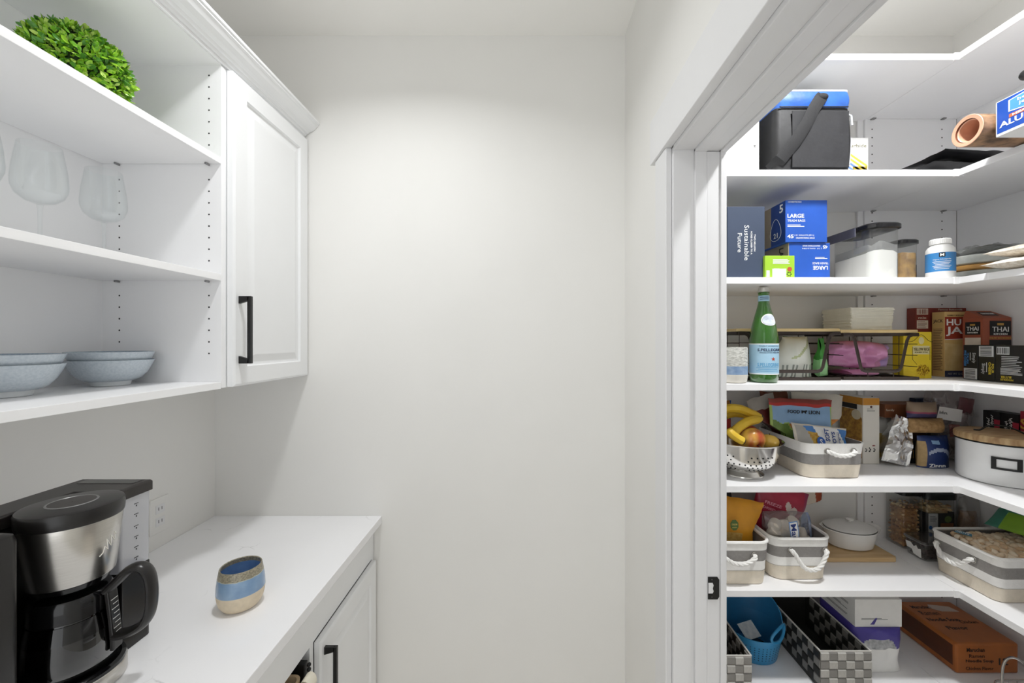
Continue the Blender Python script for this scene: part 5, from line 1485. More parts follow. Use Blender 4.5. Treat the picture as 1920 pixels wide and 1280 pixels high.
def apple(c, r, label, red, axis=(0, 0, 1), seed=0):
    m = mat('apple_skin_%d' % seed, '#d8a23c', 0.25, coat=0.2)
    nt = m.node_tree; bs = nt.nodes['Principled BSDF']
    tc = nt.nodes.new('ShaderNodeTexCoord'); nz = nt.nodes.new('ShaderNodeTexNoise'); nz.inputs['Scale'].default_value = 16; nz.inputs['Detail'].default_value = 5
    mp = nt.nodes.new('ShaderNodeMapping'); mp.inputs['Scale'].default_value = (1, 1, 0.35)
    nt.links.new(tc.outputs['Object'], mp.inputs[0]); nt.links.new(mp.outputs[0], nz.inputs['Vector'])
    rp = nt.nodes.new('ShaderNodeValToRGB'); rp.color_ramp.elements[0].position = 0.62 - red; rp.color_ramp.elements[1].position = 0.80 - red * 0.8
    rp.color_ramp.elements[0].color = (*lin('#e2ba52'), 1); rp.color_ramp.elements[1].color = (*lin('#b14a2a'), 1)
    nt.links.new(nz.outputs['Fac'], rp.inputs[0]); nt.links.new(rp.outputs[0], bs.inputs['Base Color'])
    t = thing('apple', label, 'apple', c)
    R = Vector(axis).normalized().to_track_quat('Z', 'Y').to_matrix().to_4x4()
    mb = MB(Matrix.Translation(c) @ R)
    pr = []
    for i in range(25):
        a = pi * i / 24
        rr = r * sin(a) * (1.04 - 0.06 * cos(a))
        z = -r * 0.90 * cos(a)
        d = 1 - min(1, rr / (r * 0.42))
        z += (0.20 * r * d ** 1.5) * (1 if i < 12 else -1.25)
        pr.append((max(1e-4, rr), z))
    mb.lathe((0, 0, 0), pr, 40)
    obj('flesh', mb, m, t, smooth=True)
    mb = MB(Matrix.Translation(c) @ R); mb.tube([(0, 0, r * 0.62), (0.001, 0.001, r * 0.80), (0.003, 0.002, r * 0.98)], [0.0016, 0.0014, 0.002], 8)
    obj('stem', mb, mat('apple_stem', '#5a4126', 0.7), t)
zr = ze + 0.034
apple((0.728, 1.316, wz(824, 1.316)), 0.038, 'red and yellow apple nearest the front of the colander', 0.18, (0.15, -0.75, -0.4), 1)
apple((0.797, 1.338, wz(828, 1.338)), 0.027, 'yellow apple by the rim of the colander', -0.05, (0.2, 0.1, 1), 2)
apple((0.713, 1.383, wz(812, 1.383)), 0.028, 'orange-red apple behind the front apple', 0.20, (-0.3, 0.2, 1), 3)
apple((0.770, 1.413, wz(811, 1.413)), 0.030, 'red apple at the back of the colander', 0.26, (0.2, 0.3, 1), 4)
BANY = mat('banana_skin', '#d9b02a', 0.5, hx2='#e6c544', scale=18)
BANT = mat('banana_tip', '#4b3d22', 0.7)
t = thing('banana_bunch', 'bunch of ripe yellow bananas draped over the fruit in the colander', 'bananas', (0.66, 1.35, ze + 0.12))
def banana(P, r=0.0165):
    fine = []
    n = len(P)
    for i in range(n - 1):
        for j in range(5):
            s = j / 5
            p0, p1, p2, p3 = (Vector(P[max(0, min(n - 1, i + q))]) for q in (-1, 0, 1, 2))
            fine.append(0.5 * ((2 * p1) + (p2 - p0) * s + (2 * p0 - 5 * p1 + 4 * p2 - p3) * s * s + (3 * p1 - p0 - 3 * p2 + p3) * s ** 3))
    fine.append(Vector(P[-1]))
    m_ = len(fine)
    rad = [r * min(1, 0.30 + 2.6 * min(i / m_, 1 - i / m_) ** 0.8) for i in range(m_)]
    rad[-1] = r * 0.25; rad[0] = r * 0.35
    mb = MB(); mb.tube([tuple(p) for p in fine], rad, 7)
    mb.mi = [1 if (k // 7 < 1 or k // 7 >= m_ - 3) else 0 for k in range(len(mb.f))]
    obj('banana', mb, [BANY, BANT], t, smooth=True, subsurf=1)
hub = Vector((wx(1432, 1.36), 1.372, wz(782, 1.36)))
banana([hub, hub + Vector((-0.035, -0.004, 0.010)), hub + Vector((-0.075, -0.010, 0.026)), hub + Vector((-0.115, -0.012, 0.030)), hub + Vector((-0.150, -0.012, 0.018))])
banana([hub + Vector((-0.004, -0.008, -0.004)), hub + Vector((-0.035, -0.025, -0.006)), hub + Vector((-0.072, -0.042, -0.010)), hub + Vector((-0.112, -0.054, -0.032)), hub + Vector((-0.124, -0.056, -0.062))])
banana([hub + Vector((-0.006, 0.010, 0.0)), hub + Vector((-0.040, 0.024, 0.004)), hub + Vector((-0.080, 0.034, 0.006)), hub + Vector((-0.118, 0.036, -0.008))])
bz = ze + 0.118
banana([(wx(1365, 1.30), 1.30, wz(803, 1.30)), (wx(1372, 1.29), 1.29, wz(813, 1.29)), (wx(1384, 1.286), 1.286, wz(822, 1.286)), (wx(1397, 1.284), 1.284, wz(829, 1.284))], 0.015)
mb = MB(); mb.tube([tuple(hub + Vector((0.006, 0, -0.004))), tuple(hub), tuple(hub + Vector((-0.012, 0, 0.002)))], [0.004, 0.007, 0.008], 10); obj('crown', mb, BANT, t, smooth=True)

# striped basket of snack bags
kx0, kx1, ky0, ky1 = 0.897, 1.080, 1.312, 1.566
kh = 0.112
fabric_basket('striped canvas basket of snack bags next to the colander', kx0, kx1, ky0, ky1, ze, kh, [(0.40, 2), (0.70, 1), (1.0, 0)], flare=0.010, rc=0.03, faces=[('-Y', 1.000, 0.082, 0.80, 0.012, 0.0)], roll=False, seed=2)
zk = ze + 0.006
def zfood(u, v, f):
    if not f: return 4
    if v > 0.93: return 1
    if v > 0.885: return 2
    if abs(u) > 0.93: return 3
    q = noise.noise(Vector((u * 5, v * 7, 3.3)))
    if v < 0.62 + 0.06 * q:
        if u < -0.35: return 4 if q > -0.05 else 3 if q > -0.3 else 5
        if u > 0.25 and v < 0.52: return 5 if q > -0.25 else 1
        if v < 0.40: return 4 if q > 0.1 else 0
    return 0
FBL = mat('bag_sky', '#8db1d6', 0.35, var=0.1, scale=16, bump=0.2, bscale=18)
GRNB = mat('bag_leaf', '#6f8a45', 0.4, var=0.2, scale=40)
SCN = mat('bag_seed', '#b8642c', 0.5, hx2='#d99a4a', scale=120)
bw, bh = 0.235, 0.222
Mx = at(0.966, 1.432, zk, 3, 6, 3)
bg = bag('snack_bag', 'sky blue supermarket snack bag with black lettering in the striped basket', 'bag', bw, bh, 0.034, Mx, [FBL, mat('bag_brick', '#8a3a30', 0.4), RED, mat('bag_lime', '#a6bf62', 0.4), GRNB, SCN], zfood, nu=60, nv=60, floor=ze + 0.0065, clip=(kx0 + 0.009, kx1 - 0.009, ky0 + 0.009, ky1 - 0.009), rim=ze + kh + 0.004, seed=51, wrinkle=0.08)
mb = MB(); N_ = (Mx.to_3x3() @ Vector((0, -1, 0))); R_ = Mx.to_3x3() @ Vector((1, 0, 0)); U_ = Mx.to_3x3() @ Vector((0, 0, 1))
def on_bag(Mx, x, y, z): return Mx @ Vector((x, y, z))
put_text(mb, 'FOOD', on_bag(Mx, -0.038, -0.0185, 0.184), 0.043, 0.0125, right=R_, up=U_); put_text(mb, 'LION', on_bag(Mx, 0.036, -0.0185, 0.184), 0.040, 0.0125, right=R_, up=U_)
lion = [(-0.010, -0.005), (-0.006, -0.005), (-0.004, -0.001), (0.002, -0.001), (0.003, -0.005), (0.007, -0.005), (0.006, 0.000), (0.010, 0.002), (0.010, 0.006), (0.005, 0.006), (0.003, 0.004), (-0.005, 0.004), (-0.010, 0.006)]
mb.poly(on_bag(Mx, 0.000, -0.0185, 0.184), R_, U_, lion, 0.0006)
child('lettering', bg, mb, BLACK)

def zsoft(u, v, f):
    if v > 0.94 or u < -0.93: return 1
    if not f: return 0
    d = u - 0.15 + 0.35 * (v - 0.5)
    if -0.28 < d < 0.62: return 2
    if d >= 0.62: return 4 if v < 0.25 else 3
    if -0.62 < d <= -0.28: return 5 if v < 0.72 else 3
    return 0
Mx2 = at(0.990, 1.358, ze + 0.060, 2, 24, 7)
sb_ = bag('snack_bag', 'clear, blue and white snack bag with sideways blue lettering at the basket front', 'bag', 0.190, 0.100, 0.030, Mx2,
          [mat('sack_grey', '#b4b2ac', 0.3, var=0.1, scale=30), mat('sack_cream', '#dcd5c8', 0.4), WHITE, mat('sack_blue', '#4f8ad0', 0.35, var=0.1, scale=20), mat('sack_teal', '#2d7f8f', 0.35), mat('sack_chips', '#b9862f', 0.5, hx2='#d9b64c', scale=110)], zsoft, nu=52, nv=44, clip=(kx0 + 0.006, kx1 - 0.006, ky0 + 0.009, ky1 - 0.009), rim=ze + kh + 0.002, spread=1.2, seed=53, wrinkle=0.12)
N2 = Mx2.to_3x3()
mb = MB(); R_, U_ = N2 @ Vector((1, 0, 0)), N2 @ Vector((0, 0, 1))
put_text(mb, 'SOFT', on_bag(Mx2, 0.010, -0.0172, 0.066), 0.042, 0.015, right=U_, up=-R_); put_text(mb, 'JOYS', on_bag(Mx2, 0.033, -0.0172, 0.056), 0.046, 0.015, right=U_, up=-R_); put_text(mb, 'Original', on_bag(Mx2, 0.049, -0.0168, 0.056), 0.044, 0.009, right=U_, up=-R_, bold=False)
child('lettering', sb_, mb, mat('sack_navy', '#274a94', 0.5))
mb = MB(); mb.poly(on_bag(Mx2, -0.014, -0.0176, 0.040), R_, U_, [(0.0135 * cos(2 * pi * i / 20), 0.017 * sin(2 * pi * i / 20)) for i in range(20)], 0.0006); child('badge', sb_, mb, mat('sack_royal', '#2f66c0', 0.4))
mb = MB(); put_text(mb, 'S', on_bag(Mx2, -0.014, -0.0185, 0.040), 0.010, 0.018, right=R_, up=U_); child('badge_letter', sb_, mb, WHITE)

Mx = at(1.050, 1.488, zk, -3, 3, 4)
bag('snack_bag', 'off-white rounded snack bag standing tall behind the sky blue bag', 'bag', 0.185, 0.236, 0.036, Mx, [mat('sack_pale', '#c9c3b7', 0.45, var=0.06, scale=20), SCN], lambda u, v, f: 1 if f and u > 0.45 and v < 0.60 else 0, floor=ze + 0.0065, clip=(kx0 + 0.009, kx1 - 0.009, ky0 + 0.009, ky1 - 0.009), rim=ze + kh + 0.004, seed=55, wrinkle=0.16)
Mx = at(0.905, 1.478, zk, 10, 4, -14)
bag('snack_bag', 'dark red snack bag with a grey corner leaning by the bananas', 'bag', 0.115, 0.225, 0.034, Mx, [mat('sack_maroon', '#5d221d', 0.4, var=0.2, scale=20), mat('sack_corner', '#a8a29a', 0.45), mat('sack_dim', '#6b5a4c', 0.45)], lambda u, v, f: 1 if v > 0.80 else 0, floor=ze + 0.0065, clip=(kx0 + 0.009, kx1 - 0.009, ky0 + 0.009, ky1 - 0.009), rim=ze + kh + 0.004, seed=57, wrinkle=0.22)
Mx = at(0.965, 1.534, zk, 0, 1, 2)
bag('snack_bag', 'silver-grey snack bag at the very back of the striped basket', 'bag', 0.19, 0.238, 0.026, Mx, [mat('sack_silver', '#a7a6a2', 0.35, var=0.12, scale=18), mat('sack_rust', '#6e3a22', 0.5)], lambda u, v, f: 1 if v > 0.9 and u < 0.1 else 0, floor=ze + 0.0065, clip=(kx0 + 0.009, kx1 - 0.009, ky0 + 0.009, ky1 - 0.009), rim=ze + kh + 0.004, seed=58, wrinkle=0.25)

# blue and red pack behind the bananas
o = bag('snack_bag', 'royal blue and red snack pack in the shelf corner behind the bananas', 'bag', 0.15, 0.215, 0.06, at(0.700, 1.532, ze + 0.0006, 0, 3, 0), [mat('sack_deep_blue', '#28509a', 0.4, var=0.15, scale=20), mat('sack_orange', '#b98240', 0.5, var=0.2, scale=50), RED], lambda u, v, f: 1 if v > 0.90 and -0.3 < u < 0.95 else (2 if v < 0.68 and u > 0.1 else 0), seed=60, wrinkle=0.15)

# tall cereal-style carton
KRA = mat('carton_ivory', '#e2ded5', 0.55, var=0.02, scale=10)
ORA = mat('carton_orange', '#c98a2e', 0.5, var=0.06, scale=10)
PIC = mat('carton_picture', '#8a5a26', 0.5, hx2='#cfa044', scale=75)
Y = 1.463
ex0, ex1, ez1 = wx(1618, Y), wx(1649, Y), wz(746, Y)
eh = ez1 - ze
o = carton('tall ivory and orange cracker carton beside the striped basket', ex0, ex1, Y, 1.572, ze + 0.0005, ez1, KRA)
mb = MB(); patch(mb, ((ex0 + ex1) / 2, Y, ez1 - 0.013), ex1 - ex0 - 0.001, 0.025); patch(mb, (ex0, 1.517, ez1 - 0.013), 0.107, 0.025, '-X'); child('orange_band', o, mb, ORA)
mb = MB(); mb.poly((ex0, 1.4635, ze + 0.001), (0, -1, 0), (0, 0, 1), [(-0.106, 0.004), (-0.016, 0.004), (-0.004, 0.02), (-0.004, eh * 0.68), (-0.03, eh * 0.80), (-0.106, eh * 0.80)], 0.0005); child('picture', o, mb, PIC)
mb = MB(); ellipse_patch(mb, (ex0, 1.492, ze + eh * 0.73), 0.042, 0.036, '-X', off=0.0006); child('roundel', o, mb, mat('carton_round', '#d8cdb2', 0.5))
mb = MB(); patch(mb, (ex0, 1.530, ez1 - 0.035), 0.082, 0.018, '-X'); child('dark_band', o, mb, BLACK)
mb = MB(); ellipse_patch(mb, ((ex0 + ex1) / 2, Y, ez1 - 0.0315), 0.008, 0.008); lines(mb, ((ex0 + ex1) / 2, Y, ez1 - 0.043), 0.03, 0.012, 3, fill=0.25)
for i, (dx, h_) in enumerate(((-0.019, 0.013), (-0.006, 0.017), (0.010, 0.014))):
    for q in range(3): patch(mb, ((ex0 + ex1) / 2 + dx + (q % 2) * 0.003, Y, ze + 0.046 + q * h_ / 3), 0.0055 - 0.001 * q, h_ / 3.4, roll=20 * q)
child('print', o, mb, BLACK)
mb = MB(); put_text(mb, 'o', ((ex0 + ex1) / 2, Y, ez1 - 0.0315), 0.003, 0.003, off=0.0006)
for i in range(3): patch(mb, ((ex0 + ex1) / 2 + 0.006 + i * 0.003, Y, ze + 0.066), 0.003, 0.004, roll=35 * i)
child('red_print', o, mb, mat('print_berry', '#8e3a3a', 0.5))
mb = MB()

# crumpled foil bag, white pouch behind it, brown carton, small blue carton
FOIL = mat('foil', '#eeeeee', 0.24, 1.0, var=0.03)
mb = MB(); pillow(mb, 0.082, 0.165, 0.055, at(1.296, 1.432, ze + 0.0006, -6, 6, 14), None, seed=63, wrinkle=0.62, ridged=True, wf=6, nu=11, nv=15)
for v in mb.v:
    s = (v.z - ze) / 0.165
    v.x = 1.300 + 0.036 * (s - 0.4) + (v.x - 1.300 - 0.03 * (s - 0.4)) * (1.12 - 0.5 * s * s)
mn = min(v.z for v in mb.v); lift_to(mb, ze + 0.0006)
o = obj('foil_bag', mb, FOIL, base=(1.30, 1.432, ze))
tag(o, 'crumpled silver foil bag next to the ivory carton', 'bag')
Mx = at(1.318, 1.530, ze + 0.0006, 0, 0, 3)
bag('pouch', 'white pouch with a yellow edge half hidden by the foil bag', 'bag', 0.095, 0.155, 0.04, Mx, [mat('pouch_chalk', '#cfcfcb', 0.5), mat('pouch_straw', '#c2a75e', 0.5)], lambda u, v, f: 1 if v < 0.62 and u < 0.1 else 0, floor=ze + 0.0006, clip=(1.27, 1.368, 1.492, 1.57), seed=64, wrinkle=0.2)
o = carton('brown carton lying behind the foil bag', 1.372, 1.455, 1.4895, 1.570, ze + 0.0005, ze + 0.16, mat('carton_dark_brown', '#54301c', 0.55, var=0.1))
o = carton('rust brown flat carton resting on top of the darker one', 1.305, 1.480, 1.488, 1.570, ze + 0.1608, wz(758, 1.488), mat('carton_rust', '#7c4a2c', 0.55, var=0.08))
mb = MB(); put_text(mb, 'family', (wx(1669, 1.488), 1.488, wz(769, 1.488)), 0.03, 0.010, bold=False); child('lettering', o, mb, mat('label_cream', '#d9cdbd'))
o = carton('small dark blue carton standing at the back by the peg holes', wx(1717, 1.545), wx(1762, 1.545), 1.545, 1.571, ze + 0.0005, wz(747, 1.545), mat('carton_midnight', '#24314c', 0.5, var=0.1))
mb = MB(); patch(mb, (wx(1740, 1.545), 1.545, wz(754, 1.545)), 0.03, 0.012); child('blue_print', o, mb, mat('carton_azure', '#3f74c0', 0.5))

# stacked snack packs: black box, brown crackers, blue cracker pack
Y = 1.470
o = carton('narrow black carton with vertical gold print by the blue cracker pack', wx(1703, Y), wx(1722, Y), Y, 1.486, ze + 0.0005, wz(826, Y), BLACK)
mb = MB()
for i in range(3): lines(mb, (wx(1708 + i * 4.5, Y), Y, wz(848, Y)), 0.042, 0.004, 1, roll=90, fill=0.6, seed=i)
child('gold_print', o, mb, mat('noodle_gold', '#b98f48', 0.5))
NVY = mat('cracker_navy', '#22386f', 0.35, var=0.1, scale=20)
zbk = lambda u, v, f: (1 if u < -0.72 and 0.05 < v < 0.85 else 2 if f and 0.78 < v < 0.90 and -0.4 < u < 0.1 else 3 if f and abs(v - 0.55 + 0.12 * u * u * 3 - 0.05) < 0.06 + 0.09 * max(0, u - 0.3) and u > -0.6 else 0)
Mx = at(1.424, 1.436, ze + 0.0006, 2, 0, 0)
o = bag('cracker_pack', 'navy blue cracker pack with white swoosh next to the enamel canister', 'food pack', 0.112, 0.108, 0.056, Mx, [NVY, mat('cracker_tan', '#b79a6c', 0.6, var=0.1, scale=90), mat('cracker_sky', '#8fb4d9', 0.4), mat('cracker_pale', '#aab4c9', 0.4)], zbk, floor=ze + 0.0006, clip=(1.30, 1.6, 1.406, 1.466), seed=66, wrinkle=0.06, flat_bottom=True)
N2 = Mx.to_3x3(); R_, U_ = N2 @ Vector((1, 0, 0)), N2 @ Vector((0, 0, 1))
mb = MB(); put_text(mb, 'Zinnn', on_bag(Mx, -0.015, -0.0315, 0.012), 0.058, 0.012, right=R_, up=U_); child('lettering', o, mb, WHITE)
CRK = mat('cracker_brown', '#8d6b42', 0.7, hx2='#b59161', scale=90)
Mx = at(1.405, 1.500, ze + 0.0006, 0, 0, 0)
mb = MB(); pillow(mb, 0.120, 0.050, 0.055, Matrix.Translation((1.402, 1.445, ze + 0.112)) , lambda u, v, f: 0, seed=68, wrinkle=0.12); lift_to(mb, ze + 0.118)
mxy = max(v.y for v in mb.v)
for v in mb.v: v.y += 1.466 - mxy
o = obj('cracker_pack', mb, CRK, base=(1.402, 1.44, ze + 0.118), smooth=True); tag(o, 'brown cracker sleeve lying on top of the navy pack', 'food pack')
mb = MB(); pillow(mb, 0.105, 0.055, 0.05, Matrix.Translation((1.392, 1.44, ze + 0.17)), lambda u, v, f: 1 if v < 0.30 else (2 if v < 0.42 else 0), seed=69, wrinkle=0.14); lift_to(mb, ze + 0.1695)
mxy = max(v.y for v in mb.v)
for v in mb.v: v.y += 1.466 - mxy
o = obj('cracker_pack', mb, [mat('cracker_beige', '#8e7a66', 0.55, var=0.1, scale=30), mat('cracker_indigo', '#39365e', 0.5), mat('cracker_rose', '#8e3f56', 0.5)], base=(1.392, 1.44, ze + 0.17), smooth=True); tag(o, 'beige snack pack with rose and indigo stripes, uppermost of the pile', 'food pack')

# clear zip bag of odds and ends behind the canister
ZIP = film('zip_film', '#efeaea', 0.30, 0.14, 0.24, '#d2c9c9', bump=0.8)
t = thing('zip_bag', 'large clear zip bag with a white paper slip behind the enamel canister', 'bag', (1.52, 1.49, ze))
mb = MB(); pillow(mb, 0.185, 0.250, 0.070, at(1.535, 1.510, ze + 0.0006, -4, 0, 5), None, seed=71, wrinkle=0.28)
mxy, mnx = max(v.y for v in mb.v), max(v.x for v in mb.v)
for v in mb.v: v.x += min(0, 1.645 - mnx)
fit(mb, ze + 0.0006, (1.4845, 1.645, 1.455, 1.542))
obj('film', mb, ZIP, t, smooth=True)
mb = MB(); mb.box(1.495, 1.602, 1.496, 1.520, ze + 0.02, ze + 0.135); obj('filling', mb, mat('zip_filling', '#8d8782', 0.7, hx2='#c2bcb4', scale=40), t, bevel=0.012, seg=4)
mb = MB(); mb.poly((1.512, 1.462, ze + 0.178), Vector((0.985, 0.02, -0.15)).normalized(), Vector((0.15, 0.02, 0.985)).normalized(), [(-0.045, -0.022), (0.045, -0.022), (0.045, 0.022), (-0.040, 0.022)], 0.0006); sl = obj('paper_slip', mb, WHITE, t)
mb = MB(); put_text(mb, 'before.', (1.490, 1.4616, ze + 0.184), 0.030, 0.011, right=Vector((0.985, 0.02, -0.15)).normalized(), up=Vector((0.15, 0.02, 0.985)).normalized(), off=0.0006, bold=False); child('lettering', sl, mb, BLACK)
mb = MB(); pillow(mb, 0.055, 0.06, 0.02, at(1.575, 1.472, ze + 0.175, 0, 0, 10), None, seed=72, wrinkle=0.2)
obj('burgundy_packet', mb, mat('packet_burgundy', '#6d4248', 0.5, var=0.15), t, smooth=True)
mb = MB(); mb.poly((1.565, 1.4945, ze + 0.112), (1, 0, 0), (0, 0, 1), [(-0.018, -0.022), (0.02, -0.02), (0.016, 0.022), (-0.022, 0.024)], 0.0015); obj('orange_packet', mb, mat('packet_orange', '#d2452f', 0.5), t)

# enamel canister with a wooden lid
ENA = mat('white_enamel', '#eceded', 0.22, var=0.01, coat=0.3)
LWD = mat('mango_wood', '#a07c54', 0.5, hx2='#cdb084', scale=16, stretch=(1.2, 7, 1.2), bump=0.15)
cc = (1.506, 1.300, ze)
t = thing('enamel_canister', 'white enamel canister with wooden lid and black label holder', 'canister', cc)
R_ = 0.1
mb = MB(); mb.lathe(cc, [(R_ - 0.008, 0.0006), (R_ - 0.002, 0.003), (R_, 0.009), (R_, 0.121), (R_ + 0.0005, 0.1225), (R_ - 0.004, 0.1228)], 88)
bo = obj('body', mb, ENA, t, smooth=True)
mb = MB(); mb.lathe(cc, [(R_ + 0.0002, 0.1225), (R_ + 0.0026, 0.1230), (R_ + 0.0026, 0.1262), (R_ - 0.001, 0.1264)], 88); obj('black_rim', mb, BLACKM, t, smooth=True)
mb = MB(); mb.lathe(cc, [(R_ - 0.001, 0.1267), (R_ + 0.0035, 0.128), (R_ + 0.0045, 0.133), (R_ + 0.0045, 0.143), (R_ + 0.002, 0.1475), (R_ - 0.004, 0.149)], 88); ld = obj('lid', mb, LWD, t, smooth=True)
hp = [(-0.062, 0.026), (-0.050, 0.026), (-0.046, 0.028), (-0.034, 0.040), (-0.015, 0.046), (0.010, 0.045), (0.030, 0.037), (0.046, 0.027), (0.052, 0.0255), (0.066, 0.0255)]
hd_ = Vector((0.82, -0.57, 0)).normalized()
mb = MB(); mb.tube([tuple(Vector((cc[0] + 0.002, cc[1] - 0.002, ze + 0.1252)) + hd_ * a + Vector((0, 0, b))) for a, b in hp], 0.0026, 8); obj('wire_handle', mb, BLACKM, ld, smooth=True)
ah = math.atan2(-0.74, -0.67)
mb = MB()
for z_, h_, w_, o_ in ((0.0855, 0.006, 0.062, 0), (0.0545, 0.006, 0.062, 0)):
    n = 10
    for i in range(n):
        a1, a2 = ah + w_ / R_ * (i / n - 0.5), ah + w_ / R_ * ((i + 1) / n - 0.5)
        mb.add([(cc[0] + r * cos(a), cc[1] + r * sin(a), ze + z_ + s * h_ / 2) for r in (R_, R_ + 0.003) for a in (a1, a2) for s in (-1, 1)], [(0, 1, 3, 2), (4, 6, 7, 5), (0, 4, 5, 1), (2, 3, 7, 6), (0, 2, 6, 4), (1, 5, 7, 3)])
for e in (-1, 1):
    for i in range(3):
        a1 = ah + e * (0.031 - 0.0035 * i) / R_; a2 = ah + e * (0.031 - 0.0035 * (i + 1)) / R_
        mb.add([(cc[0] + r * cos(a), cc[1] + r * sin(a), ze + 0.070 + s * 0.0185) for r in (R_, R_ + 0.003) for a in (a1, a2) for s in (-1, 1)], [(0, 1, 3, 2), (4, 6, 7, 5), (0, 4, 5, 1), (2, 3, 7, 6), (0, 2, 6, 4), (1, 5, 7, 3)])
lh = obj('label_holder', mb, BLACKM, bo, label='black label frame')
mb = MB()
for e in (-1, 1):
    for s in (-1, 1):
        a = ah + e * 0.027 / R_
        mb.disc((cc[0] + (R_ + 0.0033) * cos(a), cc[1] + (R_ + 0.0033) * sin(a), ze + 0.070 + s * 0.0145), (cos(a), sin(a), 0), 0.0016, 8)
# black and red cartons behind the canister
RCU = mat('carton_cup_red', '#b8344a', 0.5)
for i, (pa, pb_, xx) in enumerate(((1843, 1875, 0), (1876, 1911, 0))):
    X_ = 1.607
    ya, yb_ = X_ * FPX / (pa - CX), X_ * FPX / (pb_ - CX)
    zt_ = wz(771, 1.40) - 0.001
    o = carton('black snack carton with white brush marks and red cup, ' + ('farther' if i == 0 else 'nearer') + ' of two behind the canister', X_, 1.652, yb_ + 0.0012, ya, ze + 0.0005, zt_, BLACK)
    ym = (ya + yb_) / 2
    mb = MB()
    rnd = random.Random(80 + i)
    for (dy, dz, s) in ((0.009, 0.034, 1), (0.009, 0.050, 1), (-0.003, 0.040, 1.1), (-0.003, 0.022, 1)):
        for q in range(4): patch(mb, (X_, ym + dy + 0.002 * rnd.uniform(-1, 1), zt_ - dz + 0.004 * (q - 1.5) * s), 0.011 * s * rnd.uniform(.6, 1), 0.0021, '-X', roll=rnd.choice((-35, 0, 25, 80)))
    child('brush_marks', o, mb, WHITE)
    mb = MB(); mb.poly((X_, ym - 0.017, zt_ - 0.045), (0, -1, 0), (0, 0, 1), [(-0.007, -0.022), (0.007, -0.022), (0.009, 0.018), (-0.009, 0.018)], 0.0006); child('red_cup', o, mb, RCU)
X_ = 1.605
ya = X_ * FPX / (1912 - CX)
o = carton('red snack carton with a gold letter, nearest the frame edge behind the canister', X_, 1.652, ya - 0.09, ya - 0.001, ze + 0.0005, ze + 0.212, mat('carton_crimson', '#a3253a', 0.5, var=0.06))
mb = MB(); put_text(mb, 'S', (X_, ya - 0.012, ze + 0.172), 0.020, 0.034, '-X', bold=False); put_text(mb, 'PICY', (X_, ya - 0.045, ze + 0.165), 0.042, 0.020, '-X', bold=False); child('gold_lettering', o, mb, mat('letter_gold', '#e0b04a', 0.5))
# ------------------------------------------------------------------ shelf F
zF = SF
BF = [(0.34, 2), (0.56, 0), (0.82, 1), (1.0, 0)]
fabric_basket('striped canvas basket holding an orange bag, half behind the jamb', 0.562, 0.752, 1.272, 1.560, zF, 0.132, BF, flare=0.008, rc=0.03, faces=[('-Y', 0.657, 0.098, 0.72, 0.020, 0.0)], seed=4)
qx0, qx1, qy0, qy1 = 0.785, 0.958, 1.298, 1.575
fabric_basket('striped canvas basket holding marshmallows and a long drooping rope handle', qx0, qx1, qy0, qy1, zF, 0.132, BF, flare=0.010, rc=0.032, faces=[('-Y', 0.888, 0.108, 0.74, 0.052, 0.004)], seed=5)
OBG = mat('orange_pouch', '#dd9a28', 0.4, var=0.10, scale=16, bump=0.2, bscale=20)
OBD = mat('orange_pouch_window', '#b98a3a', 0.5, hx2='#d5b268', scale=120)
Mx = at(0.672, 1.345, zF + 0.06, 4, 9, 12)
zor = lambda u, v, f: (1 if f and v < 0.42 and -0.75 < u < 0.12 else 2 if f and v < 0.30 and u > 0.2 else 0)
o = bag('snack_bag', 'orange snack pouch with a green emblem in the basket by the jamb', 'bag', 0.225, 0.190, 0.055, Mx, [OBG, OBD, mat('pouch_silver', '#aba59c', 0.4)], zor, seed=81, wrinkle=0.10, floor=zF + 0.025, clip=(0.574, 0.742, 1.286, 1.54), rim=zF + 0.134, spread=0.8)
emx, emy = wx(1379, 1.300), 1.307
mb = MB(); mb.poly((emx, emy, wz(984, emy)), (1, 0, 0.05), (0, 0.12, 0.99), [(0.0135 * cos(pi / 4 * i + pi / 8), 0.017 * sin(pi / 4 * i + pi / 8)) for i in range(8)], 0.0012); em = child('emblem', o, mb, mat('emblem_green', '#4f6b34', 0.5))
mb = MB(); put_text(mb, 'FARM', (emx, emy - 0.0016, wz(982.5, emy)), 0.017, 0.006, right=(1, 0, 0.05), up=(0, 0.12, 0.99)); put_text(mb, 'FRESH', (emx, emy - 0.0018, wz(988, emy)), 0.015, 0.004, right=(1, 0, 0.05), up=(0, 0.12, 0.99)); child('emblem_lettering', em, mb, mat('emblem_pale', '#cdbb6a', 0.5))
bag('snack_bag', 'dark charcoal pouch lying behind the orange one', 'bag', 0.15, 0.205, 0.05, at(0.655, 1.46, zF + 0.01, 5, 6, 12), BLACKP, None, seed=82, wrinkle=0.3, floor=zF + 0.010, clip=(0.574, 0.742, 1.42, 1.545))
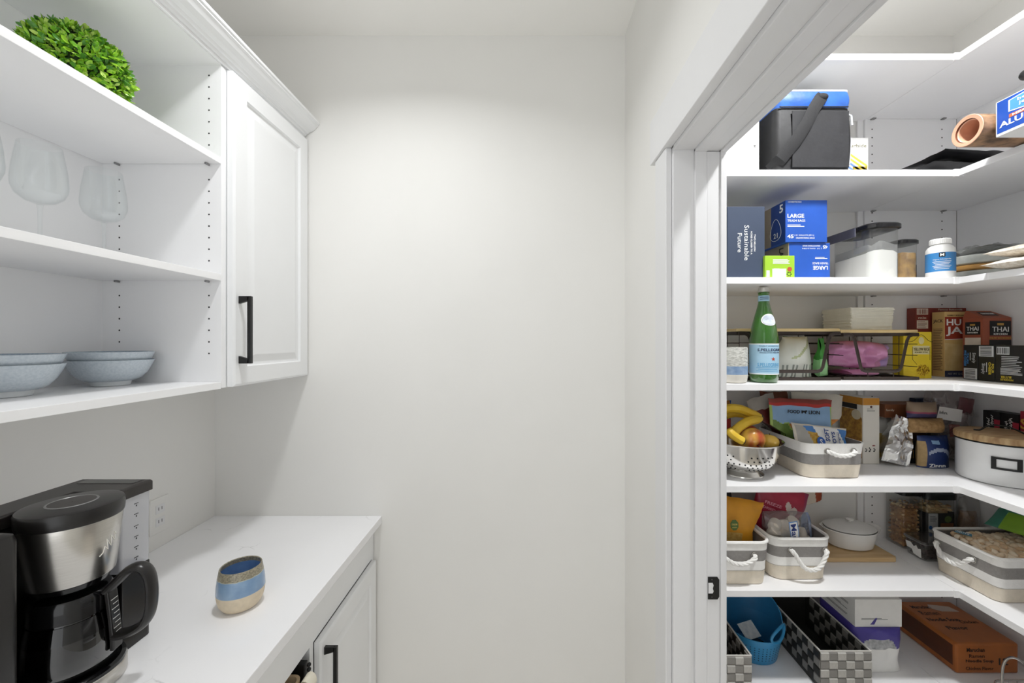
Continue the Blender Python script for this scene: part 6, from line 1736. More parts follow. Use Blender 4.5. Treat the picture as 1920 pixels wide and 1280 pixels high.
# marshmallow bag: film and its marshmallows
t = thing('marshmallow_bag', 'clear blue-edged bag of marshmallows at the front of the long-handled basket', 'bag', (0.87, 1.37, zF + 0.05))
MSH = mat('marshmallow', '#efe6d8', 0.85, var=0.02, scale=40, bump=0.15, bscale=60)
rnd = random.Random(12)
cells = []
for r_, zz in enumerate((0.055, 0.088, 0.118, 0.142)):
    for i in range(4 if r_ < 3 else 3):
        cells.append((0.820 + 0.0325 * i + (0.008 if r_ % 2 else 0), 1.348 + rnd.uniform(-0.006, 0.010) + 0.006 * r_, zF + zz + rnd.uniform(-0.004, 0.004)))
for c in cells:
    R = Matrix.Rotation(rnd.uniform(0, 6), 4, 'Z') @ Matrix.Rotation(rnd.uniform(0.3, 1.6), 4, 'X')
    mb = MB(Matrix.Translation(c) @ R)
    s = rnd.uniform(1.05, 1.2)
    mb.lathe((0, 0, 0), [(0.012 * s, -0.0165 * s), (0.0165 * s, -0.0135 * s), (0.0175 * s, 0), (0.0165 * s, 0.0135 * s), (0.012 * s, 0.0165 * s)], 16)
    obj('marshmallow', mb, MSH, t, smooth=True)
mb = MB(); Mx = at(0.868, 1.352, zF + 0.03, 2, 8, 2); pillow(mb, 0.172, 0.158, 0.072, Mx, lambda u, v, f: 1 if u > 0.74 and v > 0.2 else 0, seed=84, wrinkle=0.12)
fit(mb, zF + 0.025, (qx0 + 0.0095, qx1 - 0.0095, qy0 + 0.0095, qy1 - 0.02))
fl = obj('film', mb, [film('marsh_film', '#f2f2f2', 0.14, 0.12, 0.06, bump=0.4), film('marsh_film_blue', '#9db8e6', 0.18, 0.12, 0.45, '#9fb6dd', bump=0.4)], t, smooth=True)
mb = MB(); mm = MB()
lc = Vector((wx(1488, 1.305), 1.3035, wz(996, 1.305)))
Rr, Ur = Vector((0.14, 0, -0.99)).normalized(), Vector((0.99, 0.05, 0.14)).normalized()
mm.poly(lc, Rr, Ur, [(-0.032, -0.013), (0.036, -0.012), (0.036, 0.013), (0.0, 0.016), (-0.032, 0.015)], 0.0006, 0); mm.poly(lc + Rr.cross(Ur) * 0.0006, Rr, Ur, [(-0.029, -0.0105), (0.034, -0.010), (0.034, 0.0105), (0.0, 0.0135), (-0.029, 0.0125)], 0.0004, 1)
obj('name_patch', mm, [mat('marsh_blue', '#6f9bd6', 0.4), WHITE], fl)
put_text(mb, 'Mar', lc + Rr * 0.001, 0.050, 0.0175, right=Rr, up=Ur, off=0.0012); child('lettering', fl, mb, mat('marsh_navy', '#2b3f86', 0.5))
# red bag, and a white and red bag, behind the marshmallows
RBG = mat('berry_pouch', '#a82440', 0.32, var=0.16, scale=14, bump=0.3, bscale=20)
zrd = lambda u, v, f: (1 if f and ((u - 0.18) ** 2 + ((v - 0.72) * 1.8) ** 2 < 0.018 or (u - 0.42) ** 2 + ((v - 0.66) * 1.8) ** 2 < 0.022) else 2 if u > 0.80 else 0)
o = bag('snack_bag', 'crimson pouch with pale oval print drooping behind the marshmallows', 'bag', 0.190, 0.215, 0.055, at(0.850, 1.437, zF + 0.02, 2, 2, 17), [RBG, mat('pouch_oval', '#d9c9c0', 0.5), mat('berry_edge', '#8f3556', 0.35)], zrd, nu=64, nv=64, seed=86, wrinkle=0.18, floor=zF + 0.0075, clip=(qx0 + 0.0095, qx1 - 0.0095, 1.402, 1.478), rim=zF + 0.136, spread=1.3)
mb = MB(); put_text(mb, 'FREEZE', (0.850, 1.404, zF + 0.196), 0.06, 0.010, right=(0.94, 0, -0.34), up=(0.34, 0.05, 0.94)); put_text(mb, 'DRIED', (0.836, 1.404, zF + 0.182), 0.045, 0.008, right=(0.94, 0, -0.34), up=(0.34, 0.05, 0.94)); child('lettering', o, mb, mat('berry_print', '#d98fa0', 0.5))
bag('snack_bag', 'off-white snack bag with a brick red edge standing behind the crimson pouch', 'bag', 0.190, 0.245, 0.04, at(0.985, 1.522, zF + 0.02, 0, 2, 10), [mat('snack_oat', '#cfc2b2', 0.5, var=0.05), mat('snack_brick', '#9a4226', 0.5), mat('snack_dots', '#3f3a38', 0.5)],
    lambda u, v, f: 1 if 0.62 + 0.35 * (0.95 - v) * 0 < u - 0.55 * max(0, 0.75 - v) < 0.92 else (2 if f and noise.noise(Vector((u * 7, v * 9, 3))) > 0.52 else 0), nu=56, nv=56, seed=88, wrinkle=0.14, floor=zF + 0.0075, clip=(qx0 + 0.0095, qx1 - 0.0095, 1.488, 1.562), rim=zF + 0.1395, spread=6.0)

# board and casserole
BRD = mat('maple_board', '#c9a878', 0.5, hx2='#dbbd90', scale=10, stretch=(0.8, 9, 9), bump=0.08)
o = obj('cutting_board', MB().loft([rrect(0.985, 1.272, 1.400, 1.572, 0.012, zF + 0.0005), rrect(0.985, 1.272, 1.400, 1.572, 0.012, zF + 0.0160)]), BRD, base=(1.12, 1.49, zF), bevel=0.0015)
tag(o, 'maple cutting board under the white casserole', 'cutting board')
zq = zF + 0.0168
cx_, cy_ = 1.180, 1.492
CAS = mat('casserole_white', '#e3e2df', 0.25, var=0.01, coat=0.3)
t = thing('casserole', 'oval white lidded casserole dish with small knob on the cutting board', 'casserole', (cx_, cy_, zq))
def oval(a, b, z, n=64, tip=0.0):
    out = []
    for i in range(n):
        q = 2 * pi * i / n
        e = tip * (max(0, abs(cos(q)) - 0.80) / 0.2) ** 1.6
        out.append((cx_ + (a + e) * cos(q), cy_ + b * sin(q), z + e * 0.35))
    return out
mb = MB(); mb.loft([oval(0.068, 0.050, zq + 0.0005), oval(0.074, 0.056, zq + 0.004), oval(0.083, 0.063, zq + 0.040), oval(0.087, 0.066, zq + 0.056), oval(0.091, 0.068, zq + 0.060, tip=0.014), oval(0.091, 0.068, zq + 0.063, tip=0.014), oval(0.086, 0.065, zq + 0.062), oval(0.081, 0.061, zq + 0.045), oval(0.068, 0.050, zq + 0.008)])
obj('dish', mb, CAS, t, smooth=True)
mb = MB(); mb.loft([oval(0.084, 0.0635, zq + 0.0635), oval(0.085, 0.0645, zq + 0.0655), oval(0.080, 0.060, zq + 0.069), oval(0.055, 0.041, zq + 0.077), oval(0.020, 0.015, zq + 0.081), oval(0.008, 0.006, zq + 0.0815)])
lid = obj('lid', mb, CAS, t, smooth=True)
mb = MB(); mb.lathe((cx_, cy_, zq), [(0.006, 0.0818), (0.0055, 0.086), (0.012, 0.089), (0.013, 0.092), (0.010, 0.0945), (0.001, 0.0955)], 28); obj('knob', mb, CAS, lid, smooth=True)

# jars and tubs of nuts along the return shelf
NUTB = [mat('walnut', '#a97a48', 0.6, var=0.25, scale=60), mat('cashew', '#dcbd88', 0.55, var=0.12, scale=60), mat('pecan', '#855630', 0.6, var=0.25, scale=60), mat('almond_tan', '#bd8f58', 0.6, var=0.2, scale=60)]
def nut_pile(parent, name, x0, x1, y0, y1, z0, z1, s, mats, seed, elong=(1, 0.7, 0.5), shell=True):
    """loose pieces that fill the walls of a clear jar"""
    rnd = random.Random(seed)
    mb = MB()
    nz = int((z1 - z0) / (s * 0.95))
    for k in range(nz):
        z = z0 + s * 0.5 + k * s * 0.95
        per = []
        nx, ny = max(2, int((x1 - x0) / (s * 0.95))), max(2, int((y1 - y0) / (s * 0.95)))
        for i in range(nx):
            for j in range(ny):
                if shell and 0 < i < nx - 1 and 0 < j < ny - 1 and k < nz - 1: continue
                per.append((x0 + (x1 - x0) * (i + 0.5) / nx, y0 + (y1 - y0) * (j + 0.5) / ny))
        for x, y in per:
            R = Matrix.Rotation(rnd.uniform(0, 6.3), 4, 'Z') @ Matrix.Rotation(rnd.uniform(0, 3), 4, 'X')
            px, py, pz = x + rnd.uniform(-.2, .2) * s, y + rnd.uniform(-.2, .2) * s, z + rnd.uniform(-.2, .2) * s
            px = min(max(px, x0 + s * .45), x1 - s * .45); py = min(max(py, y0 + s * .45), y1 - s * .45)
            mb.M = Matrix.Translation((px, py, pz)) @ R
            mb.sphere((0, 0, 0), s * 0.52 * rnd.uniform(0.75, 1.0), 8, 5, rnd.randrange(len(mats)), elong)
    mb.M = Matrix()
    core = s * 0.6
    mb.box(x0 + core, x1 - core, y0 + core, y1 - core, z0 + 0.001, max(z0 + 0.01, z1 - core * 2), 0)
    return obj(name, mb, mats, parent, smooth=True, kind='stuff')
ax0, ax1, ay0, ay1 = 1.374, 1.447, 1.490, 1.5665
t = clear_canister('nut_canister', 'tall clear canister of mixed nuts standing against the peg-holed panel', ax0, ax1, ay0, ay1, zF, zF + 0.192, 0.022, 0, None, r=0.008)
nut_pile(t, 'mixed_nuts', ax0 + 0.003, ax1 - 0.003, ay0 + 0.003, ay1 - 0.003, zF + 0.003, zF + 0.158, 0.0145, NUTB, 3)
jx0, jx1, jy0, jy1 = 1.461, 1.565, 1.490, 1.5665
t = clear_canister('cashew_jar', 'square clear jar of cashews with black lid and dark label', jx0, jx1, jy0, jy1, zF, zF + 0.178, 0.030, 0, None, cat='jar', r=0.012, lidm=mat('jar_lid_dark', '#1a2220', 0.35))
nut_pile(t, 'cashews', jx0 + 0.004, jx1 - 0.004, jy0 + 0.004, jy1 - 0.004, zF + 0.003, zF + 0.166, 0.0185, [NUTB[1], mat('cashew_pale', '#dcc08c', 0.55, var=0.1), NUTB[3]], 4)
mb = MB(); mb.loft([rrect(jx0 - 0.0006, jx1 + 0.0006, jy0 - 0.0006, jy1 + 0.0006, 0.0125, zF + 0.03), rrect(jx0 - 0.0006, jx1 + 0.0006, jy0 - 0.0006, jy1 + 0.0006, 0.0125, zF + 0.130)], cap0=False, cap1=False); lb = obj('label', mb, mat('label_charcoal', '#2b2a2a', 0.5, var=0.1), t, smooth=True)
mb = MB(); patch(mb, (jx0 + 0.020, jy0 - 0.0006, zF + 0.080), 0.034, 0.098); child('grey_panel', lb, mb, mat('panel_grey', '#b3b5b6', 0.55, var=0.1, scale=40))
mb = MB(); ellipse_patch(mb, (jx0 + 0.074, jy0 - 0.0006, zF + 0.108), 0.026, 0.024); child('green_emblem', lb, mb, mat('emblem_olive', '#5f6e3c', 0.5))
mb = MB(); patch(mb, (jx0 + 0.070, jy0 - 0.0006, zF + 0.076), 0.046, 0.036); child('brown_panel', lb, mb, mat('panel_brown', '#7a4a2c', 0.5))
mb = MB(); ellipse_patch(mb, (jx0 + 0.010, jy0 - 0.0012, zF + 0.078), 0.012, 0.014); child('blue_dot', lb, mb, mat('dot_blue', '#2f5f9a', 0.5))
mb = MB(); lines(mb, (jx0 + 0.021, jy0 - 0.0012, zF + 0.110), 0.026, 0.020, 4, fill=0.4); child('fine_print', lb, mb, mat('print_slate', '#5a5c60', 0.5))
# bag of seeds
t = thing('seed_bag', 'clear bag of brown seeds tucked behind the cashew jar', 'bag', (1.605, 1.51, zF))
mb = MB(); pillow(mb, 0.072, 0.185, 0.055, at(1.612, 1.500, zF, 0, 0, 3), None, seed=91, wrinkle=0.2, flat_bottom=True); fit(mb, zF + 0.0006, (1.575, 1.650, 1.45, 1.568)); obj('film', mb, BAGFILM, t, smooth=True)
mb = MB(); pillow(mb, 0.064, 0.130, 0.046, at(1.612, 1.500, zF, 0, 0, 3), None, seed=92, wrinkle=0.1, flat_bottom=True); fit(mb, zF + 0.003, (1.578, 1.647, 1.455, 1.565)); obj('seeds', mb, mat('flax', '#7c5533', 0.8, hx2='#9d744a', scale=170, bump=0.6, bscale=170), t, smooth=True, kind='stuff')
# low clear tub
lx0, lx1, ly0, ly1 = 1.362, 1.470, 1.398, 1.482
t = thing('berry_tub', 'low clear tub of dark dried fruit with a torn white label', 'tub', (1.415, 1.44, zF))
mb = MB(); mb.loft([rrect(lx0 + 0.006, lx1 - 0.006, ly0 + 0.006, ly1 - 0.006, 0.014, zF + 0.0006), rrect(lx0 + 0.002, lx1 - 0.002, ly0 + 0.002, ly1 - 0.002, 0.014, zF + 0.056)], cap1=False); tb = obj('tub', mb, CLEAR, t, smooth=True)
mb = MB(); mb.loft([rrect(lx0, lx1, ly0, ly1, 0.015, zF + 0.0565), rrect(lx0 - 0.002, lx1 + 0.002, ly0 - 0.002, ly1 + 0.002, 0.015, zF + 0.060), rrect(lx0, lx1, ly0, ly1, 0.015, zF + 0.066), rrect(lx0 + 0.012, lx1 - 0.012, ly0 + 0.012, ly1 - 0.012, 0.010, zF + 0.0665)]); obj('lid', mb, film('tub_lid', '#dcdcdc', 0.2, 0.1, 0.25, '#8d8a88'), t, smooth=True)
nut_pile(t, 'dried_fruit', lx0 + 0.009, lx1 - 0.009, ly0 + 0.009, ly1 - 0.009, zF + 0.003, zF + 0.052, 0.012, [mat('prune', '#2d1b17', 0.45, var=0.3, scale=60), mat('prune_dark', '#1d1211', 0.4)], 6)
mb = MB(); mb.poly((lx0 + 0.0022, ly1 - 0.012, zF + 0.030), Vector((0, -1, 0)), Vector((-0.07, 0, 1)), [(0.0, 0.014), (0.004, -0.006), (0.022, -0.006), (0.028, -0.020), (0.056, -0.024), (0.056, 0.008), (0.046, 0.004), (0.040, 0.014), (0.030, 0.006), (0.020, 0.016)], 0.0008); obj('torn_label', mb, WHITE, tb)

# large striped basket of shelled nuts on the return shelf
rx0, rx1, ry0, ry1 = 1.362, 1.625, 1.180, 1.364
fabric_basket('wide striped canvas basket filled with a clear bag of pale nuts', rx0, rx1, ry0, ry1, zF, 0.128, BF, flare=0.008, rc=0.022, faces=[('-X', 1.292, 0.105, 0.74, 0.036, 0.0)], seed=6)
t = thing('nut_bag', 'big clear bag of pale shelled nuts filling the wide basket', 'bag', (1.48, 1.27, zF + 0.01))
PIS = [mat('pistachio_shell', '#e8d2b4', 0.55, var=0.10, scale=60), mat('pistachio_shell_light', '#f2e2ca', 0.55, var=0.08, scale=60), mat('pistachio_shell_tan', '#dabb96', 0.55, var=0.12, scale=60)]
nm = []
for q in range(3):
    m_ = MB(); m_.sphere(tuple(BASE[t.name]), 0.0104, 10, 7, 0, (1.22, 0.90, 0.74))
    me_o = obj('nut', m_, PIS[q], t, smooth=True)
    nm.append(me_o)
rnd = random.Random(17)
spots = []
nx, ny = 14, 10
def nut_top(x, y): return zF + 0.119 + 0.012 * noise.noise(Vector((x * 14, y * 14, 5))) + 0.012 * (y - 1.27) / 0.09
for i in range(nx):
    for j in range(ny):
        x = rx0 + 0.022 + (rx1 - rx0 - 0.044) * (i + 0.5 + 0.5 * (j % 2) - 0.25) / nx + rnd.uniform(-.0025, .0025)
        y = ry0 + 0.022 + (ry1 - ry0 - 0.044) * (j + 0.5) / ny + rnd.uniform(-.0025, .0025)
        if x > 1.60: continue
        spots.append((x, y, nut_top(x, y) + rnd.uniform(-0.005, 0.005)))
fm = MB()
for k, (x, y, z) in enumerate(spots):
    q = rnd.randrange(3)
    o = nm[q] if k < 3 and False else nm[q].copy()
    COL.objects.link(o); o.parent = t
    o.location = Vector((x, y, z)) - BASE[t.name]
    o.rotation_euler = (rnd.uniform(-0.7, 0.7), rnd.uniform(-0.7, 0.7), rnd.uniform(0, 6.3))
    s = rnd.uniform(0.85, 1.12); o.scale = (s, s, s)
for q in range(3):
    nm[q].location = Vector((1.50 + 0.016 * q, 1.26, nut_top(1.5, 1.26) + 0.008)) - BASE[t.name]
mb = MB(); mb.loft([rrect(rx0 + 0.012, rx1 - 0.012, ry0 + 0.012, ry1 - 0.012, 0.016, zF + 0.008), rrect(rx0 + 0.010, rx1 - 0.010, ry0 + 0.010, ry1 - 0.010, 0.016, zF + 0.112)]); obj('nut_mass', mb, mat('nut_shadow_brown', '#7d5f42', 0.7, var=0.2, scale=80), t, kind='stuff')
mb = MB()
g = 16
vs = []; fs = []
for i in range(g + 1):
    for j in range(g + 1):
        x = rx0 + 0.016 + (rx1 - rx0 - 0.032) * i / g; y = ry0 + 0.014 + (ry1 - ry0 - 0.028) * j / g
        vs.append((x, y, nut_top(x, y) + 0.016 + 0.005 * noise.noise(Vector((x * 40, y * 40, 1)))))
for i in range(g):
    for j in range(g): fs.append((i * (g + 1) + j, (i + 1) * (g + 1) + j, (i + 1) * (g + 1) + j + 1, i * (g + 1) + j + 1))
mb.add(vs, fs); obj('film', mb, film('nut_film', '#ffffff', 0.008, 0.10, 0.0, bump=0.5, blend=0.4), t, smooth=True, recalc=False)
mb = MB(); mb.poly((rx0 + 0.040, ry1 - 0.050, nut_top(rx0 + 0.04, ry1 - 0.05) + 0.016), Vector((0.5, -0.86, 0)).normalized(), Vector((0.86, 0.5, 0.1)).normalized(), [(-0.018, -0.009), (0.022, -0.008), (0.018, 0.009), (-0.016, 0.011)], 0.001); fp = obj('film_print', mb, mat('film_print_blue', '#4d86a0', 0.4), t)
mb = MB(); put_text(mb, 'NUTS', (rx0 + 0.0405, ry1 - 0.050, nut_top(rx0 + 0.04, ry1 - 0.05) + 0.0172), 0.028, 0.009, right=Vector((0.5, -0.86, 0)).normalized(), up=Vector((0.86, 0.5, 0.1)).normalized()); child('film_lettering', fp, mb, WHITE)
GTL = mat('green_teal_pouch', '#3f7f6d', 0.35, var=0.12, scale=14)
GLM = mat('green_lime_pouch', '#86b437', 0.35, var=0.12, scale=14)
o = bag('snack_bag', 'green and teal pouch slanting over the pale nuts', 'bag', 0.18, 0.105, 0.024, at(1.535, 1.268, zF + 0.128, -80, 52, -3), [GTL, GLM, mat('pouch_cobalt', '#2f5f9f', 0.4)], lambda u, v, f: 1 if v < 0.62 and u > -0.6 else (2 if v > 0.8 and u > 0.2 else 0), seed=95, wrinkle=0.10, floor=zF + 0.152, clip=(1.515, 1.606, 1.15, 1.365))
t = thing('nut_bag', 'clear pouch of round nuts with a yellow seal behind the green pouch', 'bag', (1.615, 1.27, zF + 0.13))
rnd = random.Random(23)
for i in range(26):
    mb = MB(); mb.sphere((1.628 + rnd.uniform(-0.006, 0.006), 1.215 + 0.0056 * i + rnd.uniform(-.003, .003), zF + 0.142 + (i % 4) * 0.017), 0.0088, 10, 7, 0, (1, 1.1, 0.95)); obj('nut', mb, PIS[i % 3], t, smooth=True)
mb = MB(); pillow(mb, 0.185, 0.088, 0.034, at(1.621, 1.285, zF + 0.130, -90, 0, 0), lambda u, v, f: 1 if v > 0.86 else 0, seed=96, wrinkle=0.06); fit(mb, zF + 0.1305, (1.6085, 1.647, 1.17, 1.385)); obj('film', mb, [BAGFILM, mat('seal_yellow', '#d9bd3a', 0.4)], t, smooth=True)
bag('snack_bag', 'dark red snack pouch against the wall above the wide basket', 'bag', 0.20, 0.25, 0.02, at(1.640, 1.09, zF + 0.0006, -90, 0, 0), [mat('pouch_garnet', '#7e2230', 0.4, var=0.15), WHITE, mat('pouch_steelblue', '#4a5f80', 0.4)], lambda u, v, f: 1 if f and ((u + 0.2) ** 2 + ((v - 0.8) * 1.3) ** 2 < 0.012) else (2 if f and v < 0.66 and u > 0 else 0), seed=97, wrinkle=0.1, floor=zF + 0.0006, clip=(1.632, 1.652, 0.95, 1.175))

# ------------------------------------------------------------------ shelf G, near the floor
zg = SG
# woven strap boxes
WGR = mat('strap_grey', '#8b8985', 0.55, var=0.08, scale=200, stretch=(1, 1, 6), bump=0.3, bscale=300)
WSL = mat('strap_silver', '#bdbbb6', 0.4, var=0.12, scale=260, stretch=(6, 6, 0.4), bump=0.4, bscale=300)
WDK = mat('strap_black', '#2a2927', 0.5, var=0.1, scale=200, bump=0.3, bscale=300)
WRM = mat('strap_rim', '#d2d0cb', 0.5)
def woven_box(label, x0, x1, y0, y1, z0, h, inner, ncol, fronts, sides, skip=False):
    t = thing('woven_basket', label, 'basket', ((x0 + x1) / 2, (y0 + y1) / 2, z0), 'woven strap baskets')
    e = 0.004
    mb = MB()
    mb.box(x0, x1, y0, y0 + e, z0 + 0.0006, z0 + h).box(x0, x1, y1 - e, y1, z0 + 0.0006, z0 + h).box(x0, x0 + e, y0 + e, y1 - e, z0 + 0.0006, z0 + h).box(x1 - e, x1, y0 + e, y1 - e, z0 + 0.0006, z0 + h).box(x0 + e, x1 - e, y0 + e, y1 - e, z0 + 0.0006, z0 + e)
    obj('shell', mb, inner, t)
    mb = MB(); mb.tube([(x0 + .001, y0 + .001, z0 + h + 0.002), (x1 - .001, y0 + .001, z0 + h + 0.002), (x1 - .001, y1 - .001, z0 + h + 0.002), (x0 + .001, y1 - .001, z0 + h + 0.002)], 0.003, 6, closed=True); obj('rim_binding', mb, WRM, t)
    w = (x1 - x0) / ncol
    rows = int(h / w)
    src = {}
    def tile(key, m_, a, b, t_):
        """a cushioned square of strap, w wide, facing -Y (or -X), its own mesh once, then shared"""
        if (key, m_.name) not in src:
            mb = MB()
            f = w * 0.485
            if key == 'y': mb.loft([[(-f, 0, -f), (f, 0, -f), (f, 0, f), (-f, 0, f)], [(-f, -t_, -f * .8), (f, -t_, -f * .8), (f, -t_, f * .8), (-f, -t_, f * .8)]])
            else: mb.loft([[(0, -f, -f), (0, f, -f), (0, f, f), (0, -f, f)], [(-t_, -f, -f * .8), (-t_, f, -f * .8), (-t_, f, f * .8), (-t_, -f, f * .8)]])
            o = obj('woven_strap', mb, m_)
            o.parent = t; o.location = Vector(a) - BASE[t.name]
            src[(key, m_.name)] = o
        else:
            o = src[(key, m_.name)].copy(); COL.objects.link(o); o.location = Vector(a) - BASE[t.name]
        return o
    for r in range(rows):
        for c in range(ncol):
            m_ = fronts[(r + c) % 2]
            tile('y', m_, (x0 + w * (c + 0.5), y0, z0 + h - w * (r + 0.5)), 0, 0.0022 if (r + c) % 2 else 0.0034)
    nd = int((y1 - y0) / w)
    for r in range(rows):
        for c in range(nd):
            m_ = sides[(r + c) % 2]
            tile('x', m_, (x0, y0 + w * (c + 0.5), z0 + h - w * (r + 0.5)), 0, 0.0022 if (r + c) % 2 else 0.0034)
            if c < nd - 1 and r < 4: tile('x2' if False else 'x', sides[2 + (r + c) % 2], (x1 - e - 0.0002, y0 + e + w * (c + 0.5), z0 + h - w * (r + 0.5)), 0, 0.0022)
    return t
woven_box('woven grey strap basket with brown lining, half behind the jamb', 0.54, 0.690, 1.250, 1.56, zg, 0.118, mat('lining_brown', '#5d4330', 0.8, var=0.1), 6, [WSL, WGR, WSL, WGR], [WGR, WSL, WGR, WDK])
woven_box('woven grey and black strap basket with a dark inside', 0.912, 1.070, 1.268, 1.565, zg, 0.118, WDK, 6, [WSL, WGR, WGR, WSL], [WDK, WGR, WDK, WGR])
# blue plastic basket
BLP = mat('blue_plastic', '#2f8cc0', 0.35, var=0.05)
BLD = mat('blue_plastic_inside', '#276f9f', 0.4, var=0.08)
bcx, bcy = 0.795, 1.437
t = thing('plastic_basket', 'round blue plastic basket with slotted sides and oval handle', 'basket', (bcx, bcy, zg))
mb = MB(); mb.lathe((bcx, bcy, zg), [(0.072, 0.0006), (0.076, 0.004), (0.092, 0.085), (0.0935, 0.090), (0.0905, 0.090), (0.089, 0.084), (0.073, 0.006), (0.001, 0.005)], 48, [0, 0, 0, 0, 1, 1, 1], cap0=True, cap1=False)
mb2 = MB(); n = 26
lo, hi = [], []
for i in range(n + 1):
    a = radians(-25) + radians(190) * i / n
    hgt = 0.090 + 0.085 * max(0.0, sin(pi * i / n)) ** 0.7
    lo.append((bcx + 0.0925 * cos(a), bcy + 0.0925 * sin(a), zg + 0.0895)); hi.append((bcx + (0.0925 + (hgt - 0.09) * 0.12) * cos(a), bcy + (0.0925 + (hgt - 0.09) * 0.12) * sin(a), zg + hgt))
mb.loft([lo, hi, [(x - 0.003 * cos(0), y, z) for x, y, z in hi], [(bcx + (x - bcx) * 0.965, bcy + (y - bcy) * 0.965, z) for x, y, z in lo]], [0, 0, 1], cap0=False, cap1=False, closed=False)
bb = obj('tub', mb, [BLP, BLD], t, smooth=True)
mb = MB()
for i in range(26):
    a = -pi + pi * i / 25 * 1.15
    for j in range(6):
        z_ = 0.020 + j * 0.0088
        r = 0.076 + (z_ - 0.004) / 0.081 * 0.016
        mb.disc((bcx + (r + 0.0006) * cos(a), bcy + (r + 0.0006) * sin(a), zg + z_), (cos(a), sin(a), -0.15), 0.0018, 6)
obj('slots', mb, HOLE, bb, kind='stuff')
ah = math.atan2(-1, 0.55)
hp = []
for i in range(25):
    q = 2 * pi * i / 24
    da = 0.036 * cos(q) / 0.093; h_ = 0.021 * sin(q)
    a = ah + da
    hp.append((bcx + 0.0955 * cos(a), bcy + 0.0955 * sin(a), zg + 0.112 + h_ + 0.010 * cos(q)))
mb = MB(); mb.tube(hp[:-1], 0.0045, 8, closed=True); obj('oval_handle', mb, BLP, t, smooth=True)
o = obj('note_card', MB(at(bcx - 0.01, bcy - 0.005, zg + 0.066, 20, 55, 0)).box(-0.032, 0.032, -0.0006, 0.0006, -0.022, 0.030), mat('note_paper', '#cfd4d6', 0.6, hx2='#aab6c0', scale=60), base=(bcx - 0.01, bcy - 0.005, zg + 0.04)); tag(o, 'small printed card leaning inside the blue plastic basket', 'card')
o = obj('phone_charger', MB(at(bcx, bcy - 0.010, zg + 0.0066, 35)).box(-0.030, 0.030, -0.022, 0.022, 0, 0.030), BLACKP, base=(bcx, bcy - 0.01, zg + 0.006), bevel=0.005, seg=3); tag(o, 'black rounded block lying in the blue plastic basket', 'box')
# pouch with white carton lying on it
px0, px1 = 1.080, 1.236
VIO = mat('violet_pouch', '#4b4198', 0.4, var=0.12, scale=14)
mb = MB(); pillow(mb, 0.195, 0.165, 0.185, at((px0 + px1) / 2, 1.428, zg), lambda u, v, f: (1 if f and v < 0.44 and u < 0.93 else (2 if f and 0.44 <= v < 0.66 and (u + 0.05) ** 2 / 0.36 + ((v - 0.44) / 0.25) ** 2 < 1 else 0)), seed=101, wrinkle=0.05, flat_bottom=True, p=6, nu=40, nv=40)
fit(mb, zg + 0.0006, (px0, px1 + 0.004, 1.335, 1.52))
for v in mb.v: v.z = min(v.z, zg + 0.139)
o = obj('pouch', mb, [VIO, WHITE, mat('pouch_photo', '#8f9296', 0.5, hx2='#d8d9dc', scale=60)], base=(1.158, 1.428, zg), smooth=True); tag(o, 'violet and white stand-up pouch under the long white carton', 'bag')
mb = MB(); put_text(mb, 'vanilla', (1.160, 1.345, zg + 0.122), 0.032, 0.007, up=(0, 0.45, 0.89), right=(1, 0, 0)); child('lettering', o, mb, WHITE)
o = carton('long white carton with a small violet mark lying on the violet pouch', px0 + 0.004, px1 + 0.002, 1.348, 1.568, zg + 0.1398, zg + 0.1398 + 0.090, WHITE)
zc_ = zg + 0.1398
mb = MB(); mb.poly((1.146, 1.348, zc_ + 0.008), (1, 0, 0), (0, 0, 1), [(-0.012, 0), (0.001, 0), (0.011, 0.021), (0.005, 0.021)], 0.0005); child('violet_mark', o, mb, VIO)
mb = MB(); lines(mb, (1.150, 1.348, zc_ + 0.026), 0.09, 0.006, 2, fill=0.4)
for i in range(3): lines(mb, (px0 + 0.004, 1.44, zc_ + 0.020 + i * 0.020), 0.13, 0.008, 2, '-X', fill=0.4, seed=i)
child('fine_print', o, mb, mat('print_slate', '#5a5c60', 0.5))
# orange multipack of noodle soup
ORP = mat('soup_orange', '#b0662f', 0.32, var=0.12, scale=12)
ox0, ox1, oy0, oy1 = 1.398, 1.600, 1.330, 1.548
o = carton('orange shrink-wrapped multipack of noodle soup on the lowest visible shelf', ox0, ox1, oy0, oy1, zg + 0.0006, zg + 0.098, ORP, bevel=0.006)
mb = MB()
put_text(mb, 'Maruchan', (ox0 + 0.062, oy0, zg + 0.078), 0.058, 0.013); put_text(mb, 'Ramen', (ox0 + 0.066, oy0, zg + 0.058), 0.050, 0.011, bold=False); put_text(mb, 'Noodle Soup', (ox0 + 0.075, oy0, zg + 0.041), 0.090, 0.012); put_text(mb, 'Chicken Flavor', (ox0 + 0.075, oy0, zg + 0.018), 0.090, 0.010, bold=False); put_text(mb, '12', (ox0 + 0.152, oy0, zg + 0.040), 0.030, 0.022)
child('front_lettering', o, mb, mat('soup_print', '#2a1a14', 0.5)); mb = MB()
zt_ = zg + 0.098
put_text(mb, 'Maruchan', (ox0 + 0.060, oy1 - 0.035, zt_), 0.070, 0.016, '+Z'); put_text(mb, 'Ramen', (ox0 + 0.060, oy1 - 0.068, zt_), 0.065, 0.022, '+Z'); put_text(mb, 'Noodle Soup', (ox0 + 0.075, oy1 - 0.105, zt_), 0.11, 0.022, '+Z'); child('top_lettering', o, mb, mat('soup_print', '#2a1a14', 0.5)); mb = MB(); put_text(mb, 'Chicken', (ox0 + 0.150, oy1 - 0.115, zt_), 0.06, 0.014, '+Z', bold=False); put_text(mb, 'Flavor', (ox0 + 0.08, oy1 - 0.145, zt_), 0.07, 0.016, '+Z')
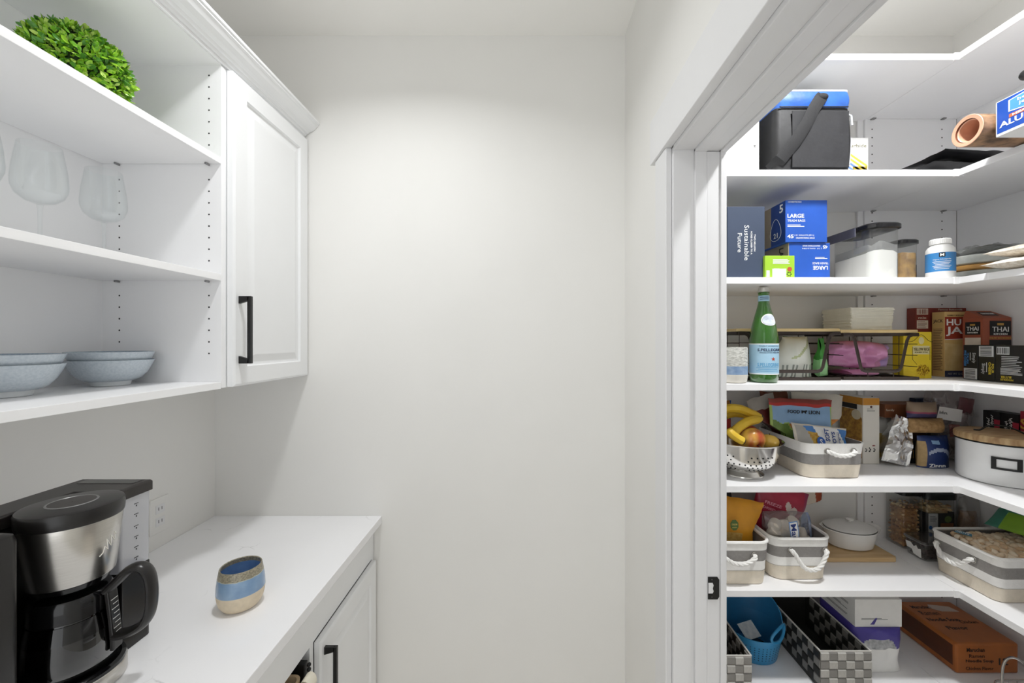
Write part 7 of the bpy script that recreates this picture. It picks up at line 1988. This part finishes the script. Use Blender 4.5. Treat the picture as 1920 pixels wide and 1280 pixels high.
child('top_lettering', o, mb, mat('soup_print', '#2a1a14', 0.5))
mb = MB(); mb.poly((ox0 + 0.115, oy1 - 0.045, zt_), (1, 0, 0), (0, 1, 0), [(-0.03, 0.005), (-0.015, 0.025), (0.05, 0.012), (0.06, -0.016), (0.0, -0.014)], 0.0006); child('white_flash', o, mb, mat('soup_flash', '#c9b8ac', 0.5))
mb = MB(); mb.box(ox0 - 0.0006, ox0, oy0 + 0.012, oy1 - 0.012, zg + 0.020, zg + 0.085); child('dark_end', o, mb, mat('soup_dark', '#5b3018', 0.45, var=0.1))
# chrome wire basket with a loop handle
CHR = mat('chrome_wire', '#c9c7c4', 0.18, 1.0)
wx0, wx1, wy0, wy1 = 1.395, 1.62, 1.02, 1.235
t = thing('chrome_basket', 'chrome wire basket with a tall loop handle at the frame edge', 'basket', (1.5, 1.13, zg))
for z_ in (0.003, 0.030, 0.058):
    mb = MB(); mb.tube([(x, y, zg + z_) for x, y, _ in rrect(wx0, wx1, wy0, wy1, 0.03, 0, 4)], 0.0022, 8, closed=True); obj('hoop', mb, CHR, t, smooth=True)
for i in range(7):
    x = wx0 + 0.03 + (wx1 - wx0 - 0.06) * i / 6
    mb = MB(); mb.tube([(x, wy0, zg + 0.056), (x, wy0, zg + 0.003), (x, wy1, zg + 0.003), (x, wy1, zg + 0.056)], 0.0016, 6); obj('wire', mb, CHR, t, smooth=True)
for i in range(5):
    y = wy0 + 0.03 + (wy1 - wy0 - 0.06) * i / 4
    mb = MB(); mb.tube([(wx0, y, zg + 0.056), (wx0, y, zg + 0.0035), (wx1, y, zg + 0.0035), (wx1, y, zg + 0.056)], 0.0016, 6); obj('wire', mb, CHR, t, smooth=True)
for dy in (0, ):
    hp = []
    for i in range(21):
        q = pi * i / 20
        hp.append((wx0 - 0.006 * sin(q), 1.200 - 0.050 + 0.050 * cos(q) * (1 if i not in (0, 20) else 1), zg + 0.058 + 0.125 * max(0.0, sin(q)) ** 0.6))
    mb = MB(); mb.tube(hp, 0.0032, 8); obj('loop_handle', mb, CHR, t, smooth=True)
o = obj('packet', MB(at(1.52, 1.12, zg + 0.0066, 10)).box(-0.06, 0.06, -0.05, 0.05, 0, 0.03), mat('packet_rust', '#6a3a2a', 0.5, hx2='#8c8580', scale=30), base=(1.52, 1.12, zg), bevel=0.004); tag(o, 'rust brown packet lying in the chrome wire basket', 'food pack')
